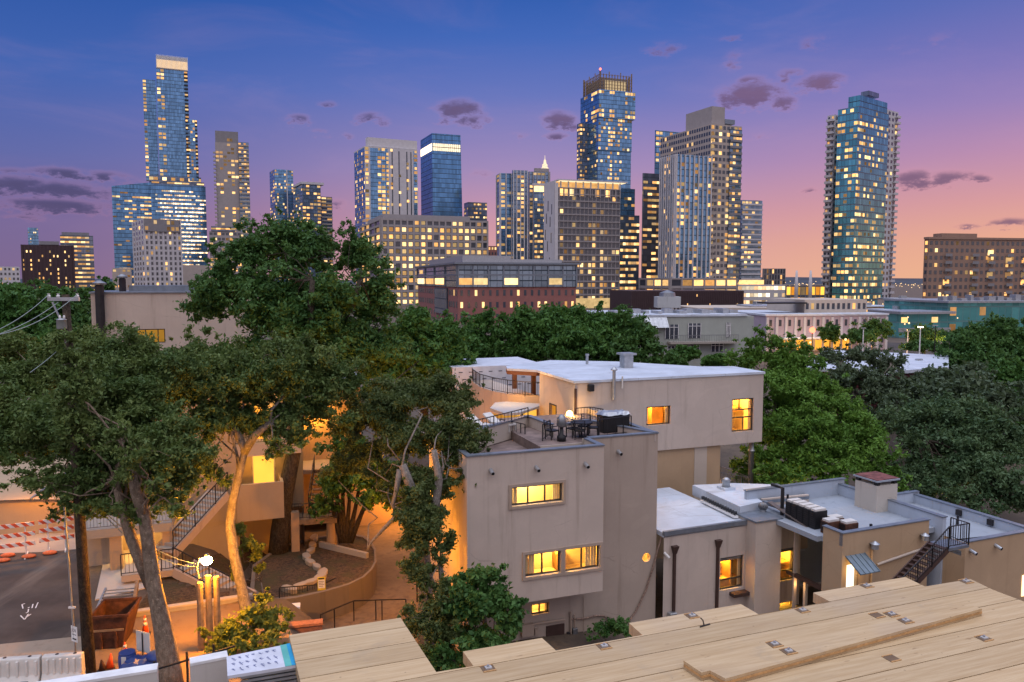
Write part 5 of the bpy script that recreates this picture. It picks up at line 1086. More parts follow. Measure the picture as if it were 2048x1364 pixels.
dk = thing('timber_deck', 'unfinished pale laminated timber floor deck with a notched edge', 'timber deck', DF.w(0, 0, 0), DF.a)
seams = [DF.uv(at_z(x, y, ZK))[1] for x, y in ((1200, 1327), (1900, 1279), (1850, 1322), (2048, 1339.5))]
s0_ = seams[0]; step = .62; sv = sorted([s0_+k*step for k in range(-12, 8)])
for a, b in zip(sv[:-1], sv[1:]):
    q = clip(ouv, a+.011, b-.011)
    if len(q) > 2:
        # a strip may fall into pieces at the notches: cut at shared vertices by u-sorted scan
        MB().prism(q, ZK-.2, ZK).build('floor_panel', [DK], dk)
MB().prism([(p[0]*.98, p[1]-.12) for p in clip(ouv, -9, sv[-1])], ZK-.26, ZK-.215).build('deck_underside', DE, dk)
for u, v in ((-3, -.6), (1.5, -.5), (6, -.6), (10, -.5), (-2, -3), (4, -3.5), (9, -3.5)): MB().box(u-.15, u+.15, v-.15, v+.15, -3.4, ZK-.27).build('column', DE, dk)
# loose laminated board lying on the deck
bt = [at_z(x, y, ZK+.14) for x, y in ((1367, 1321), (1403, 1345), (1420, 1341), (1451, 1357), (1964, 1217), (1945, 1212))]
bp = thing('laminated_board', 'long loose laminated board with a notched end lying skewed on the deck', 'board', (bt[0].x, bt[0].y, ZK))
DKB = deck_mat('laminated_board', math.degrees(math.atan2((bt[5]-bt[0]).y, (bt[5]-bt[0]).x)), .95); pl = [(p.x-bt[0].x, p.y-bt[0].y) for p in bt]; MB().prism(pl, .09, .14).build('top_layer', DKB, bp); MB().prism([(a+.0, b-.012) for a, b in pl], .05, .086).build('middle_layer', DE, bp); MB().prism([(a, b) for a, b in pl], .005, .046).build('bottom_layer', DKB, bp)
# lifting pockets, anchors and holes
M['pl_white'] = plain('plate_pale', (.45, .44, .42), .6)
M['recess'] = plain('recess_brown', (.17, .11, .065), .9)
def pocket(lab, px, py, kind):
    p = at_z(px, py, ZK); t = thing('deck_pocket' if kind else 'lifting_anchor', lab, 'deck fitting', (p.x, p.y, ZK+.002), DF.a, 'fittings let into the deck'); w_ = .11
    MB().box(-w_, w_, -w_*.8, w_*.8, .001, .006).build('recess', M['recess'], t)
    g = MB().box(-w_, w_, -w_*.8-.02, -w_*.8, .001, .014).box(-w_, w_, w_*.8, w_*.8+.02, .001, .014).build('rim', DE, t)
    if kind != 1: MB().box(-.05, .06, -.045, .045, .006, .03).build('plate', M['pl_white'], t); MB().lathe([(.02, .03), (.02, .06)], (0, 0, 0), 8).build('bolt', M['galv'], t)
for k, (px, py, kd, lab) in enumerate(((976, 1337, 0, 'square metal anchor in the deck above the lowest notch'), (1208, 1293, 0, 'square metal anchor left of the shrub gap on the deck edge'), (1384, 1232, 0, 'square metal anchor behind the bent wire on the deck'), (1605, 1221, 0, 'square metal anchor by the notch below the tall lit window'), (1733, 1172, 0, 'square metal anchor under the lit doorway'), (1932, 1163, 0, 'square metal anchor at the far corner of the deck'),
    (1549, 1289, 0, 'silver anchor plate at the left on the loose board'), (1577, 1303, 0, 'silver anchor plate lower left on the loose board'), (1783, 1229, 0, 'silver anchor plate behind the loose board'), (1811, 1242, 0, 'silver anchor plate on the right half of the loose board'), (1754, 1231, 1, 'empty brown pocket beside the silver plate behind the board'), (1783, 1317, 1, 'empty brown pocket in the lower right deck'), (1968, 1277, 0, 'brown pocket with a white patch at the right of the deck'))):
    pocket(lab, px, py, kd)
    if k in (6, 7, 9):
        for o in bpy.data.objects:
            if o.get('label') == lab: o.location.z = ZK+.143; q_ = at_z(px, py, ZK+.14); o.location.x, o.location.y = q_.x, q_.y
p = at_z(1410, 1252, ZK); tag(MB().tube([(-.12, -.02, .012), (0, 0, .014), (.12, .02, .012)], .014, 6).tube([(-.02, 0, .02), (-.05, 0, .12), (-.1, 0, .17)], .012, 6).build('bent_wire', M['dark_metal'], None, False, (p.x, p.y, ZK), .35), 'small bent black wire standing up from the deck', 'wire')
# white panels and printed panel stack at the lower left
def slab(name, lab, cat, pts, z1, th, hgt, m):
    a, b = at_z(*pts[0], z1), at_z(*pts[1], z1); t = thing(name, lab, cat, (a.x, a.y, 0)); d = (b-a); n_ = Vector((-d.y, d.x, 0)).normalized()*th
    P = [Vector((0, 0, 0)), d, d+n_, n_]; MB().prism([(p.x, p.y) for p in P], z1-hgt, z1-.05).build('panel', m, t); e = n_*.04
    MB().prism([(p.x-e.x, p.y-e.y) for p in P[:2]]+[(p.x+e.x, p.y+e.y) for p in P[2:]], z1-.048, z1).build('top_edge', M['timber_post'] if False else M['white_paint'], t); return t
PW = stucco('panel_white', (.55, .52, .48), amt=.4)
slab('site_wall', 'long white wall panel with a flat top at the bottom left corner', 'wall panel', ((60, 1378), (314, 1338)), 7.3, .22, 2.2, PW)
slab('site_wall', 'short white wall panel with a flat top left of the printed stack', 'wall panel', ((380, 1327), (456, 1312)), 7.4, .22, 2.2, PW)
M['print_ink'] = plain('print_ink', (.10, .13, .30), .6); q = [at_z(x, y, 7.55) for x, y in ((453, 1313), (580, 1287), (592, 1330), (455, 1352))]; t = thing('panel_stack', 'panel stack under a white sheet with dark marks and a blue green printed strip', 'stack', (q[0].x, q[0].y, 0)); o = q[0]; P = [(p.x-o.x, p.y-o.y) for p in q]
MB().prism(P, 7.50, 7.55).build('wrapping_sheet', plain('sheet_white', (.62, .64, .70), .5), t)
def lerp2(a, b, k): return (a[0]+(b[0]-a[0])*k, a[1]+(b[1]-a[1])*k)
MB().prism([lerp2(P[0], P[1], .84), lerp2(P[0], P[1], .94), lerp2(P[3], P[2], .94), lerp2(P[3], P[2], .84)], 7.552, 7.556).build('green_strip', plain('print_green', (.12, .45, .40), .5), t)
MB().prism([lerp2(P[0], P[1], .94), P[1], P[2], lerp2(P[3], P[2], .94)], 7.553, 7.558).build('blue_strip', plain('print_blue', (.02, .30, .55), .5), t)
rr = random.Random(2)
for j in range(3):
    g = MB()
    for i in range(7):
        a = lerp2(lerp2(P[0], P[1], .08+i*.105), lerp2(P[3], P[2], .08+i*.105), .15+j*.27); c = lerp2(lerp2(P[0], P[1], .13+i*.105), lerp2(P[3], P[2], .12+i*.105), .32+j*.27)
        c = lerp2(a, c, rr.uniform(.4, 1.1)); g.bar((*a, 7.557), (*c, 7.557), .005, .003)
        for k in range(3): b_ = lerp2(a, c, .3+.25*k); g.bar((b_[0]-.03, b_[1], 7.558), (b_[0]+.04*rr.random()-.01, b_[1]+.04*rr.random(), 7.558), .004, .003)
    g.build('print', M['print_ink'], t)
Q = [lerp2(P[3], P[2], .16), P[2]]; d = Vector((Q[1][0]-Q[0][0], Q[1][1]-Q[0][1], 0))
for k in range(9): MB().prism([(Q[0][0]+.02, Q[0][1]), Q[1], (Q[1][0]+.1, Q[1][1]+.5), (Q[0][0]+.1, Q[0][1]+.5)], 7.46-k*.07, 7.50-k*.07).build('board', M['galv'], t)
# ------------------------------------------------------------------ trees
def leafmat(name, c1, c2, trans=.25):
    m, t, o = mat(name); g = t.new('ShaderNodeNewGeometry'); n = t.noise(t.obj(), .7, 4, .6)
    k = t.math('ADD', t.math('MULTIPLY', g.outputs['Random Per Island'], .45), t.math('MULTIPLY', t.smooth(n, .36, .64), .55))
    c = t.mix(k, c4(c1), c4(c2)); p = t.new('ShaderNodeBsdfPrincipled'); t.put(p.inputs['Base Color'], c); p.inputs['Roughness'].default_value = .6; p.inputs['Specular IOR Level'].default_value = .25
    tr = t.new('ShaderNodeBsdfTranslucent'); t.put(tr.inputs[0], t.mix(.5, c, (.16, .22, .03, 1))); mx = t.new('ShaderNodeMixShader'); mx.inputs[0].default_value = trans
    t.l.new(p.outputs[0], mx.inputs[1]); t.l.new(tr.outputs[0], mx.inputs[2]); t.l.new(mx.outputs[0], o.inputs[0]); return m
def barkmat(name, c1, c2):
    m, t, o = mat(name); v = t.obj(); n = t.noise(t.mapping(v, (1, 1, .5)), 9, 6, .7); b = t.noise(v, 1.2, 3); s_ = t.noise(v, 14, 2)
    c = t.mix(t.smooth(n, .35, .65), c4(c1), c4(c2)); c = t.mix(t.math('MULTIPLY', t.smooth(b, .5, .7), .5), c, [x*.6 for x in c1[:3]]+[1]); c = t.mix(t.smooth(s_, .6, .7), c, [min(1, x*1.25) for x in c2[:3]]+[1])
    princ(t, o, c, .9, 0, t.bump(n, 1, .07), spec=.2); return m
LF = {'oak': leafmat('leaf_live_oak', (.050, .105, .028), (.165, .225, .065)), 'dark': leafmat('leaf_dark', (.025, .088, .020), (.095, .20, .050)), 'mid': leafmat('leaf_mid', (.032, .105, .022), (.095, .215, .045)),
    'bright': leafmat('leaf_bright', (.060, .150, .020), (.145, .285, .040)), 'grey': leafmat('leaf_greyish', (.058, .095, .055), (.12, .165, .095)), 'pine': leafmat('leaf_teal', (.045, .100, .045), (.12, .19, .085)), 'yellow': leafmat('leaf_lamplit', (.13, .17, .03), (.24, .27, .06), .5), 'juniper': leafmat('leaf_juniper', (.045, .080, .026), (.125, .160, .050))}  # yellow leaves: glow of the street lamp put into their colour
BK = barkmat('bark_dark', (.035, .028, .02), (.075, .06, .045)); BP = barkmat('bark_pale', (.16, .118, .085), (.29, .225, .165)); BG = barkmat('bark_grey', (.15, .13, .11), (.26, .23, .20))
def leaves(rs, cen, rad, n, size, out=0.5, flat=.55, centre=None, asp=.5, droop=0.0):
    """leaf faces scattered in clumps: cen (k,3), rad (k,), n leaves in all"""
    k = len(cen); w = rad**2; idx = rs.choice(k, n, p=w/w.sum()); d = rs.normal(size=(n, 3)); d /= np.linalg.norm(d, axis=1)[:, None]
    r = np.minimum(np.abs(rs.normal(size=n))*.62, 1.9); ax_ = rs.normal(size=(k, 3))*np.array([1, 1, .6]); ax_ /= np.linalg.norm(ax_, axis=1)[:, None]; p = cen[idx]+d*(r*rad[idx])[:, None]*np.array([1, 1, flat])+ax_[idx]*(rs.normal(size=n)*.55*rad[idx])[:, None]; p[:, 2] -= droop*r*rad[idx]*rs.random(n)
    up = d*np.array([1, 1, .8])*out+rs.normal(size=(n, 3))*.55+np.array([0, 0, .25]); up /= np.linalg.norm(up, axis=1)[:, None]
    a = np.cross(up, rs.normal(size=(n, 3))); a /= np.linalg.norm(a, axis=1)[:, None]; b = np.cross(up, a)
    s = size*(.6+.8*rs.random(n))[:, None]; l = a*s; ww = b*s*asp
    return np.stack([p-l, p+ww-l*.1+up*s*.12, p+l, p-ww-l*.1+up*s*.12], 1).reshape(-1, 3)
def leafmesh(name, V, m, parent):
    n = len(V)//4; me = bpy.data.meshes.new(name); me.vertices.add(4*n); me.vertices.foreach_set('co', np.ascontiguousarray(V, dtype=np.float32).ravel())
    me.loops.add(4*n); me.loops.foreach_set('vertex_index', np.arange(4*n, dtype=np.int32)); me.polygons.add(n)
    me.polygons.foreach_set('loop_start', np.arange(0, 4*n, 4, dtype=np.int32)); me.polygons.foreach_set('loop_total', np.full(n, 4, dtype=np.int32))
    me.update(calc_edges=True); me.materials.append(m); o = bpy.data.objects.new(name, me); COL.objects.link(o); o.parent = parent; return o
def wander(rs, a, b, n, amp):
    a, b = np.array(a, float), np.array(b, float); L = np.linalg.norm(b-a); return [tuple(a+(b-a)*i/n+(rs.normal(size=3)*amp*L*(math.sin(math.pi*i/n)))) for i in range(n+1)]
def tree(name, label, base, trunks, lobes, n, size, leaf='mid', bark=None, group=None, seed=1, clump=.27, nc=None, twigs=3, cat='tree', out=.22, flat=.85, asp=.44, shell=.4, branch_r=.09, droop=0.0, fork=None, skirt=.25):
    """trunks: list of (world points, radii). lobes: (px, py, rx, ry, Y[, depth factor]) crown masses read off the photo and set at their own distance"""
    rs = np.random.RandomState(seed); t = thing(name, label, cat, base, 0, group); B = np.array(base, float)
    L = []
    for q in lobes:
        px, py, rx, ry, Y = q[:5]; c = at_y(px, py, Y); k = Y/F; L.append((np.array(c)-B, rx*k*1.1, ry*k*1.15, (rx+ry)/2*k*(q[5] if len(q) > 5 else 1)))
    ar = np.array([l[1]*l[2] for l in L]); tot = int((nc or int(40+len(L)*14))*1.5); C_ = []; Rd = []; own = []
    for i, (c, rx, ry, rz) in enumerate(L):
        m_ = max(8, int(tot*ar[i]/ar.sum()))
        d = rs.normal(size=(m_, 3)); d /= np.linalg.norm(d, axis=1)[:, None]; d[:, 2] = np.where(d[:, 2] < -.3, d[:, 2]*.8, d[:, 2])
        r = (shell+(1-shell)*rs.random(m_))*(.66+.56*rs.random(m_)**1.3); far_ = rs.random(m_) < .14; r = np.where(far_, np.maximum(r, 1.0)*(1.02+.22*rs.random(m_)), r); p = c+d*r[:, None]*np.array([rx, rz, ry])*.9
        C_.append(p); Rd.append(np.full(m_, .68*clump*(rx*ry*rz)**(1/3)*np.where(far_, .5, 1))*(.55+.85*rs.random(m_))); own += [i]*m_
    C_ = np.concatenate(C_); Rd = np.concatenate(Rd); own = np.array(own)
    V = leaves(rs, C_, Rd, n, size, out, flat, None, asp, droop); g = MB()
    for pts, rad in trunks: g.tube([tuple(np.array(p)-B) for p in pts], rad, 10)
    tops = [np.array(pts[-1])-B for pts, rad in trunks]; mids = [np.array(pts[len(pts)*2//3])-B for pts, rad in trunks]
    for i, (c, rx, ry, rz) in enumerate(L):
        j = min(range(len(tops)), key=lambda q: np.linalg.norm(tops[q]-c)); br = branch_r*.75*max(.5, min(rx, rz)/2.2)
        g.tube(wander(rs, tops[j] if rs.random() < .7 else mids[j], c, 5, .09), [br*1.3*(1-.14*q) for q in range(6)], 6)
        ids = np.where(own == i)[0]
        for q in rs.choice(ids, min(twigs, len(ids)), False): g.tube(wander(rs, c, C_[q], 4, .1), [br*.4*(1-.2*q2) for q2 in range(5)], 5)
    g.build('trunk', bark or BK, t, True); leafmesh('crown', V, LF[leaf], t); return t
def trunkpx(pts, Y):
    """trunk axis from photo points, each with its own radius in px"""
    return ([tuple(at_y(a, b, y if y else Y)) for a, b, r, y in [(*q, None) if len(q) == 3 else q for q in pts]], [q[2]*(q[3] if len(q) > 3 else Y)/F for q in pts])
# T1: big spreading tree with two trunks in front of the left house
def base(px, py, z): p = at_z(px, py, z); return (p.x, p.y, z)
b1 = base(338, 1372, 0); Yb = b1[1]
tree('oak_tree', 'broad oak with a leaning pale trunk beside the street and utility pole, left', b1,
  [trunkpx([(348, 1400, 24), (338, 1330, 22), (325, 1250, 18), (308, 1170, 15), (297, 1090, 13), (288, 1030, 12), (272, 985, 11), (262, 940, 8)], Yb), trunkpx([(304, 1175, 13), (280, 1120, 12), (262, 1075, 11), (245, 1020, 9), (230, 960, 7)], Yb+.3)],
  [(60, 760, 95, 55, 31), (0, 840, 80, 70, 29), (110, 850, 120, 80, 28.5), (240, 720, 95, 60, 30), (330, 760, 110, 75, 30), (215, 860, 120, 80, 27.5), (330, 900, 110, 70, 27), (60, 905, 75, 40, 28), (150, 960, 80, 45, 27), (250, 985, 90, 55, 27), (110, 1030, 42, 22, 27), (200, 940, 70, 50, 26.5), (290, 930, 80, 50, 26.5), (70, 960, 60, 35, 27), (180, 1010, 55, 35, 26.3), (370, 960, 50, 50, 27), (250, 800, 90, 60, 28), (20, 690, 60, 40, 32), (155, 760, 60, 60, 25.6), (150, 840, 60, 50, 25.5), (140, 700, 50, 45, 25.8), (270, 1020, 60, 35, 26), (350, 940, 60, 45, 27.5), (200, 1000, 50, 40, 26), (110, 985, 50, 35, 26), (390, 900, 50, 45, 28), (285, 905, 55, 40, 24.8), (240, 950, 45, 35, 24.8), (310, 965, 45, 35, 24.9), (250, 870, 60, 40, 25), (345, 1010, 35, 28, 25), (225, 1010, 32, 26, 24.9), (150, 690, 80, 45, 31), (340, 1010, 42, 40, 27)],
  330000, .08, 'oak', BP, seed=3, clump=.32, nc=620, twigs=4, shell=.3)
b2 = base(497, 1240, -.3)
tree('oak_tree', 'oak with a pale S shaped trunk to the right of the street lamp', b2,
  [trunkpx([(500, 1260, 15), (493, 1225, 12), (482, 1170, 10.5), (468, 1110, 10), (460, 1050, 9.5), (466, 1000, 9), (478, 950, 8), (490, 900, 7), (476, 870, 8), (462, 845, 6)], b2[1]), trunkpx([(488, 905, 9), (510, 870, 8), (540, 845, 6)], b2[1])],
  [(400, 720, 60, 60, 33), (480, 760, 110, 75, 32), (590, 740, 95, 65, 33), (640, 800, 80, 60, 33), (520, 840, 90, 50, 32), (430, 830, 80, 60, 31), (395, 940, 55, 40, 31), (430, 960, 40, 30, 30.5), (560, 900, 50, 30, 31), (600, 870, 60, 35, 32), (690, 760, 50, 50, 34)],
  120000, .085, 'oak', BG, seed=5, clump=.27, nc=330, twigs=4, shell=.3)
b3 = base(852, 1330, -2.5)
tree('oak_tree', 'oak with twisted grey limbs hanging over the driveway beside the stucco house', b3,
  [trunkpx([(856, 1330, 20), (850, 1240, 17), (852, 1150, 15), (842, 1080, 13), (832, 1020, 12), (820, 970, 10), (805, 930, 8)], b3[1]), trunkpx([(848, 1060, 10), (872, 1010, 9), (878, 960, 8), (868, 900, 6)], b3[1]-.4), trunkpx([(822, 1015, 7), (795, 1030, 5), (770, 1055, 4), (742, 1085, 2.5), (735, 1100, 2)], b3[1]+.3), trunkpx([(800, 940, 7), (792, 985, 5), (785, 1010, 4), (800, 1040, 3)], b3[1])],
  [(760, 820, 90, 60, 35), (850, 790, 90, 55, 36), (900, 850, 75, 60, 34), (800, 880, 90, 55, 34), (710, 850, 60, 50, 35), (910, 900, 60, 50, 33.5), (930, 800, 40, 50, 36), (870, 950, 60, 40, 33), (770, 940, 60, 30, 34), (720, 910, 50, 40, 35), (830, 960, 50, 50, 33), (930, 950, 35, 35, 32.5), (825, 1000, 45, 45, 31.8), (810, 950, 45, 40, 32.5), (690, 930, 50, 35, 36), (800, 1000, 40, 30, 34), (950, 900, 30, 40, 33), (865, 1030, 35, 40, 31.5), (890, 970, 45, 40, 32), (845, 980, 45, 40, 31.8), (815, 1040, 30, 40, 32), (780, 970, 40, 35, 33.5)],
  165000, .075, 'juniper', BG, seed=8, clump=.25, nc=380, twigs=6, shell=.2, branch_r=.07)
b3b = base(880, 1345, -2.6)
tree('ivy_tree', 'hanging light green foliage draped down the trunk by the driveway', b3b, [trunkpx([(885, 1340, 8), (890, 1240, 7), (880, 1120, 5)], b3b[1]-1)],
  [(835, 1010, 45, 50, 31), (850, 1050, 45, 50, 30.8), (885, 1090, 30, 45, 30.3), (828, 1060, 40, 50, 31), (845, 1080, 32, 40, 30.5), (840, 1140, 45, 45, 30), (885, 1170, 45, 40, 29.5), (880, 1230, 75, 50, 29), (840, 1240, 50, 40, 29.5), (870, 1310, 60, 40, 28.5)],
  58000, .078, 'juniper', BG, seed=18, clump=.3, nc=170, twigs=3, shell=.2, droop=.8, branch_r=.05)
b3c = base(975, 1340, -2.8)
tree('broadleaf_shrub', 'glossy dark green shrub under the corner of the stucco house', b3c, [trunkpx([(975, 1335, 6), (970, 1250, 5), (965, 1200, 4)], b3c[1])],
  [(965, 1160, 55, 40, 29), (990, 1200, 55, 45, 28.5), (940, 1210, 55, 50, 28.5), (1010, 1240, 40, 35, 28), (950, 1280, 60, 45, 28), (900, 1320, 50, 35, 27.5), (985, 1290, 40, 35, 27.5)],
  20000, .11, 'dark', BK, seed=19, clump=.33, nc=90, twigs=3, cat='shrub', shell=.3, asp=.6)
# T4: tall dark tree
b4 = base(560, 1115, -1.2)
tree('tall_tree', 'tallest dark tree rising in front of the skyline towers', b4, [trunkpx([(556, 1125, 22), (560, 1060, 19), (572, 980, 17), (590, 890, 15), (600, 800, 13), (610, 720, 11), (620, 640, 8), (625, 560, 5)], b4[1]+1), trunkpx([(640, 700, 8), (690, 640, 6), (720, 560, 4)], b4[1]+3)],
  [(500, 500, 75, 55, 45), (570, 480, 80, 55, 47), (620, 510, 70, 60, 46), (710, 510, 70, 55, 47), (640, 600, 110, 70, 44), (470, 580, 90, 60, 44), (420, 610, 60, 40, 44), (560, 620, 100, 70, 43), (745, 600, 65, 70, 46), (680, 690, 110, 70, 44), (560, 700, 110, 60, 43), (780, 560, 40, 40, 47), (760, 690, 70, 60, 46), (630, 660, 70, 60, 42.5), (540, 560, 60, 50, 43), (490, 445, 24, 20, 46), (680, 455, 26, 22, 47), (395, 590, 36, 24, 44), (440, 510, 36, 28, 45), (610, 760, 70, 40, 43)],
  140000, .13, 'dark', BK, seed=12, clump=.26, nc=700, twigs=3, shell=.3, branch_r=.055)
b5 = base(850, 1010, -1.5)
tree('leafy_tree', 'mid green tree between the tallest dark tree and the brick office', b5, [trunkpx([(850, 900, 10), (848, 800, 8), (850, 730, 6)], 62)],
  [(835, 660, 70, 45, 60), (880, 690, 60, 55, 61), (800, 720, 70, 60, 58), (850, 740, 60, 50, 58), (910, 660, 45, 35, 63), (900, 730, 50, 40, 60), (760, 780, 60, 40, 50), (830, 640, 30, 25, 61)], 40000, .2, 'mid', BK, seed=14, clump=.28, nc=260, shell=.4)
b5b = at_y(960, 740, 80); b5b = (b5b.x, b5b.y, 0)
tree('leafy_tree', 'small rounded tree at the left corner of the brick office', b5b, [trunkpx([(960, 760, 5), (960, 690, 4)], 80)], [(955, 670, 42, 40, 80), (975, 640, 25, 25, 80), (950, 710, 45, 35, 78), (985, 700, 25, 35, 80)], 16000, .22, 'mid', BK, seed=15, clump=.3, nc=120)
# rounded trees in front of the mint building
for k, (lab, lobes, n, leaf, Y) in enumerate((('broad round crowned tree left in the row behind the white roof', [(1060, 650, 60, 38, 76), (1110, 640, 55, 30, 78), (1040, 690, 45, 40, 75), (1090, 690, 60, 40, 75), (1010, 660, 28, 30, 77), (1130, 680, 40, 40, 76), (1020, 705, 30, 28, 76)], 30000, 'mid', 76),
    ('round tree in the middle of the row behind the white roof', [(1180, 640, 55, 30, 78), (1160, 690, 50, 40, 74), (1210, 670, 50, 40, 76), (1140, 660, 35, 30, 76), (1190, 710, 45, 28, 73), (1130, 705, 35, 30, 73)], 26000, 'mid', 76),
    ('darker round tree at the right end of the row behind the white roof', [(1250, 660, 45, 35, 76), (1275, 690, 40, 35, 75), (1240, 705, 45, 30, 73), (1300, 710, 28, 25, 74)], 20000, 'dark', 75))):
    b = at_y(lobes[0][0], 760, Y); tree('round_tree', lab, (b.x, b.y, 0), [([(b.x, b.y, -.5), (b.x+.2, b.y, 3), (b.x, b.y, 5.5)], [.3, .25, .18])], lobes, n, .24, leaf, BK, 'round trees behind the white roof', 30+k, clump=.33, nc=150, shell=.6)
# bright green tree and its neighbours
b7 = base(1545, 1050, -2)
tree('bright_tree', 'bright yellow green tree right of the upper stucco block', b7, [trunkpx([(1545, 1000, 14), (1548, 900, 12), (1555, 820, 10), (1560, 760, 7)], 54)],
  [(1530, 700, 55, 40, 56), (1590, 740, 70, 45, 55), (1550, 780, 70, 50, 53), (1630, 790, 75, 50, 53), (1600, 850, 90, 55, 51), (1690, 850, 70, 50, 51), (1730, 880, 60, 45, 50), (1660, 900, 80, 50, 49), (1760, 930, 60, 45, 49), (1570, 920, 70, 50, 50), (1640, 960, 80, 40, 48), (1520, 860, 40, 60, 53), (1600, 700, 40, 35, 58), (1790, 960, 40, 30, 49), (1540, 950, 50, 40, 48), (1480, 720, 40, 30, 58), (1500, 930, 30, 60, 50)],
  110000, .13, 'bright', BK, seed=21, clump=.27, nc=520, twigs=3, shell=.45)
b8 = at_y(1720, 900, 66); tree('sparse_tree', 'thin leaved grey green tree in front of the white flat roof', (b8.x, b8.y, -1), [trunkpx([(1725, 900, 9), (1715, 820, 8), (1700, 760, 6), (1680, 725, 4)], 66), trunkpx([(1712, 800, 6), (1745, 750, 4), (1780, 720, 3)], 66)],
  [(1660, 715, 50, 24, 67), (1720, 710, 55, 24, 66), (1770, 730, 50, 30, 66), (1700, 750, 55, 30, 65), (1760, 780, 60, 40, 64), (1680, 780, 40, 35, 65), (1790, 830, 60, 45, 62), (1720, 830, 50, 40, 63)], 24000, .17, 'grey', BG, seed=23, clump=.3, nc=330, twigs=6, shell=.2)
for k, (lab, lobes, n, leaf, Y, tr) in enumerate((('large teal grey tree nearest the flat roofs at the right', [(1850, 850, 80, 60, 56), (1930, 860, 80, 60, 55), (1890, 920, 90, 55, 53), (1960, 950, 80, 60, 51), (1850, 960, 60, 40, 52), (2010, 880, 60, 60, 54), (1900, 990, 70, 36, 50), (2020, 990, 60, 50, 49), (1980, 1030, 50, 26, 48)], 95000, 'pine', 53, [(1835, 1010), (1840, 940), (1850, 880)]),
    ('mid green tree behind the teal grey tree, right of the sparse tree', [(1830, 790, 70, 40, 64), (1900, 800, 70, 40, 63), (1880, 760, 55, 32, 66), (1960, 800, 60, 45, 62), (1940, 760, 50, 30, 66), (2020, 810, 50, 40, 62)], 38000, 'grey', 64, [(1890, 920), (1890, 800)]),
    ('dark green tree in front of the teal building at the right edge', [(1950, 690, 60, 40, 84), (2010, 680, 60, 45, 84), (1920, 720, 45, 40, 82), (1980, 730, 60, 40, 80), (2050, 720, 50, 50, 82), (1900, 690, 25, 30, 84)], 36000, 'dark', 83, [(1960, 790), (1965, 700)]),
    ('green tree at the right edge below the dark tree', [(2030, 760, 50, 40, 70), (2060, 830, 50, 60, 66), (1990, 770, 40, 30, 70)], 18000, 'mid', 70, [(2040, 850), (2040, 780)]))):
    b = at_y(tr[0][0], tr[0][1], Y); tree('roadside_tree', lab, (b.x, b.y, b.z-.5 if b.z < 0 else 0), [trunkpx([(x, y, 9-3*i) for i, (x, y) in enumerate(tr)], Y)], lobes, n, .14 if Y < 60 else .22, leaf, BK, 'trees at the right edge', 40+k, clump=.28, nc=260, shell=.45)
# left edge trees
for k, (lab, lobes, n, leaf, Y) in enumerate((('rounded green tree at the far left edge under the hotel block', [(30, 600, 50, 40, 62), (60, 640, 60, 50, 60), (-20, 640, 60, 60, 60), (20, 700, 80, 50, 56), (100, 610, 40, 40, 62), (70, 580, 35, 25, 64)], 34000, 'mid', 60),
    ('dark tree behind the utility pole crossarm', [(140, 610, 45, 35, 66), (160, 660, 50, 50, 62), (110, 680, 40, 45, 60), (175, 590, 25, 18, 70), (215, 575, 22, 20, 72)], 24000, 'dark', 64))):
    b = at_y(lobes[0][0], 800, Y); tree('background_tree', lab, (b.x, b.y, 0), [([(b.x, b.y, 0), (b.x+.1, b.y, 6), (b.x, b.y, 9.5)], [.35, .28, .2])], lobes, n, .2, leaf, BK, 'trees behind the left house', 50+k, clump=.3, nc=190, shell=.5)
# small street trees in the middle distance and shrubs near the mint building
for k, (px, py, rx, ry, Y, lab) in enumerate(((1745, 660, 42, 22, 132, 'small dark street tree before the lavender building, right of its red lamp'), (1720, 672, 30, 14, 128, 'low round shrub tree left of the dark street tree'), (1660, 665, 20, 20, 135, 'little dark tree beside the red lamp'), (1850, 668, 45, 20, 135, 'small dark tree under the low teal wing'), (1845, 690, 40, 12, 120, 'low hedge like tree on the lit car park island'), (1245, 620, 18, 14, 230, 'tiny dark tree left of the brown garage'), (1370, 705, 26, 16, 100, 'little green shrub tree before the mint balcony'), (1430, 720, 30, 14, 92, 'grey green bush right of the mint house terrace'), (1340, 722, 30, 16, 92, 'dark bush at the foot of the mint building'))):
    b = at_y(px, py+ry, Y); k_ = Y/F; zb_ = 0
    tree('street_tree', lab, (b.x, b.y, 0), [([(b.x, b.y, 0), (b.x, b.y, max(.8, b.z))], [.16, .11])], [(px, py, rx, ry, Y), (px-rx*.4, py+ry*.3, rx*.6, ry*.7, Y), (px+rx*.4, py+ry*.2, rx*.6, ry*.7, Y)], 5000, .26, 'dark' if k not in (6, 7) else 'mid', BK, None, 60+k, clump=.35, nc=50, twigs=1)
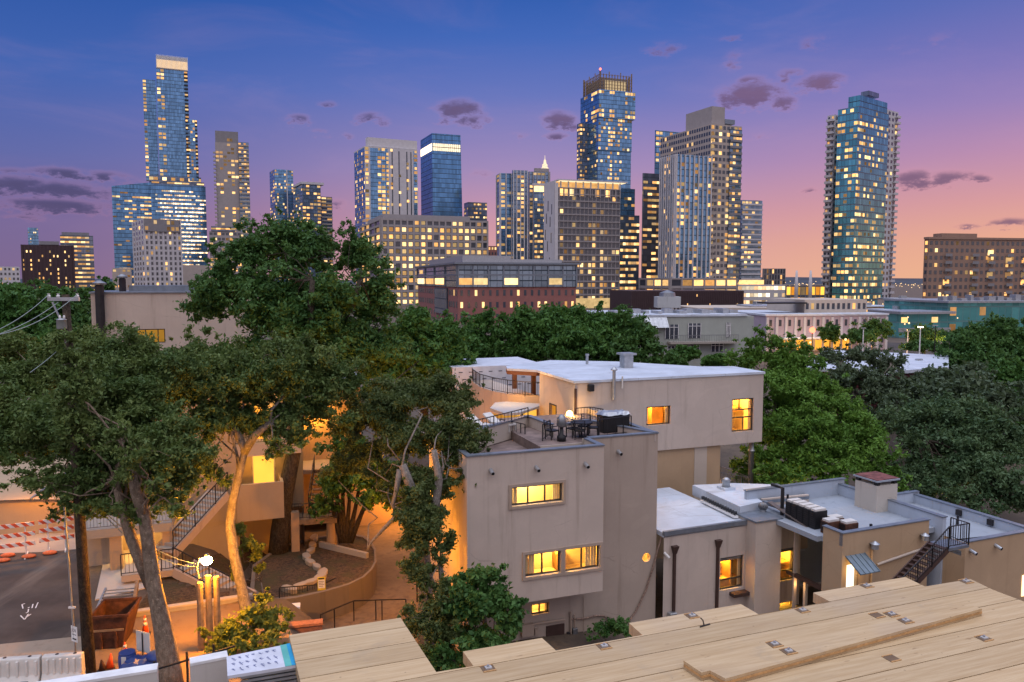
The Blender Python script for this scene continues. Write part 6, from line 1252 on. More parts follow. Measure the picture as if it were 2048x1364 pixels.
# shrubs and saplings by the lamp, lamplight put into the yellow leaf colour
def shrub(lab, px, py, z, lobes, n, size, leaf='yellow', seed=70, name='shrub', nc=60):
    b = base(px, py, z); tree(name, lab, b, [([(b[0], b[1], z), (b[0]+.1, b[1], z+.5), (b[0], b[1]+.1, z+.9)], [.05, .04, .02])], lobes, n, size, leaf, BG, None, seed, clump=.34, nc=nc, twigs=4, cat='shrub', shell=.3, branch_r=.03, asp=.6)
shrub('yellow lit leafy shrub under the street lamp posts', 500, 1300, 0, [(470, 1265, 55, 32, 27.5), (530, 1235, 45, 40, 28.5), (555, 1260, 35, 35, 28), (440, 1290, 40, 24, 27), (520, 1200, 22, 25, 29), (500, 1290, 50, 28, 27), (410, 1268, 22, 14, 27.5)], 9000, .085)
shrub('slim yellow lit sapling beside the S shaped trunk', 522, 1205, -.5, [(475, 1060, 22, 20, 33), (505, 1085, 25, 18, 33), (512, 1110, 22, 20, 33), (485, 1100, 16, 20, 33), (470, 1150, 14, 18, 32.5), (520, 1135, 16, 14, 33)], 2600, .09, seed=71, name='sapling', nc=40)
shrub('low dark shrub against the brown wall behind the deck notch', 1215, 1272, -3.1, [(1205, 1258, 24, 14, 34), (1235, 1252, 24, 18, 34), (1255, 1260, 16, 16, 34), (1185, 1275, 18, 8, 33)], 3500, .08, 'dark', 72)
# multi stem dark shrub under the stairs on the planting island
bb = base(690, 1085, -1.0)
tree('multi_stem_tree', 'dark multi stemmed tree on the planting island by the stairs', bb, [trunkpx([(690+dx*.3, 1085, 5), (690+dx*.6, 1050, 5), (690+dx, 1010, 4), (690+dx*1.4, 960, 3)], bb[1]) for dx in (-26, -14, -4, 8, 22, 40)],
  [(670, 960, 45, 50, 42), (720, 940, 50, 60, 42), (770, 960, 50, 50, 42), (740, 1000, 50, 25, 41), (650, 1010, 30, 40, 42), (800, 1000, 30, 30, 42), (700, 900, 60, 40, 43)], 22000, .13, 'dark', BK, seed=75, clump=.3, nc=160, shell=.25)
# ------------------------------------------------------------------ left house with stairs
L = Fr(at_y(567, 965, 41), 20)
h = thing('beige_house', 'beige stucco house with galleries and stairs behind the oaks, left of the driveway', 'house', L.w(0, 0, 0), L.a)
def lrect(v, x0, y0, x1, y1): a, z1 = L.onv(x0, y0, v); b, z0 = L.onv(x1, y1, v); return (a, b, z0, z1)
ML = 'stucco_beige'
vM = .5; uA_, zB_ = L.onv(322, 1048, vM); uB_ = L.onv(474, 1000, vM)[0]; zB_ = L.onv(430, 1045, vM)[1]; ZR = 8.6
MB().box(uA_, uB_, vM, 8, zB_, ZR).build('main_wall', M[ML], h)
MB().box(uA_-.1, uB_+.1, vM-.1, 8.1, ZR, ZR+.12).build('roof', M['roof_grey'], h)
# balcony
b0 = L.onv(473, 1000, 0)[0]; zt_ = L.onv(520, 967, 0)[1]; zl_ = L.onv(520, 1040, 0)[1]
g = MB().box(b0, 0, 0, .16, zl_, zt_).box(-.16, -.002, .16, 1.9, zl_, zt_-.003).box(b0, -.16, .16, 1.9, zl_+.02, zl_+.5); g.build('balcony', M[ML], h)
vR = 1.9; dr = lrect(vR, 506, 906, 549, 985)
g = wall_v(MB(), vR, uB_, 1.2, zl_, 9, [dr], .14); g.quad((1.2, vR, -2), (1.2, vR+6, -2), (1.2, vR+6, 9), (1.2, vR, 9)); g.build('recess_wall', M[ML], h)
MB().quad((dr[0], vR+.12, dr[2]), (dr[1], vR+.12, dr[2]), (dr[1], vR+.12, dr[3]), (dr[0], vR+.12, dr[3])).build('lit_door', M['lit_amber'], h)
MB().box(dr[0]-.08, dr[0], vR-.03, vR+.1, dr[2], dr[3]).box(dr[1], dr[1]+.08, vR-.03, vR+.1, dr[2], dr[3]).box(dr[0]-.08, dr[1]+.08, vR-.03, vR+.1, dr[3], dr[3]+.09).build('door_frame', M['stucco_pale'], h)
lamp('balcony_light', L.w((dr[0]+dr[1])/2, .9, dr[3]-.1), 70, (1, .55, .12), .15)
up = lrect(.9, 500, 886, 566, 905); MB().box(uB_, 1.0, .5, vR, up[2], up[3]).build('upper_balcony', M['stucco_brown'], h)
rail(h, [(uB_, .55, up[3]), (.95, .55, up[3]), (.95, vR, up[3])], 1.0, .14)
u2 = lrect(vR-.02, 509, 812, 531, 884); MB().quad((u2[0], vR-.03, u2[2]), (u2[1], vR-.03, u2[2]), (u2[1], vR-.03, u2[3]), (u2[0], vR-.03, u2[3])).build('lit_window', M['lit_amber'], h)
lamp('upper_balcony_light', L.w((u2[0]+u2[1])/2+.4, vR-.7, u2[3]-.2), 60, (1, .55, .12), .15)
# lower storey behind, under the overhang
MB().box(uA_+.6, 1.2, 3.4, 7.5, -2.2, zB_).build('ground_wall', M['stucco_tan'], h)
for px in (590, 470, 345): u = L.onv(px, 1040, 1.0)[0]; MB().box(u-.22, u+.22, .9, 1.3, -2.2, zB_).build('pillar', M['stucco_tan'], h)
# upper block at the back with dark flue pipes
q = at_y(181, 587, 55); BK_ = Fr(q, 20); tq = thing('back_block', 'tall plain beige block with a flat roof and lit corner window rising behind the oaks', 'house', BK_.w(0, 0, 0), BK_.a)
zq = q.z; wq = 11.5; wr_ = (BK_.onv(272, 658, 0)[0], BK_.onv(330, 658, 0)[0], BK_.onv(300, 686, 0)[1], BK_.onv(300, 658, 0)[1])
g = wall_v(MB(), 0, 0, wq, -1, zq, [wr_]); g.quad((wq, 0, -1), (wq, 8, -1), (wq, 8, zq), (wq, 0, zq)).quad((0, 0, -1), (0, 0, zq), (0, 8, zq), (0, 8, -1)); g.build('wall', M['stucco'], tq)
MB().box(-.1, wq+.1, -.1, 8, zq, zq+.12).build('roof', M['cap_metal'], tq); MB().box(2.2, wq, 2.5, 7, zq+.12, zq+.55).build('roof_box', M['cap_metal'], tq)
win_v(tq, 0, wr_, (1, 1.4, .8)); MB().quad((wr_[0], .17, wr_[2]), (wr_[1], .17, wr_[2]), (wr_[1], .17, wr_[3]), (wr_[0], .17, wr_[3])).build('lit_room', M['lit_amber'], tq)
for px, yt, yb, r, lab in ((198, 561, 660, .3, 'tall dark round flue standing before the left end of the back block'), (244, 548, 590, .24, 'dark square chimney flue on the roof of the back block')):
    u, z1 = BK_.onv(px, yt, -.5); z0 = BK_.onv(px, yb, -.5)[1] if r < .3 else 0; v_ = -.5 if r > .25 else 2
    if r < .3: u, z1 = BK_.onv(px, yt, 2); z0 = zq
    t = thing('flue', lab, 'chimney', BK_.w(u, v_, 0), BK_.a)
    MB().lathe([(r, z0), (r, z1-.35)], (0, 0, 0), 14 if r > .25 else 4).build('pipe', M['dark_metal'], t); MB().lathe([(r*1.5, z1-.3), (r*1.6, z1-.18), (r*.5, z1)], (0, 0, 0), 14).build('cap', M['grey_metal'], t)
    MB().lathe([(r*.8, z1-.36), (r*.8, z1-.29)], (0, 0, 0), 10).build('collar', M['dark_metal'], t)
# gallery on the left with pillar, ramp slab and railing
G = Fr(at_y(232, 1062, 36), 20); gq = thing('entrance_gallery', 'concrete entrance gallery with a square pillar and railing beside the oak trunk', 'gallery', G.w(0, 0, 0), G.a)
g0, zg = G.onv(160, 1062, 0); g1 = G.onv(345, 1062, 0)[0]; zg = G.onv(232, 1056, 0)[1]
MB().box(g0, g1, 0, 3, zg-.42, zg).build('slab', M['concrete'], gq); MB().box(g0, g1+3, 3, 3.3, -2, 7.5).build('back_wall', M[ML], gq)
rail(gq, [(g0, .1, zg), (g1, .1, zg)], 1.0, .14, m='grey_metal')
up_ = G.onv(232, 1100, .2)[0]
for u in (up_, G.onv(337, 1100, .2)[0]): MB().box(u-.26, u+.26, .1, .62, -.3, zg-.42).build('pillar', M['stucco_tan'], gq)
MB().prism([G.uvz(a, b, .03) for a, b in ((190, 1200), (210, 1110), (216, 1082), (300, 1082), (310, 1172))], -.2, .05).build('ramp_slab', M['stucco_pale'], gq)
MB().box(g0, g0+1.2, 1.2, 3, -.3, zg-.42).build('side_wall', M['concrete'], gq); lamp('gallery_light', G.w(up_+.9, 1.6, zg-.8), 160, (1, .58, .18), .15)
# stairs of the beige house
def stair(lab, p0, p1, w, n, name='stair', m='stucco_brown', open_=False, grp=None, railing=True):
    """flight from lower p0 to upper p1; width w to the far side"""
    p0, p1 = Vector(p0), Vector(p1); t = thing(name, lab, 'stair', p0, 0, grp); d = p1-p0; hd = Vector((d.x, d.y, 0)).normalized(); nn = Vector((-hd.y, hd.x, 0))
    if nn.y < 0: nn = -nn
    rise = d.z/n; run = Vector((d.x, d.y, 0))/n
    for s_ in ((0, w) if True else ()): MB().bar(nn*s_+Vector((0, 0, -.12)), d+nn*s_+Vector((0, 0, -.12)), .1, .42).build('stringer', M['stucco_brown' if not open_ else 'brown_metal'], t)
    for k in range(n):
        a = run*k+Vector((0, 0, rise*(k+1))); b = a+run
        MB().bar(a+nn*w/2+run*.5-Vector((0, 0, .03))-nn*(w/2-.06), a+nn*w/2+run*.5-Vector((0, 0, .03))+nn*(w/2-.06), run.length*1.05, .05).build('tread', M['concrete'] if not open_ else M['timber_post'], t)
        if not open_: MB().bar(a+run*.04-Vector((0, 0, rise/2+.04))+nn*.06, a+run*.04-Vector((0, 0, rise/2+.04))+nn*(w-.06), .04, rise*.9).build('riser', M['stucco_brown'], t)
    if railing:
        rail(t, [tuple(Vector((0, 0, .1))), tuple(d+Vector((0, 0, .1)))], 1.0, .2)
    return t
st1 = (at_y(347, 1106, 36.2), at_y(456, 985, 39.6)); st2 = (at_y(474, 1206, 33.6), at_y(347, 1140, 35.0))
stair('upper stair flight climbing right to the balcony of the beige house', st1[0], st1[1], 1.2, 13)
stair('lower stair flight descending right behind the street lamp posts', st2[0], st2[1], 1.2, 8, railing=True)
t = thing('stair_landing', 'concrete half landing between the two stair flights of the beige house', 'landing', (st2[1].x, st2[1].y, 0), L.a)
MB().box(-2.2, .1, 0, 1.6, st2[1].z-.3, st2[1].z).build('slab', M['stucco_brown'], t); rail(t, [(-2.2, .05, st2[1].z), (0, .05, st2[1].z)], 1.0, .16); MB().box(-2, -1.7, .6, .9, -.6, st2[1].z-.3).build('post', M['stucco_brown'], t)
# open stair between the houses
s0 = at_y(645, 1020, 43.5); s1 = at_y(634, 940, 46.5); t = thing('open_stair', 'open timber tread stair on a landing by the planting island, lit orange from above', 'stair', (s0.x, s0.y, 0), R_(8))
dv = s1-s0; n = 9; W_ = .72; ln = math.hypot(dv.x, dv.y)
for k in range(n): f_ = k/(n-1); MB().box(-W_, W_, f_*ln-.13, f_*ln+.13, s0.z+dv.z*f_-.03, s0.z+dv.z*f_+.03).build('tread', M['timber_post'], t)
for a in (-W_-.05, W_+.05): MB().bar((a, -.1, s0.z-.1), (a, ln+.1, s1.z-.1), .07, .25).build('stringer', M['brown_metal'], t); rail(t, [(a, 0, s0.z), (a, ln, s1.z)], .95, .3)
MB().box(-2.3, .9, -1.2, .1, s0.z-.42, s0.z-.15).build('landing', M['timber_post'], t); MB().lathe([(.3, -1.6), (.3, s0.z-.42)], (.55, -.5, 0), 14).build('round_pillar', M['stucco_tan'], t)
MB().box(-2.4, 1.2, ln+.2, ln+3, s1.z-.3, s1.z-.05).build('upper_landing', M['concrete'], t); rail(t, [(-2.2, -1.15, s0.z-.15), (.85, -1.15, s0.z-.15)], .9, .2)
w1 = Fr((s1.x, s1.y), 20); tt = thing('lit_corner_house', 'tan wall block glowing orange at the head of the open stair', 'house', w1.w(0, 0, 0), w1.a)
MB().box(-1.1, 3.2, 3.0, 6.5, -2, 7.5).build('wall', M['stucco_tan'], tt); MB().box(-3.6, -1.3, .6, 6.0, s1.z-.3, 6.6).build('side_wall', M['stucco_brown'], tt); MB().box(-1.2, 3.3, 2.9, 6.6, 7.5, 7.6).build('roof', M['roof_grey'], tt)
o = MB().lathe([(.1, 0), (.14, .1), (.1, .28)], (.2, 2.85, 5.6), 10).build('wall_lamp', M['lamp_orange'], tt); lamp('stair_light', w1.w(.2, 2.3, 5.5), 420, (1, .42, .04), .15)
MB().quad((-2.9, .59, s1.z+.1), (-2.3, .59, s1.z+.1), (-2.3, .59, s1.z+2.1), (-2.9, .59, s1.z+2.1)).build('lit_door', M['lit_amber'], tt)
# driveway lamps: one on the garden wall, others unseen and added for orange light
def wall_lamp(lab, p, energy, nx=0):
    t = thing('wall_lamp', lab, 'lamp', p, 0); MB().lathe([(.09, 0), (.13, .08), (.1, .26)], (0, 0, -.12), 10).build('globe', M['lamp_orange'], t); MB().box(-.05, .3, -.03, .03, .15, .2).build('bracket', M['dark_metal'], t)
    lamp('driveway_light', Vector(p)+Vector((-.25, -.15, -.1)), energy, (1, .34, .018), .2)
p = Vector((-4.9, 38.5, 2.9)); t = thing('unseen_driveway_lamp', 'unseen orange lamp on an added dark post beside the driveway under the twisted oak', 'lamp', (p.x, p.y, 0)); MB().tube([(0, 0, -2.7), (0, 0, 2.7)], .04, 8).build('post', M['dark_metal'], t); MB().sphere((0, 0, 2.8), .12, 12, 8).build('globe', M['lamp_orange'], t)  # post lamp added out of sight to throw orange light on the driveway
lamp('driveway_light', A.w(uL-2.0, 2.2, 1.8), 330, (1, .34, .018), .2)  # bare light added inside the foliage to brighten the orange house wall
lamp('driveway_light', p+Vector((.25, -.15, .1)), 1700, (1, .34, .018), .2)
pd = at_z(830, 1060, -2.5); wall_lamp('orange lamp on the garden wall at the back of the driveway', (pd.x-.5, pd.y+1.3, .4), 1800)
t = thing('garden_wall', 'tan garden wall closing the back of the driveway', 'wall', (pd.x, pd.y, -2.7), R_(20)); MB().box(-5, 4, 2.2, 2.45, 0, 2.6).build('wall_body', M['stucco_tan'], t); MB().box(-5.05, 4.05, 2.15, 2.5, 2.6, 2.7).build('coping', M['concrete'], t)
# ------------------------------------------------------------------ planting island, driveway walls and fences
ZI = -1.15
isl = [(744, 1084), (752, 1098), (753, 1122), (745, 1138), (728, 1154), (698, 1169), (650, 1183), (590, 1196), (525, 1202), (500, 1180), (505, 1130), (560, 1090), (640, 1072), (700, 1066), (730, 1072)]
ip = [at_z(a, b, ZI) for a, b in isl]
def mulch():
    m, t, o = mat('mulch'); v = t.obj(); n = t.noise(v, 7, 5, .7); b = t.noise(v, .8, 3); c = t.mix(t.smooth(n, .35, .7), (.035, .022, .014, 1), (.13, .08, .045, 1)); c = t.mix(t.smooth(b, .4, .7), c, (.06, .05, .022, 1))
    princ(t, o, c, 1, 0, t.bump(n, .9, .06)); return m
M['mulch'] = mulch()
t = thing('planting_island', 'curved concrete retaining wall holding a mulch bed beside the driveway', 'retaining wall', (ip[0].x, ip[0].y, 0)); o = ip[0]; cx_ = sum(p.x for p in ip)/len(ip); cy_ = sum(p.y for p in ip)/len(ip)
q = [(p.x-o.x, p.y-o.y) for p in ip]; inn = [(a+(cx_-o.x-a)*.045, b+(cy_-o.y-b)*.06) for a, b in q]
MB().prism(inn, -2.8, ZI-.06).build('mulch_bed', M['mulch'], t)
g = MB()
for i in range(len(q)):
    j = (i+1) % len(q); g.add([(*q[i], -3), (*q[j], -3), (*q[j], ZI), (*q[i], ZI), (*inn[i], -3), (*inn[j], -3), (*inn[j], ZI), (*inn[i], ZI)], [(0, 1, 2, 3), (3, 2, 6, 7), (5, 4, 7, 6)])
g.build('curved_wall', M.setdefault('wall_shaded', stucco('retaining_concrete_shaded', (.17, .145, .12), amt=.5)), t)  # courtyard shade put into this darker copy of the concrete
g = MB(); a, b = at_z(640, 1083, ZI+.25)-o, at_z(735, 1107, ZI+.2)-o; g.bar((a.x, a.y, ZI+.05), (b.x, b.y, ZI+.02), .2, .42).build('low_wall', M['concrete'], t)
st = [(628, 1076), (624, 1090), (622, 1101), (613, 1112), (620, 1124), (634, 1133), (645, 1144), (640, 1153), (622, 1162), (602, 1170), (580, 1178)]
rr = random.Random(6)
for k, (px, py) in enumerate(st):
    p = at_z(px, py, ZI+.05); nxt = at_z(*st[min(k+1, len(st)-1)], ZI+.05); a_ = math.atan2((nxt-p).y, (nxt-p).x) if k < len(st)-1 else 2.6
    s_ = MB(); w_, l_ = rr.uniform(.2, .26), rr.uniform(.42, .6); pl = [(math.cos(i*math.pi/4+rr.uniform(-.2, .2))*l_*rr.uniform(.85, 1.05), math.sin(i*math.pi/4)*w_*rr.uniform(.8, 1.1)) for i in range(8)]
    s_.prism(pl, -.1, rr.uniform(.10, .16)); o2 = s_.build('border_stone', M['stone'] if 'stone' in M else M.setdefault('stone', stucco('limestone', (.36, .30, .23), amt=.5)), None, loc=(p.x, p.y, ZI), rz=a_, bevel=.03); tag(o2, 'flat limestone block in the winding border across the mulch bed', 'stone', 'stones of the winding border')
# mulch slope under the stairs, kerb wall
def terr(px, py):
    z = -.5
    for _ in range(25): p = at_z(px, py, z); z = .5*z+.5*ground_z(p.x, p.y)
    p = at_z(px, py, z); return Vector((p.x, p.y, ground_z(p.x, p.y)+.05))
g = MB(); N_ = 14; qd = ((330, 1140), (540, 1080), (560, 1200), (272, 1221)); vs = []
for j in range(N_+1):
    for i in range(N_+1):
        a = lerp2(lerp2(qd[0], qd[1], i/N_), lerp2(qd[3], qd[2], i/N_), j/N_); vs.append(terr(*a))
g.add(vs, [(j*(N_+1)+i, j*(N_+1)+i+1, (j+1)*(N_+1)+i+1, (j+1)*(N_+1)+i)[::-1] for j in range(N_) for i in range(N_)])
tag(g.build('planted_ground', M['mulch'], None, True), kind='structure')
a, b = at_z(268, 1224, .2), at_z(505, 1190, .2); t = thing('kerb_wall', 'low pale concrete kerb wall along the lit forecourt behind the cone', 'wall', (a.x, a.y, -.6)); d = b-a
MB().bar((0, 0, .4), (d.x, d.y, .4), .22, .8).build('wall_body', M['concrete'], t); MB().bar((0, 0, .82), (d.x, d.y, .82), .28, .07).build('coping', M['stucco_pale'], t)
def fence(lab, pts, h_, gap, z=None, post=1.5, name='fence'):
    P = [Vector(p) for p in pts]; t = thing(name, lab, 'fence', P[0]); rail(t, [tuple(p-P[0]) for p in P], h_, gap, 'fence_panel', 'dark_metal', post=post); return t
f0, f1, f2 = at_z(560, 1222, -1.8), at_z(640, 1214, -2.2), at_z(688, 1193, -2.45)
fence('dark picket fence along the planting island with a yellow notice', [f0, f1, f2], 1.15, .13)
p = at_y(643, 1168, f1.y-.3); t = thing('fence_notice', 'small yellow bordered white notice hung on the dark picket fence', 'sign', p, R_(12))
MB().box(-.19, .19, -.02, 0, -.36, .36).build('board', plain('notice_yellow', (.62, .52, .06), .5), t); MB().box(-.16, .16, -.025, -.0205, -.2, .22).build('text_panel', M['white_paint'], t)
g = MB().box(-.14, .14, -.03, -.0255, .25, .31)
for k in range(4): g.box(-.12, .12-.04*(k % 2), -.03, -.0255, .13-k*.08, .15-k*.08)
g.build('notice_print_pattern', M['black'], t)
r0, r1, r2, r3 = at_z(642, 1272, -2.0), at_z(708, 1242, -2.3), at_z(752, 1240, -2.4), at_z(812, 1238, -2.5)
t = thing('handrail', 'thin dark handrail bordering the walk in front of the driveway', 'railing', r0); g = MB(); P = [Vector((0, 0, 0)), r1-r0, r2-r0, r3-r0]
for a, b in zip(P[:-1], P[1:]): g.bar(a+Vector((0, 0, 1)), b+Vector((0, 0, 1)), .05)
g.build('top_rail', M['dark_metal'], t)
for k in (0, .4, 1): p = P[0].lerp(P[1], k); MB().bar(p, p+Vector((0, 0, .98)), .05).build('post', M['dark_metal'], t)
for p in (P[2], P[2]+Vector((.3, 0, 0)), P[3]): MB().bar(p, p+Vector((0, 0, .98)), .05).build('post', M['dark_metal'], t)
def brickmat():
    m, t, o = mat('brick_wall'); x, y, z = t.xyz(t.obj()); b = t.new('ShaderNodeTexBrick'); t.put(b.inputs['Vector'], t.comb(t.math('ADD', x, y), z, 0)); b.inputs['Scale'].default_value = 4.5
    b.inputs['Color1'].default_value = (.17, .06, .04, 1); b.inputs['Color2'].default_value = (.24, .09, .055, 1); b.inputs['Mortar'].default_value = (.22, .17, .13, 1); b.inputs['Mortar Size'].default_value = .02; princ(t, o, b.outputs[0], .9); return m
M['brick'] = brickmat()
a = at_z(575, 1252, -.4); t = thing('brick_wall', 'low red brick wall with a lit brick on edge coping beside the yellow shrub', 'wall', (a.x, a.y, 0), R_(14)); b = at_z(642, 1238, -.4); w_ = (b-a).length
MB().box(0, w_, 0, .35, -3, -.5).build('wall_body', M['brick'], t); MB().box(-.03, w_+.03, -.04, .39, -.5, -.4).build('coping', plain('brick_coping', (.34, .14, .075), .8, 0, .2, 9), t)
a = at_z(545, 1222, -.9); t = thing('capped_wall', 'short brick pier with a white stone cap before the picket fence', 'wall', (a.x, a.y, 0), R_(14)); MB().box(0, 1.1, 0, .4, -3, -.95).build('wall_body', M['brick'], t); MB().box(-.05, 1.2, -.06, .46, -.95, -.82).build('cap', M['white_paint'], t)
# ------------------------------------------------------------------ street furniture on the left
def on_ground(px, py, z=0): return at_z(px, py, z)
drape([(176, 1420), (190, 1302), (268, 1228), (505, 1196), (560, 1222), (600, 1300), (600, 1420)], 0, .014, 'pavement', stucco('forecourt_lamplit', (.25, .165, .095), amt=.6))  # amber of the street lamp put into the concrete colour
# street lamp on three timber posts
M['street_glow'] = lampmat('street_lamp_glow', (1, .36, .02), 1900); M['street_glow'].cycles.emission_sampling = 'FRONT'
lb = on_ground(420, 1298); t = thing('street_lamp', 'glaring orange street lamp fixed to three timber posts', 'street lamp', (lb.x, lb.y, 0), R_(18)); zl = at_y(418, 1119, lb.y).z
for k, (dx, dz) in enumerate(((-.30, -.1), (0, .25), (.28, .05))): MB().tube([(dx, k*.08, 0), (dx+.01, k*.08, zl-.8+dz*.6)], [.13, .115], 10).build('post', M['timber_post'], t)
MB().tube([(-.3, -.02, zl-.7), (-.36, -.1, zl-.2), (-.25, -.15, zl+.12), (0, -.12, zl+.16)], .035, 8).build('arm', M['galv'], t)
MB().lathe([(.02, .08), (.07, .06), (.09, -.02), (.02, -.021)], (0, -.12, zl+.2), 12).build('lamp_cap', M['galv'], t); MB().sphere((0, -.12, zl), .2, 14, 10, (1, 1, .8)).build('lamp_globe', M['street_glow'], t)
# utility pole
pb = on_ground(180, 1352); zt_p = at_y(131, 589, pb.y).z; tpx = at_y(131, 589, pb.y).x-pb.x
t = thing('utility_pole', 'weathered utility pole with a crossarm and grey transformer beside the street', 'utility pole', (pb.x, pb.y, 0))
def onp(z): return tpx*z/zt_p
MB().tube([(0, 0, -.1), (onp(zt_p), 0, zt_p)], [.21, .12], 12).build('shaft', barkmat('pole_wood', (.035, .028, .022), (.09, .065, .045)), t, True)
za = at_y(131, 598, pb.y).z; xa0, xa1 = at_y(101, 598, pb.y).x-pb.x, at_y(163, 598, pb.y).x-pb.x
MB().bar((xa0, -.14, za), (xa1, -.14, za), .1, .12).build('crossarm', M['galv'], t); MB().bar((xa0+.15, -.15, za-.1), (onp(za)-.05, -.13, za-.9), .04, .05).build('brace', M['galv'], t)
for x in (xa0+.03, xa0+.35, xa1-.06): MB().lathe([(.05, 0), (.06, .05), (.03, .09), (.05, .13)], (x, -.14, za+.06), 10).build('insulator', M['white_paint'], t)
ztf = at_y(131, 658, pb.y).z; MB().lathe([(.02, 0), (.15, .02), (.16, .05), (.16, .33), (.17, .34), (.08, .38)], (onp(ztf)-.02, -.3, ztf), 16).build('transformer', M['galv'], t, True)
for x in (-.07, .07): MB().lathe([(.03, 0), (.04, .05), (.02, .12)], (onp(ztf)+x, -.3, ztf+.37), 8).build('bushing', M['white_paint'], t)
def wire(lab, a, b, sag, r=.012, name='wire', grp='overhead wires'):
    a, b = Vector(a), Vector(b); pts = [a.lerp(b, i/20)-Vector((0, 0, sag*4*(i/20)*(1-i/20))) for i in range(21)]
    tag(MB().tube([p-a for p in pts], r, 5).build(name, plain('wire_grey', (.28, .33, .33), .5) if 'wire' not in M else M['wire'], None, False, a), lab, 'wire', grp)
M['wire'] = plain('wire_grey', (.26, .32, .31), .5)
P0 = Vector((pb.x, pb.y, 0))
wire('overhead wire from the left tip of the crossarm sagging out of frame', P0+Vector((xa0+.03, -.14, za+.16)), at_y(-120, 690, pb.y-6), .35); wire('overhead wire from under the left crossarm tip, second of the pair', P0+Vector((xa0+.35, -.14, za-.1)), at_y(-120, 692, pb.y-6), .3); wire('overhead wire from the right tip of the crossarm sagging past the transformer', P0+Vector((xa1-.06, -.14, za+.16)), at_y(-120, 672, pb.y-7), .5)
wire('service wire running down left from the pole into the oak crown', P0+Vector((onp(11.5), -.1, at_y(132, 682, pb.y).z)), at_y(60, 745, pb.y-2), .05)
s_ = at_y(205, 1020, pb.y+1); e_ = Vector((lb.x-.3, lb.y-.2, zl-.1))
wire('upper service cable from the pole to the street lamp', s_, e_, .35, .018); wire('lower service cable from the pole to the street lamp', s_+Vector((0, 0, -.12)), e_+Vector((0, 0, -.1)), .5, .018)
# thin sign pole with two signs
sb = on_ground(172, 1340); t = thing('sign_pole', 'thin metal sign pole with a small white sign in front of the utility pole', 'sign post', (sb.x-.12, sb.y-.35, 0)); zs = at_y(152, 1010, sb.y-.35).z
MB().tube([(0, 0, 0), (-.17, 0, zs)], .035, 8).build('pole', M['galv'], t); zs1 = at_y(160, 1267, sb.y-.35).z
o = MB().box(-.17, .17, -.06, -.045, -.28, .28).build('sign_board', M['white_paint'], t); o.location = (.02, 0, zs1); o.rotation_euler.z = -.5
fc = bpy.data.curves.new('sign_text', 'FONT'); fc.body = 'JOB'; fc.size = .15; fc.align_x = 'CENTER'; fc.materials.append(M['black']); ft = bpy.data.objects.new('text_curve', fc); COL.objects.link(ft); bpy.context.view_layer.update(); me_ = bpy.data.meshes.new_from_object(ft); bpy.data.objects.remove(ft); fo = bpy.data.objects.new('sign_text', me_); COL.objects.link(fo); fo.parent = o; fo.location = (0, -.064, .09); fo.rotation_euler = (math.pi/2, 0, 0)
g = MB()
for k in range(3): g.box(-.1+k*.075, -.05+k*.075, -.066, -.061, -.03, .0)
g.box(-.1, .12, -.066, -.061, -.2, -.15); g.build('sign_print_pattern', M['black'], o)
MB().box(-.11, .13, -.05, .02, 0, .06).build('bracket', M['white_paint'], t).location = (-.07, 0, at_y(160, 1216, sb.y-.35).z)
# street barricades
def stripe_mat():
    m, t, o = mat('barricade_stripes'); x, y, z = t.xyz(t.obj()); k = t.math('FRACT', t.math('DIVIDE', t.math('ADD', x, t.math('MULTIPLY', z, 1.0)), .42)); c = t.mix(t.math('LESS_THAN', k, .5), (.72, .70, .68, 1), (.70, .10, .04, 1)); princ(t, o, c, .5); return m
M['stripe'] = stripe_mat()
def barricade(lab, a, b, zs_):
    a, b = on_ground(*a), on_ground(*b); t = thing('barricade', lab, 'barricade', a, math.atan2((b-a).y, (b-a).x), 'striped road barricades'); w_ = (b-a).length
    for z in zs_: MB().box(0, w_, -.04, 0, z, z+.21).build('board', M['stripe'], t)
    for x in (.35, w_-.45): MB().box(x, x+.06, .005, .065, .06, zs_[-1]+.2).build('upright', M['white_paint'], t); MB().box(x, x+.06, -.55, .6, 0, .06).build('foot', M['white_paint'], t)
barricade('left of the two orange and white striped road barricades', (-52, 1126), (72, 1110), (.55, 1.05, 1.55)); barricade('right of the two orange and white striped road barricades, by the sign pole', (80, 1106), (150, 1096), (.55, 1.05, 1.5))
for k, (px, py, n_) in enumerate(((58, 1116, 'under the left barricade foot'), (100, 1109, 'under the right barricade foot'), (6, 1124, 'at the left frame edge in front of the barricade'), (16, 1114, 'stacked at the far left by the barricade'))):
    p = on_ground(px, py); o = MB().sphere((0, 0, .1), .34, 14, 8, (1, .5, .32)).build('sandbag', plain('sandbag_orange', (.72, .17, .06), .8, 0, .15, 8), None, True, (p.x, p.y, 0), .3); tag(o, 'orange sandbag lying '+n_, 'sandbag', 'orange sandbags')
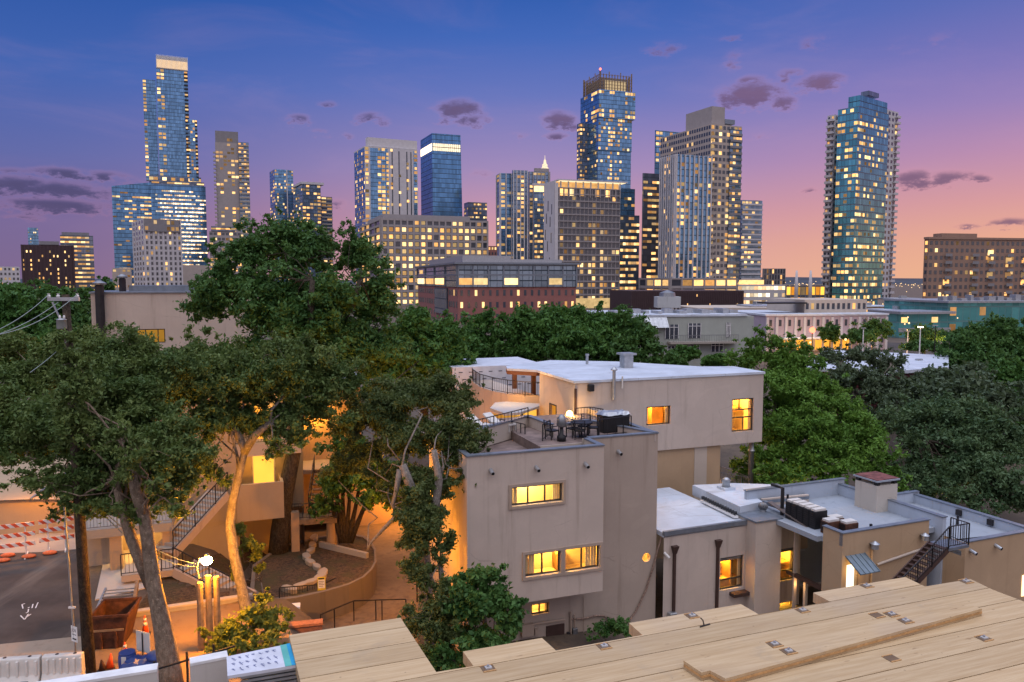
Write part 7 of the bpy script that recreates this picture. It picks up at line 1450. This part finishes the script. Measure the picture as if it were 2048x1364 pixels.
# water filled barriers
def barrier(lab, a, b):
    a, b = at_z(*a, 1.05), at_z(*b, 1.05); t = thing('road_barrier', lab, 'barrier', (a.x, a.y, 0), math.atan2((b-a).y, (b-a).x), 'white plastic road barriers'); w_ = (b-a).length-.04
    pr = [(-.28, 0), (-.28, .22), (-.17, .45), (-.13, 1.0), (-.10, 1.05), (.10, 1.05), (.13, 1.0), (.17, .45), (.28, .22), (.28, 0)]; n = len(pr)
    g = MB().add([(0, y, z) for y, z in pr]+[(w_, y, z) for y, z in pr], [tuple(range(n)), tuple(reversed(range(n, 2*n)))]+[(i, n+i, n+(i+1) % n, (i+1) % n) for i in range(n)]); g.build('body', M['white_plastic'], t, bevel=.02)
    g = MB()
    for k in range(6): x = .15+k*w_/6; g.box(x, x+.09, -.21, -.1, .42, .96)
    g.build('rib', M['white_plastic'], t, bevel=.02)
    for x in (w_*.3, w_*.75): MB().box(x-.12, x+.12, -.29, -.2, .08, .28).build('fork_slot', M['black'], t)
    for x in (w_*.35, w_*.8): MB().lathe([(.06, 1.05), (.06, 1.06)], (x, 0, 0), 10).build('filler_cap', M['black'], t)
barrier('white plastic road barrier at the bottom left edge', (-30, 1318), (84, 1311)); barrier('white plastic road barrier against the sign pole', (86, 1310), (168, 1305))
# cones
def cone(lab, px, py, hgt, tilt=0, bands=True, m='orange'):
    p = on_ground(px, py); t = thing('traffic_cone', lab, 'traffic cone', (p.x, p.y, 0), random.random(), 'traffic cones'); t.rotation_euler.y = tilt
    MB().box(-.19, .19, -.19, .19, 0, .035).build('base', M['black'], t, bevel=.02)
    r = lambda z: .14*(1-z/hgt)+.025*z/hgt
    MB().lathe([(r(0), .035), (r(hgt), hgt)], (0, 0, 0), 16).build('cone_body', M[m], t, True)
    if bands:
        for z0, z1 in ((.5, .66), (.74, .86)): MB().lathe([(r(z0*hgt)+.006, z0*hgt), (r(z1*hgt)+.006, z1*hgt)], (0, 0, 0), 16).build('reflective_band', M['white_paint'], t, True)
cone('orange traffic cone with two white bands on the lit forecourt by the oak trunk', 291, 1269, .78); cone('orange cone behind the blue barrel', 251, 1322, .72); cone('bright plain orange cone between the small dark cone and the blue barrel', 219, 1337, .55, .12, False); cone('small dark red cone leftmost of the group by the barrel', 206, 1341, .4, -.1, False, 'rust')
# skip, slatted grille, bins, sign board
a = at_z(190, 1300, 0); t = thing('skip', 'rusty brown steel skip between the utility pole and the cone', 'skip', (a.x, a.y, 0), R_(10)); b = at_z(244, 1298, 0); w_ = (b-a).length+.2
MB().add([(0, 0, 0), (w_*.8, 0, 0), (w_*.8, 1.3, 0), (0, 1.3, 0), (-.1, -.1, 1.3), (w_+.05, -.1, 1.3), (w_+.05, 1.5, 1.3), (-.1, 1.5, 1.3)], [(0, 3, 2, 1), (0, 1, 5, 4), (1, 2, 6, 5), (2, 3, 7, 6), (3, 0, 4, 7)]).build('body', M['rust'], t)
g = MB().box(-.14, w_+.09, -.14, -.07, 1.26, 1.36).box(-.14, -.07, -.07, 1.5, 1.26, 1.355).box(w_+.02, w_+.09, -.07, 1.5, 1.26, 1.355).box(-.14, w_+.09, 1.47, 1.54, 1.26, 1.36); g.build('rim', M['rust'], t); MB().box(-.05, w_*.9, -.09, -.02, .72, .8).build('side_rib', M['timber_post'], t)
for k in range(2): MB().box(.2+k*w_*.45, .28+k*w_*.45, -.1, -.02, .05, .7).build('side_pocket', M['rust'], t)
a = at_z(186, 1232, .3); t = thing('slatted_ramp', 'slatted metal ramp grating leaning behind the rusty skip', 'grating', (a.x, a.y, 0), R_(14))
for k in range(9): MB().bar((0, k*.22, .25+k*.05), (1.5-k*.03, k*.22, .25+k*.05), .06, .04).build('slat', M['galv'], t)
MB().bar((1.5, -.1, .25), (1.25, 2.0, .75), .12, .3).build('side_board', M['timber_post'], t); MB().bar((0, -.1, .2), (0, 2.0, .66), .08, .1).build('side_rail', M['grey_metal'], t)
p = on_ground(256, 1352); t = thing('barrel', 'blue plastic barrel with a pale vertical band beside the cones', 'barrel', (p.x, p.y, 0)); MB().lathe([(.27, 0), (.29, .1), (.29, .75), (.26, .85)], (0, 0, 0), 20).build('body', M['blue_plastic'], t, True); MB().lathe([(.27, .85), (.27, .89)], (0, 0, 0), 20).build('lid', M['blue_plastic'], t); MB().box(-.06, .10, -.30, -.28, .05, .84).build('band', M['white_plastic'], t)
p = on_ground(292, 1356); t = thing('covered_cart', 'low crate under a crumpled blue tarpaulin behind the white panel', 'crate', (p.x, p.y, 0), .2); MB().box(-.7, .7, -.4, .4, 0, .6).build('crate_body', M['rust'], t)
g = MB(); rr = random.Random(9); vs = [(-.8+i*.16, -.5+j*.166, .66+rr.uniform(0, .14)-(.22 if j in (0, 6) or i in (0, 10) else 0)) for j in range(7) for i in range(11)]; g.add(vs, [(j*11+i, j*11+i+1, (j+1)*11+i+1, (j+1)*11+i) for j in range(6) for i in range(10)]); g.build('tarpaulin', M['blue_plastic'], t)
p = on_ground(322, 1362); t = thing('wheelie_bin', 'dark blue rounded bin behind the oak trunk', 'bin', (p.x, p.y, 0)); MB().lathe([(.36, 0), (.42, .9)], (0, 0, 0), 18).build('body', M['blue_plastic'], t, True); MB().lathe([(.44, .9), (.42, 1.0), (.2, 1.1), (.02, 1.12)], (0, 0, 0), 18).build('lid', M['blue_plastic'], t, True)
p = on_ground(287, 1345); t = thing('sign_board', 'blank white sign board on a thin stake seen from behind', 'sign', (p.x, p.y, 0), -.4); MB().tube([(0, 0, 0), (0, 0, 1.45)], .02, 6).build('stake', M['dark_metal'], t); MB().box(-.33, .33, .03, .045, .75, 1.5).build('board', M['white_plastic'], t)
# hoop and dark hose behind the panel, plus thin fence rail
a, b, c = at_z(290, 1345, 3.0), at_z(380, 1316, 3.0), at_z(470, 1292, 3.0); t = thing('fence_rail', 'thin dark fence with tall posts crossing behind the white panels', 'fence', a); g = MB().bar((0, 0, 0), c-a, .05); g.build('top_rail', M['dark_metal'], t)
for k in (.1, .45, .75): p = (c-a)*k; MB().bar(p-Vector((0, 0, 3)), p+Vector((0, 0, .25)), .05).build('post', M['dark_metal'], t)
# paint marks on the road
g = MB()
for s in (((46, 1217), (44, 1209), (50, 1207)), ((56, 1216), (59, 1214)), ((64, 1216), (66, 1208)), ((71, 1216), (76, 1205)), ((41, 1231), (49, 1239), (53, 1234), (62, 1228)), ((52, 1226), (56, 1224), (57, 1218)), ((52, 1234), (57, 1228))):
    P = [at_z(a, b, .03) for a, b in s]
    for a, b in zip(P[:-1], P[1:]): g.bar(a, b, .045, .004)
tag(g.build('paint_marking', M['white_paint']), 'scrawled white utility paint marks on the dark asphalt', 'paint mark')
# low buildings at the far left behind the barricades
p = at_z(-60, 1040, 0); t = thing('low_roof_building', 'low building with a broad pale ribbed roof at the left edge behind the grey wall', 'building', at_y(-60, 1000, 41).xy.to_3d(), R_(8))
z1 = at_y(60, 1000, 41).z; z2 = at_y(60, 930, 47).z
MB().box(-6, 7.5, 0, 8, -.3, z1-.1).build('wall', M[ML], t); g = MB().add([(-6.3, -.3, z1), (3.2, -.3, z1), (3.2, 8, z2), (-6.3, 8, z2)], [(0, 1, 2, 3)]).add([(3.21, -.3, z1), (7.8, -.3, z1-.2), (7.8, 8, z2-.6), (3.21, 8, z2)], [(0, 1, 2, 3)]); g.build('roof', M['stucco_beige'], t); MB().bar((3.2, -.3, z1+.03), (3.2, 8, z2+.03), .12, .08).build('ridge_cap', M['cap_metal'], t)
a, b = at_z(-60, 1062, 0), at_z(95, 1040, 0); t = thing('site_wall', 'grey hoarding wall with a dark post behind the road barricades', 'wall', a, math.atan2((b-a).y, (b-a).x)); MB().box(0, (b-a).length, 0, .12, 0, 1.7).build('wall_body', plain('hoarding_grey', (.30, .28, .29), .8, 0, .2, .8), t); MB().box(0, (b-a).length, -.03, .15, 1.7, 1.76).build('coping', M['concrete'], t); MB().box(1.5, 1.58, -.06, -.005, 0, 2.0).build('post', M['dark_metal'], t)
wall_lamp('warm lamp under the pale roof behind the oak crown', at_y(60, 965, 40), 500)
# slim street lights and the glowing street in the middle distance
for px, yt, yb, Y, lab in ((1727, 657, 690, 120, 'slim white lamp post, leftmost over the car park roof'), (1816, 663, 690, 130, 'slim white lamp post, between the street trees'), (1841, 655, 710, 110, 'tall slim lamp post with a lit head by the teal wing'), (1838, 720, 750, 80, 'slim white post above the maroon shed wall'), (1871, 652, 705, 118, 'dark signal post right of the tall lit lamp post')):
    p = at_y(px, yt, Y); z0 = max(0, at_y(px, yb, Y).z) if Y > 100 else 0; t = thing('lamp_post', lab, 'lamp post', (p.x, p.y, 0), 0, 'lamp posts in the middle distance'); MB().tube([(0, 0, 0), (0, 0, p.z)], [.12, .07], 8).build('pole', M['white_paint'] if px != 1871 else M['dark_metal'], t); MB().box(-.35, .35, -.15, .15, p.z, p.z+.14).build('lamp_head', M['lamp_warm'] if px == 1841 else M['galv'], t)
p = at_y(1625, 660, 140); t = thing('signal_lamp', 'glowing red signal lamp before the lavender building', 'signal', (p.x, p.y, 0)); MB().tube([(0, 0, 0), (0, 0, p.z-.4)], .1, 8).build('pole', M['dark_metal'], t); MB().sphere((0, 0, p.z), .55, 10, 8).build('lamp_head', M['lamp_red'], t)
lamp('red_light', (p.x, p.y-1, p.z), 500, (1, .15, .08), .3)
for k, (px, py) in enumerate(((1590, 690), (1640, 680), (1680, 686), (1740, 690), (1790, 700), (1860, 700), (1890, 690))):
    p = at_z(px, py, 2.8); lamp('street_glow', (p.x, p.y, 3.2), 900, (1, .55, .2), .3)
tag(MB().sheet([at_z(a, b, .05) for a, b in ((1560, 676), (1900, 690), (1900, 715), (1740, 706), (1560, 690))]).build('road', M['asphalt']), kind='structure')
# parked car and the far right post sign
def car(lab, px, py, Y, rz, col):
    p = at_y(px, py, Y); t = thing('parked_car', lab, 'car', (p.x, p.y, 0), rz); pr = [(-2.2, .35), (-2.2, .85), (-1.5, .95), (-.9, 1.45), (.7, 1.48), (1.4, .98), (2.2, .85), (2.25, .4)]; n = len(pr)
    MB().add([(x, -.85, z) for x, z in pr]+[(x, .85, z) for x, z in pr], [tuple(range(n)), tuple(reversed(range(n, 2*n)))]+[(i, n+i, n+(i+1) % n, (i+1) % n) for i in range(n)]).build('body', plain('car_paint', col, .3, .3), t, bevel=.06)
    for y in (-.86, .86): MB().box(-.85, .75, min(y, y*1.006), max(y, y*1.006), 1.0, 1.38).build('side_window', M['dark_glass'], t)
    for x in (-1.4, 1.4):
        for y in (-.8, .8): MB().tube([(x, y-.1, .34), (x, y+.1, .34)], .34, 14).build('wheel', M['black'], t)
car('silver car parked at the edge of the car park left of the lavender building', 1578, 686, 118, .2, (.5, .5, .52)); car('dark car parked next to the silver car', 1606, 688, 120, .2, (.03, .03, .04))
p = at_y(2035, 742, 72); t = thing('sign_post', 'tall post with a long flat white arm at the right edge among trees', 'sign post', (p.x, p.y, 0)); MB().tube([(0, 0, 0), (0, 0, p.z)], .1, 8).build('pole', M['galv'], t); MB().box(-.9, 1.2, -.06, .06, p.z-.1, p.z+.06).build('sign_arm', M['white_paint'], t)
# light string house glow behind the right trees
for px, py, Y, e in ((1900, 1005, 52, 60), (1600, 985, 47, 50), (1500, 955, 52, 120)): p = at_y(px, py, Y); lamp('yard_light', p, e, (1, .55, .12), .2)
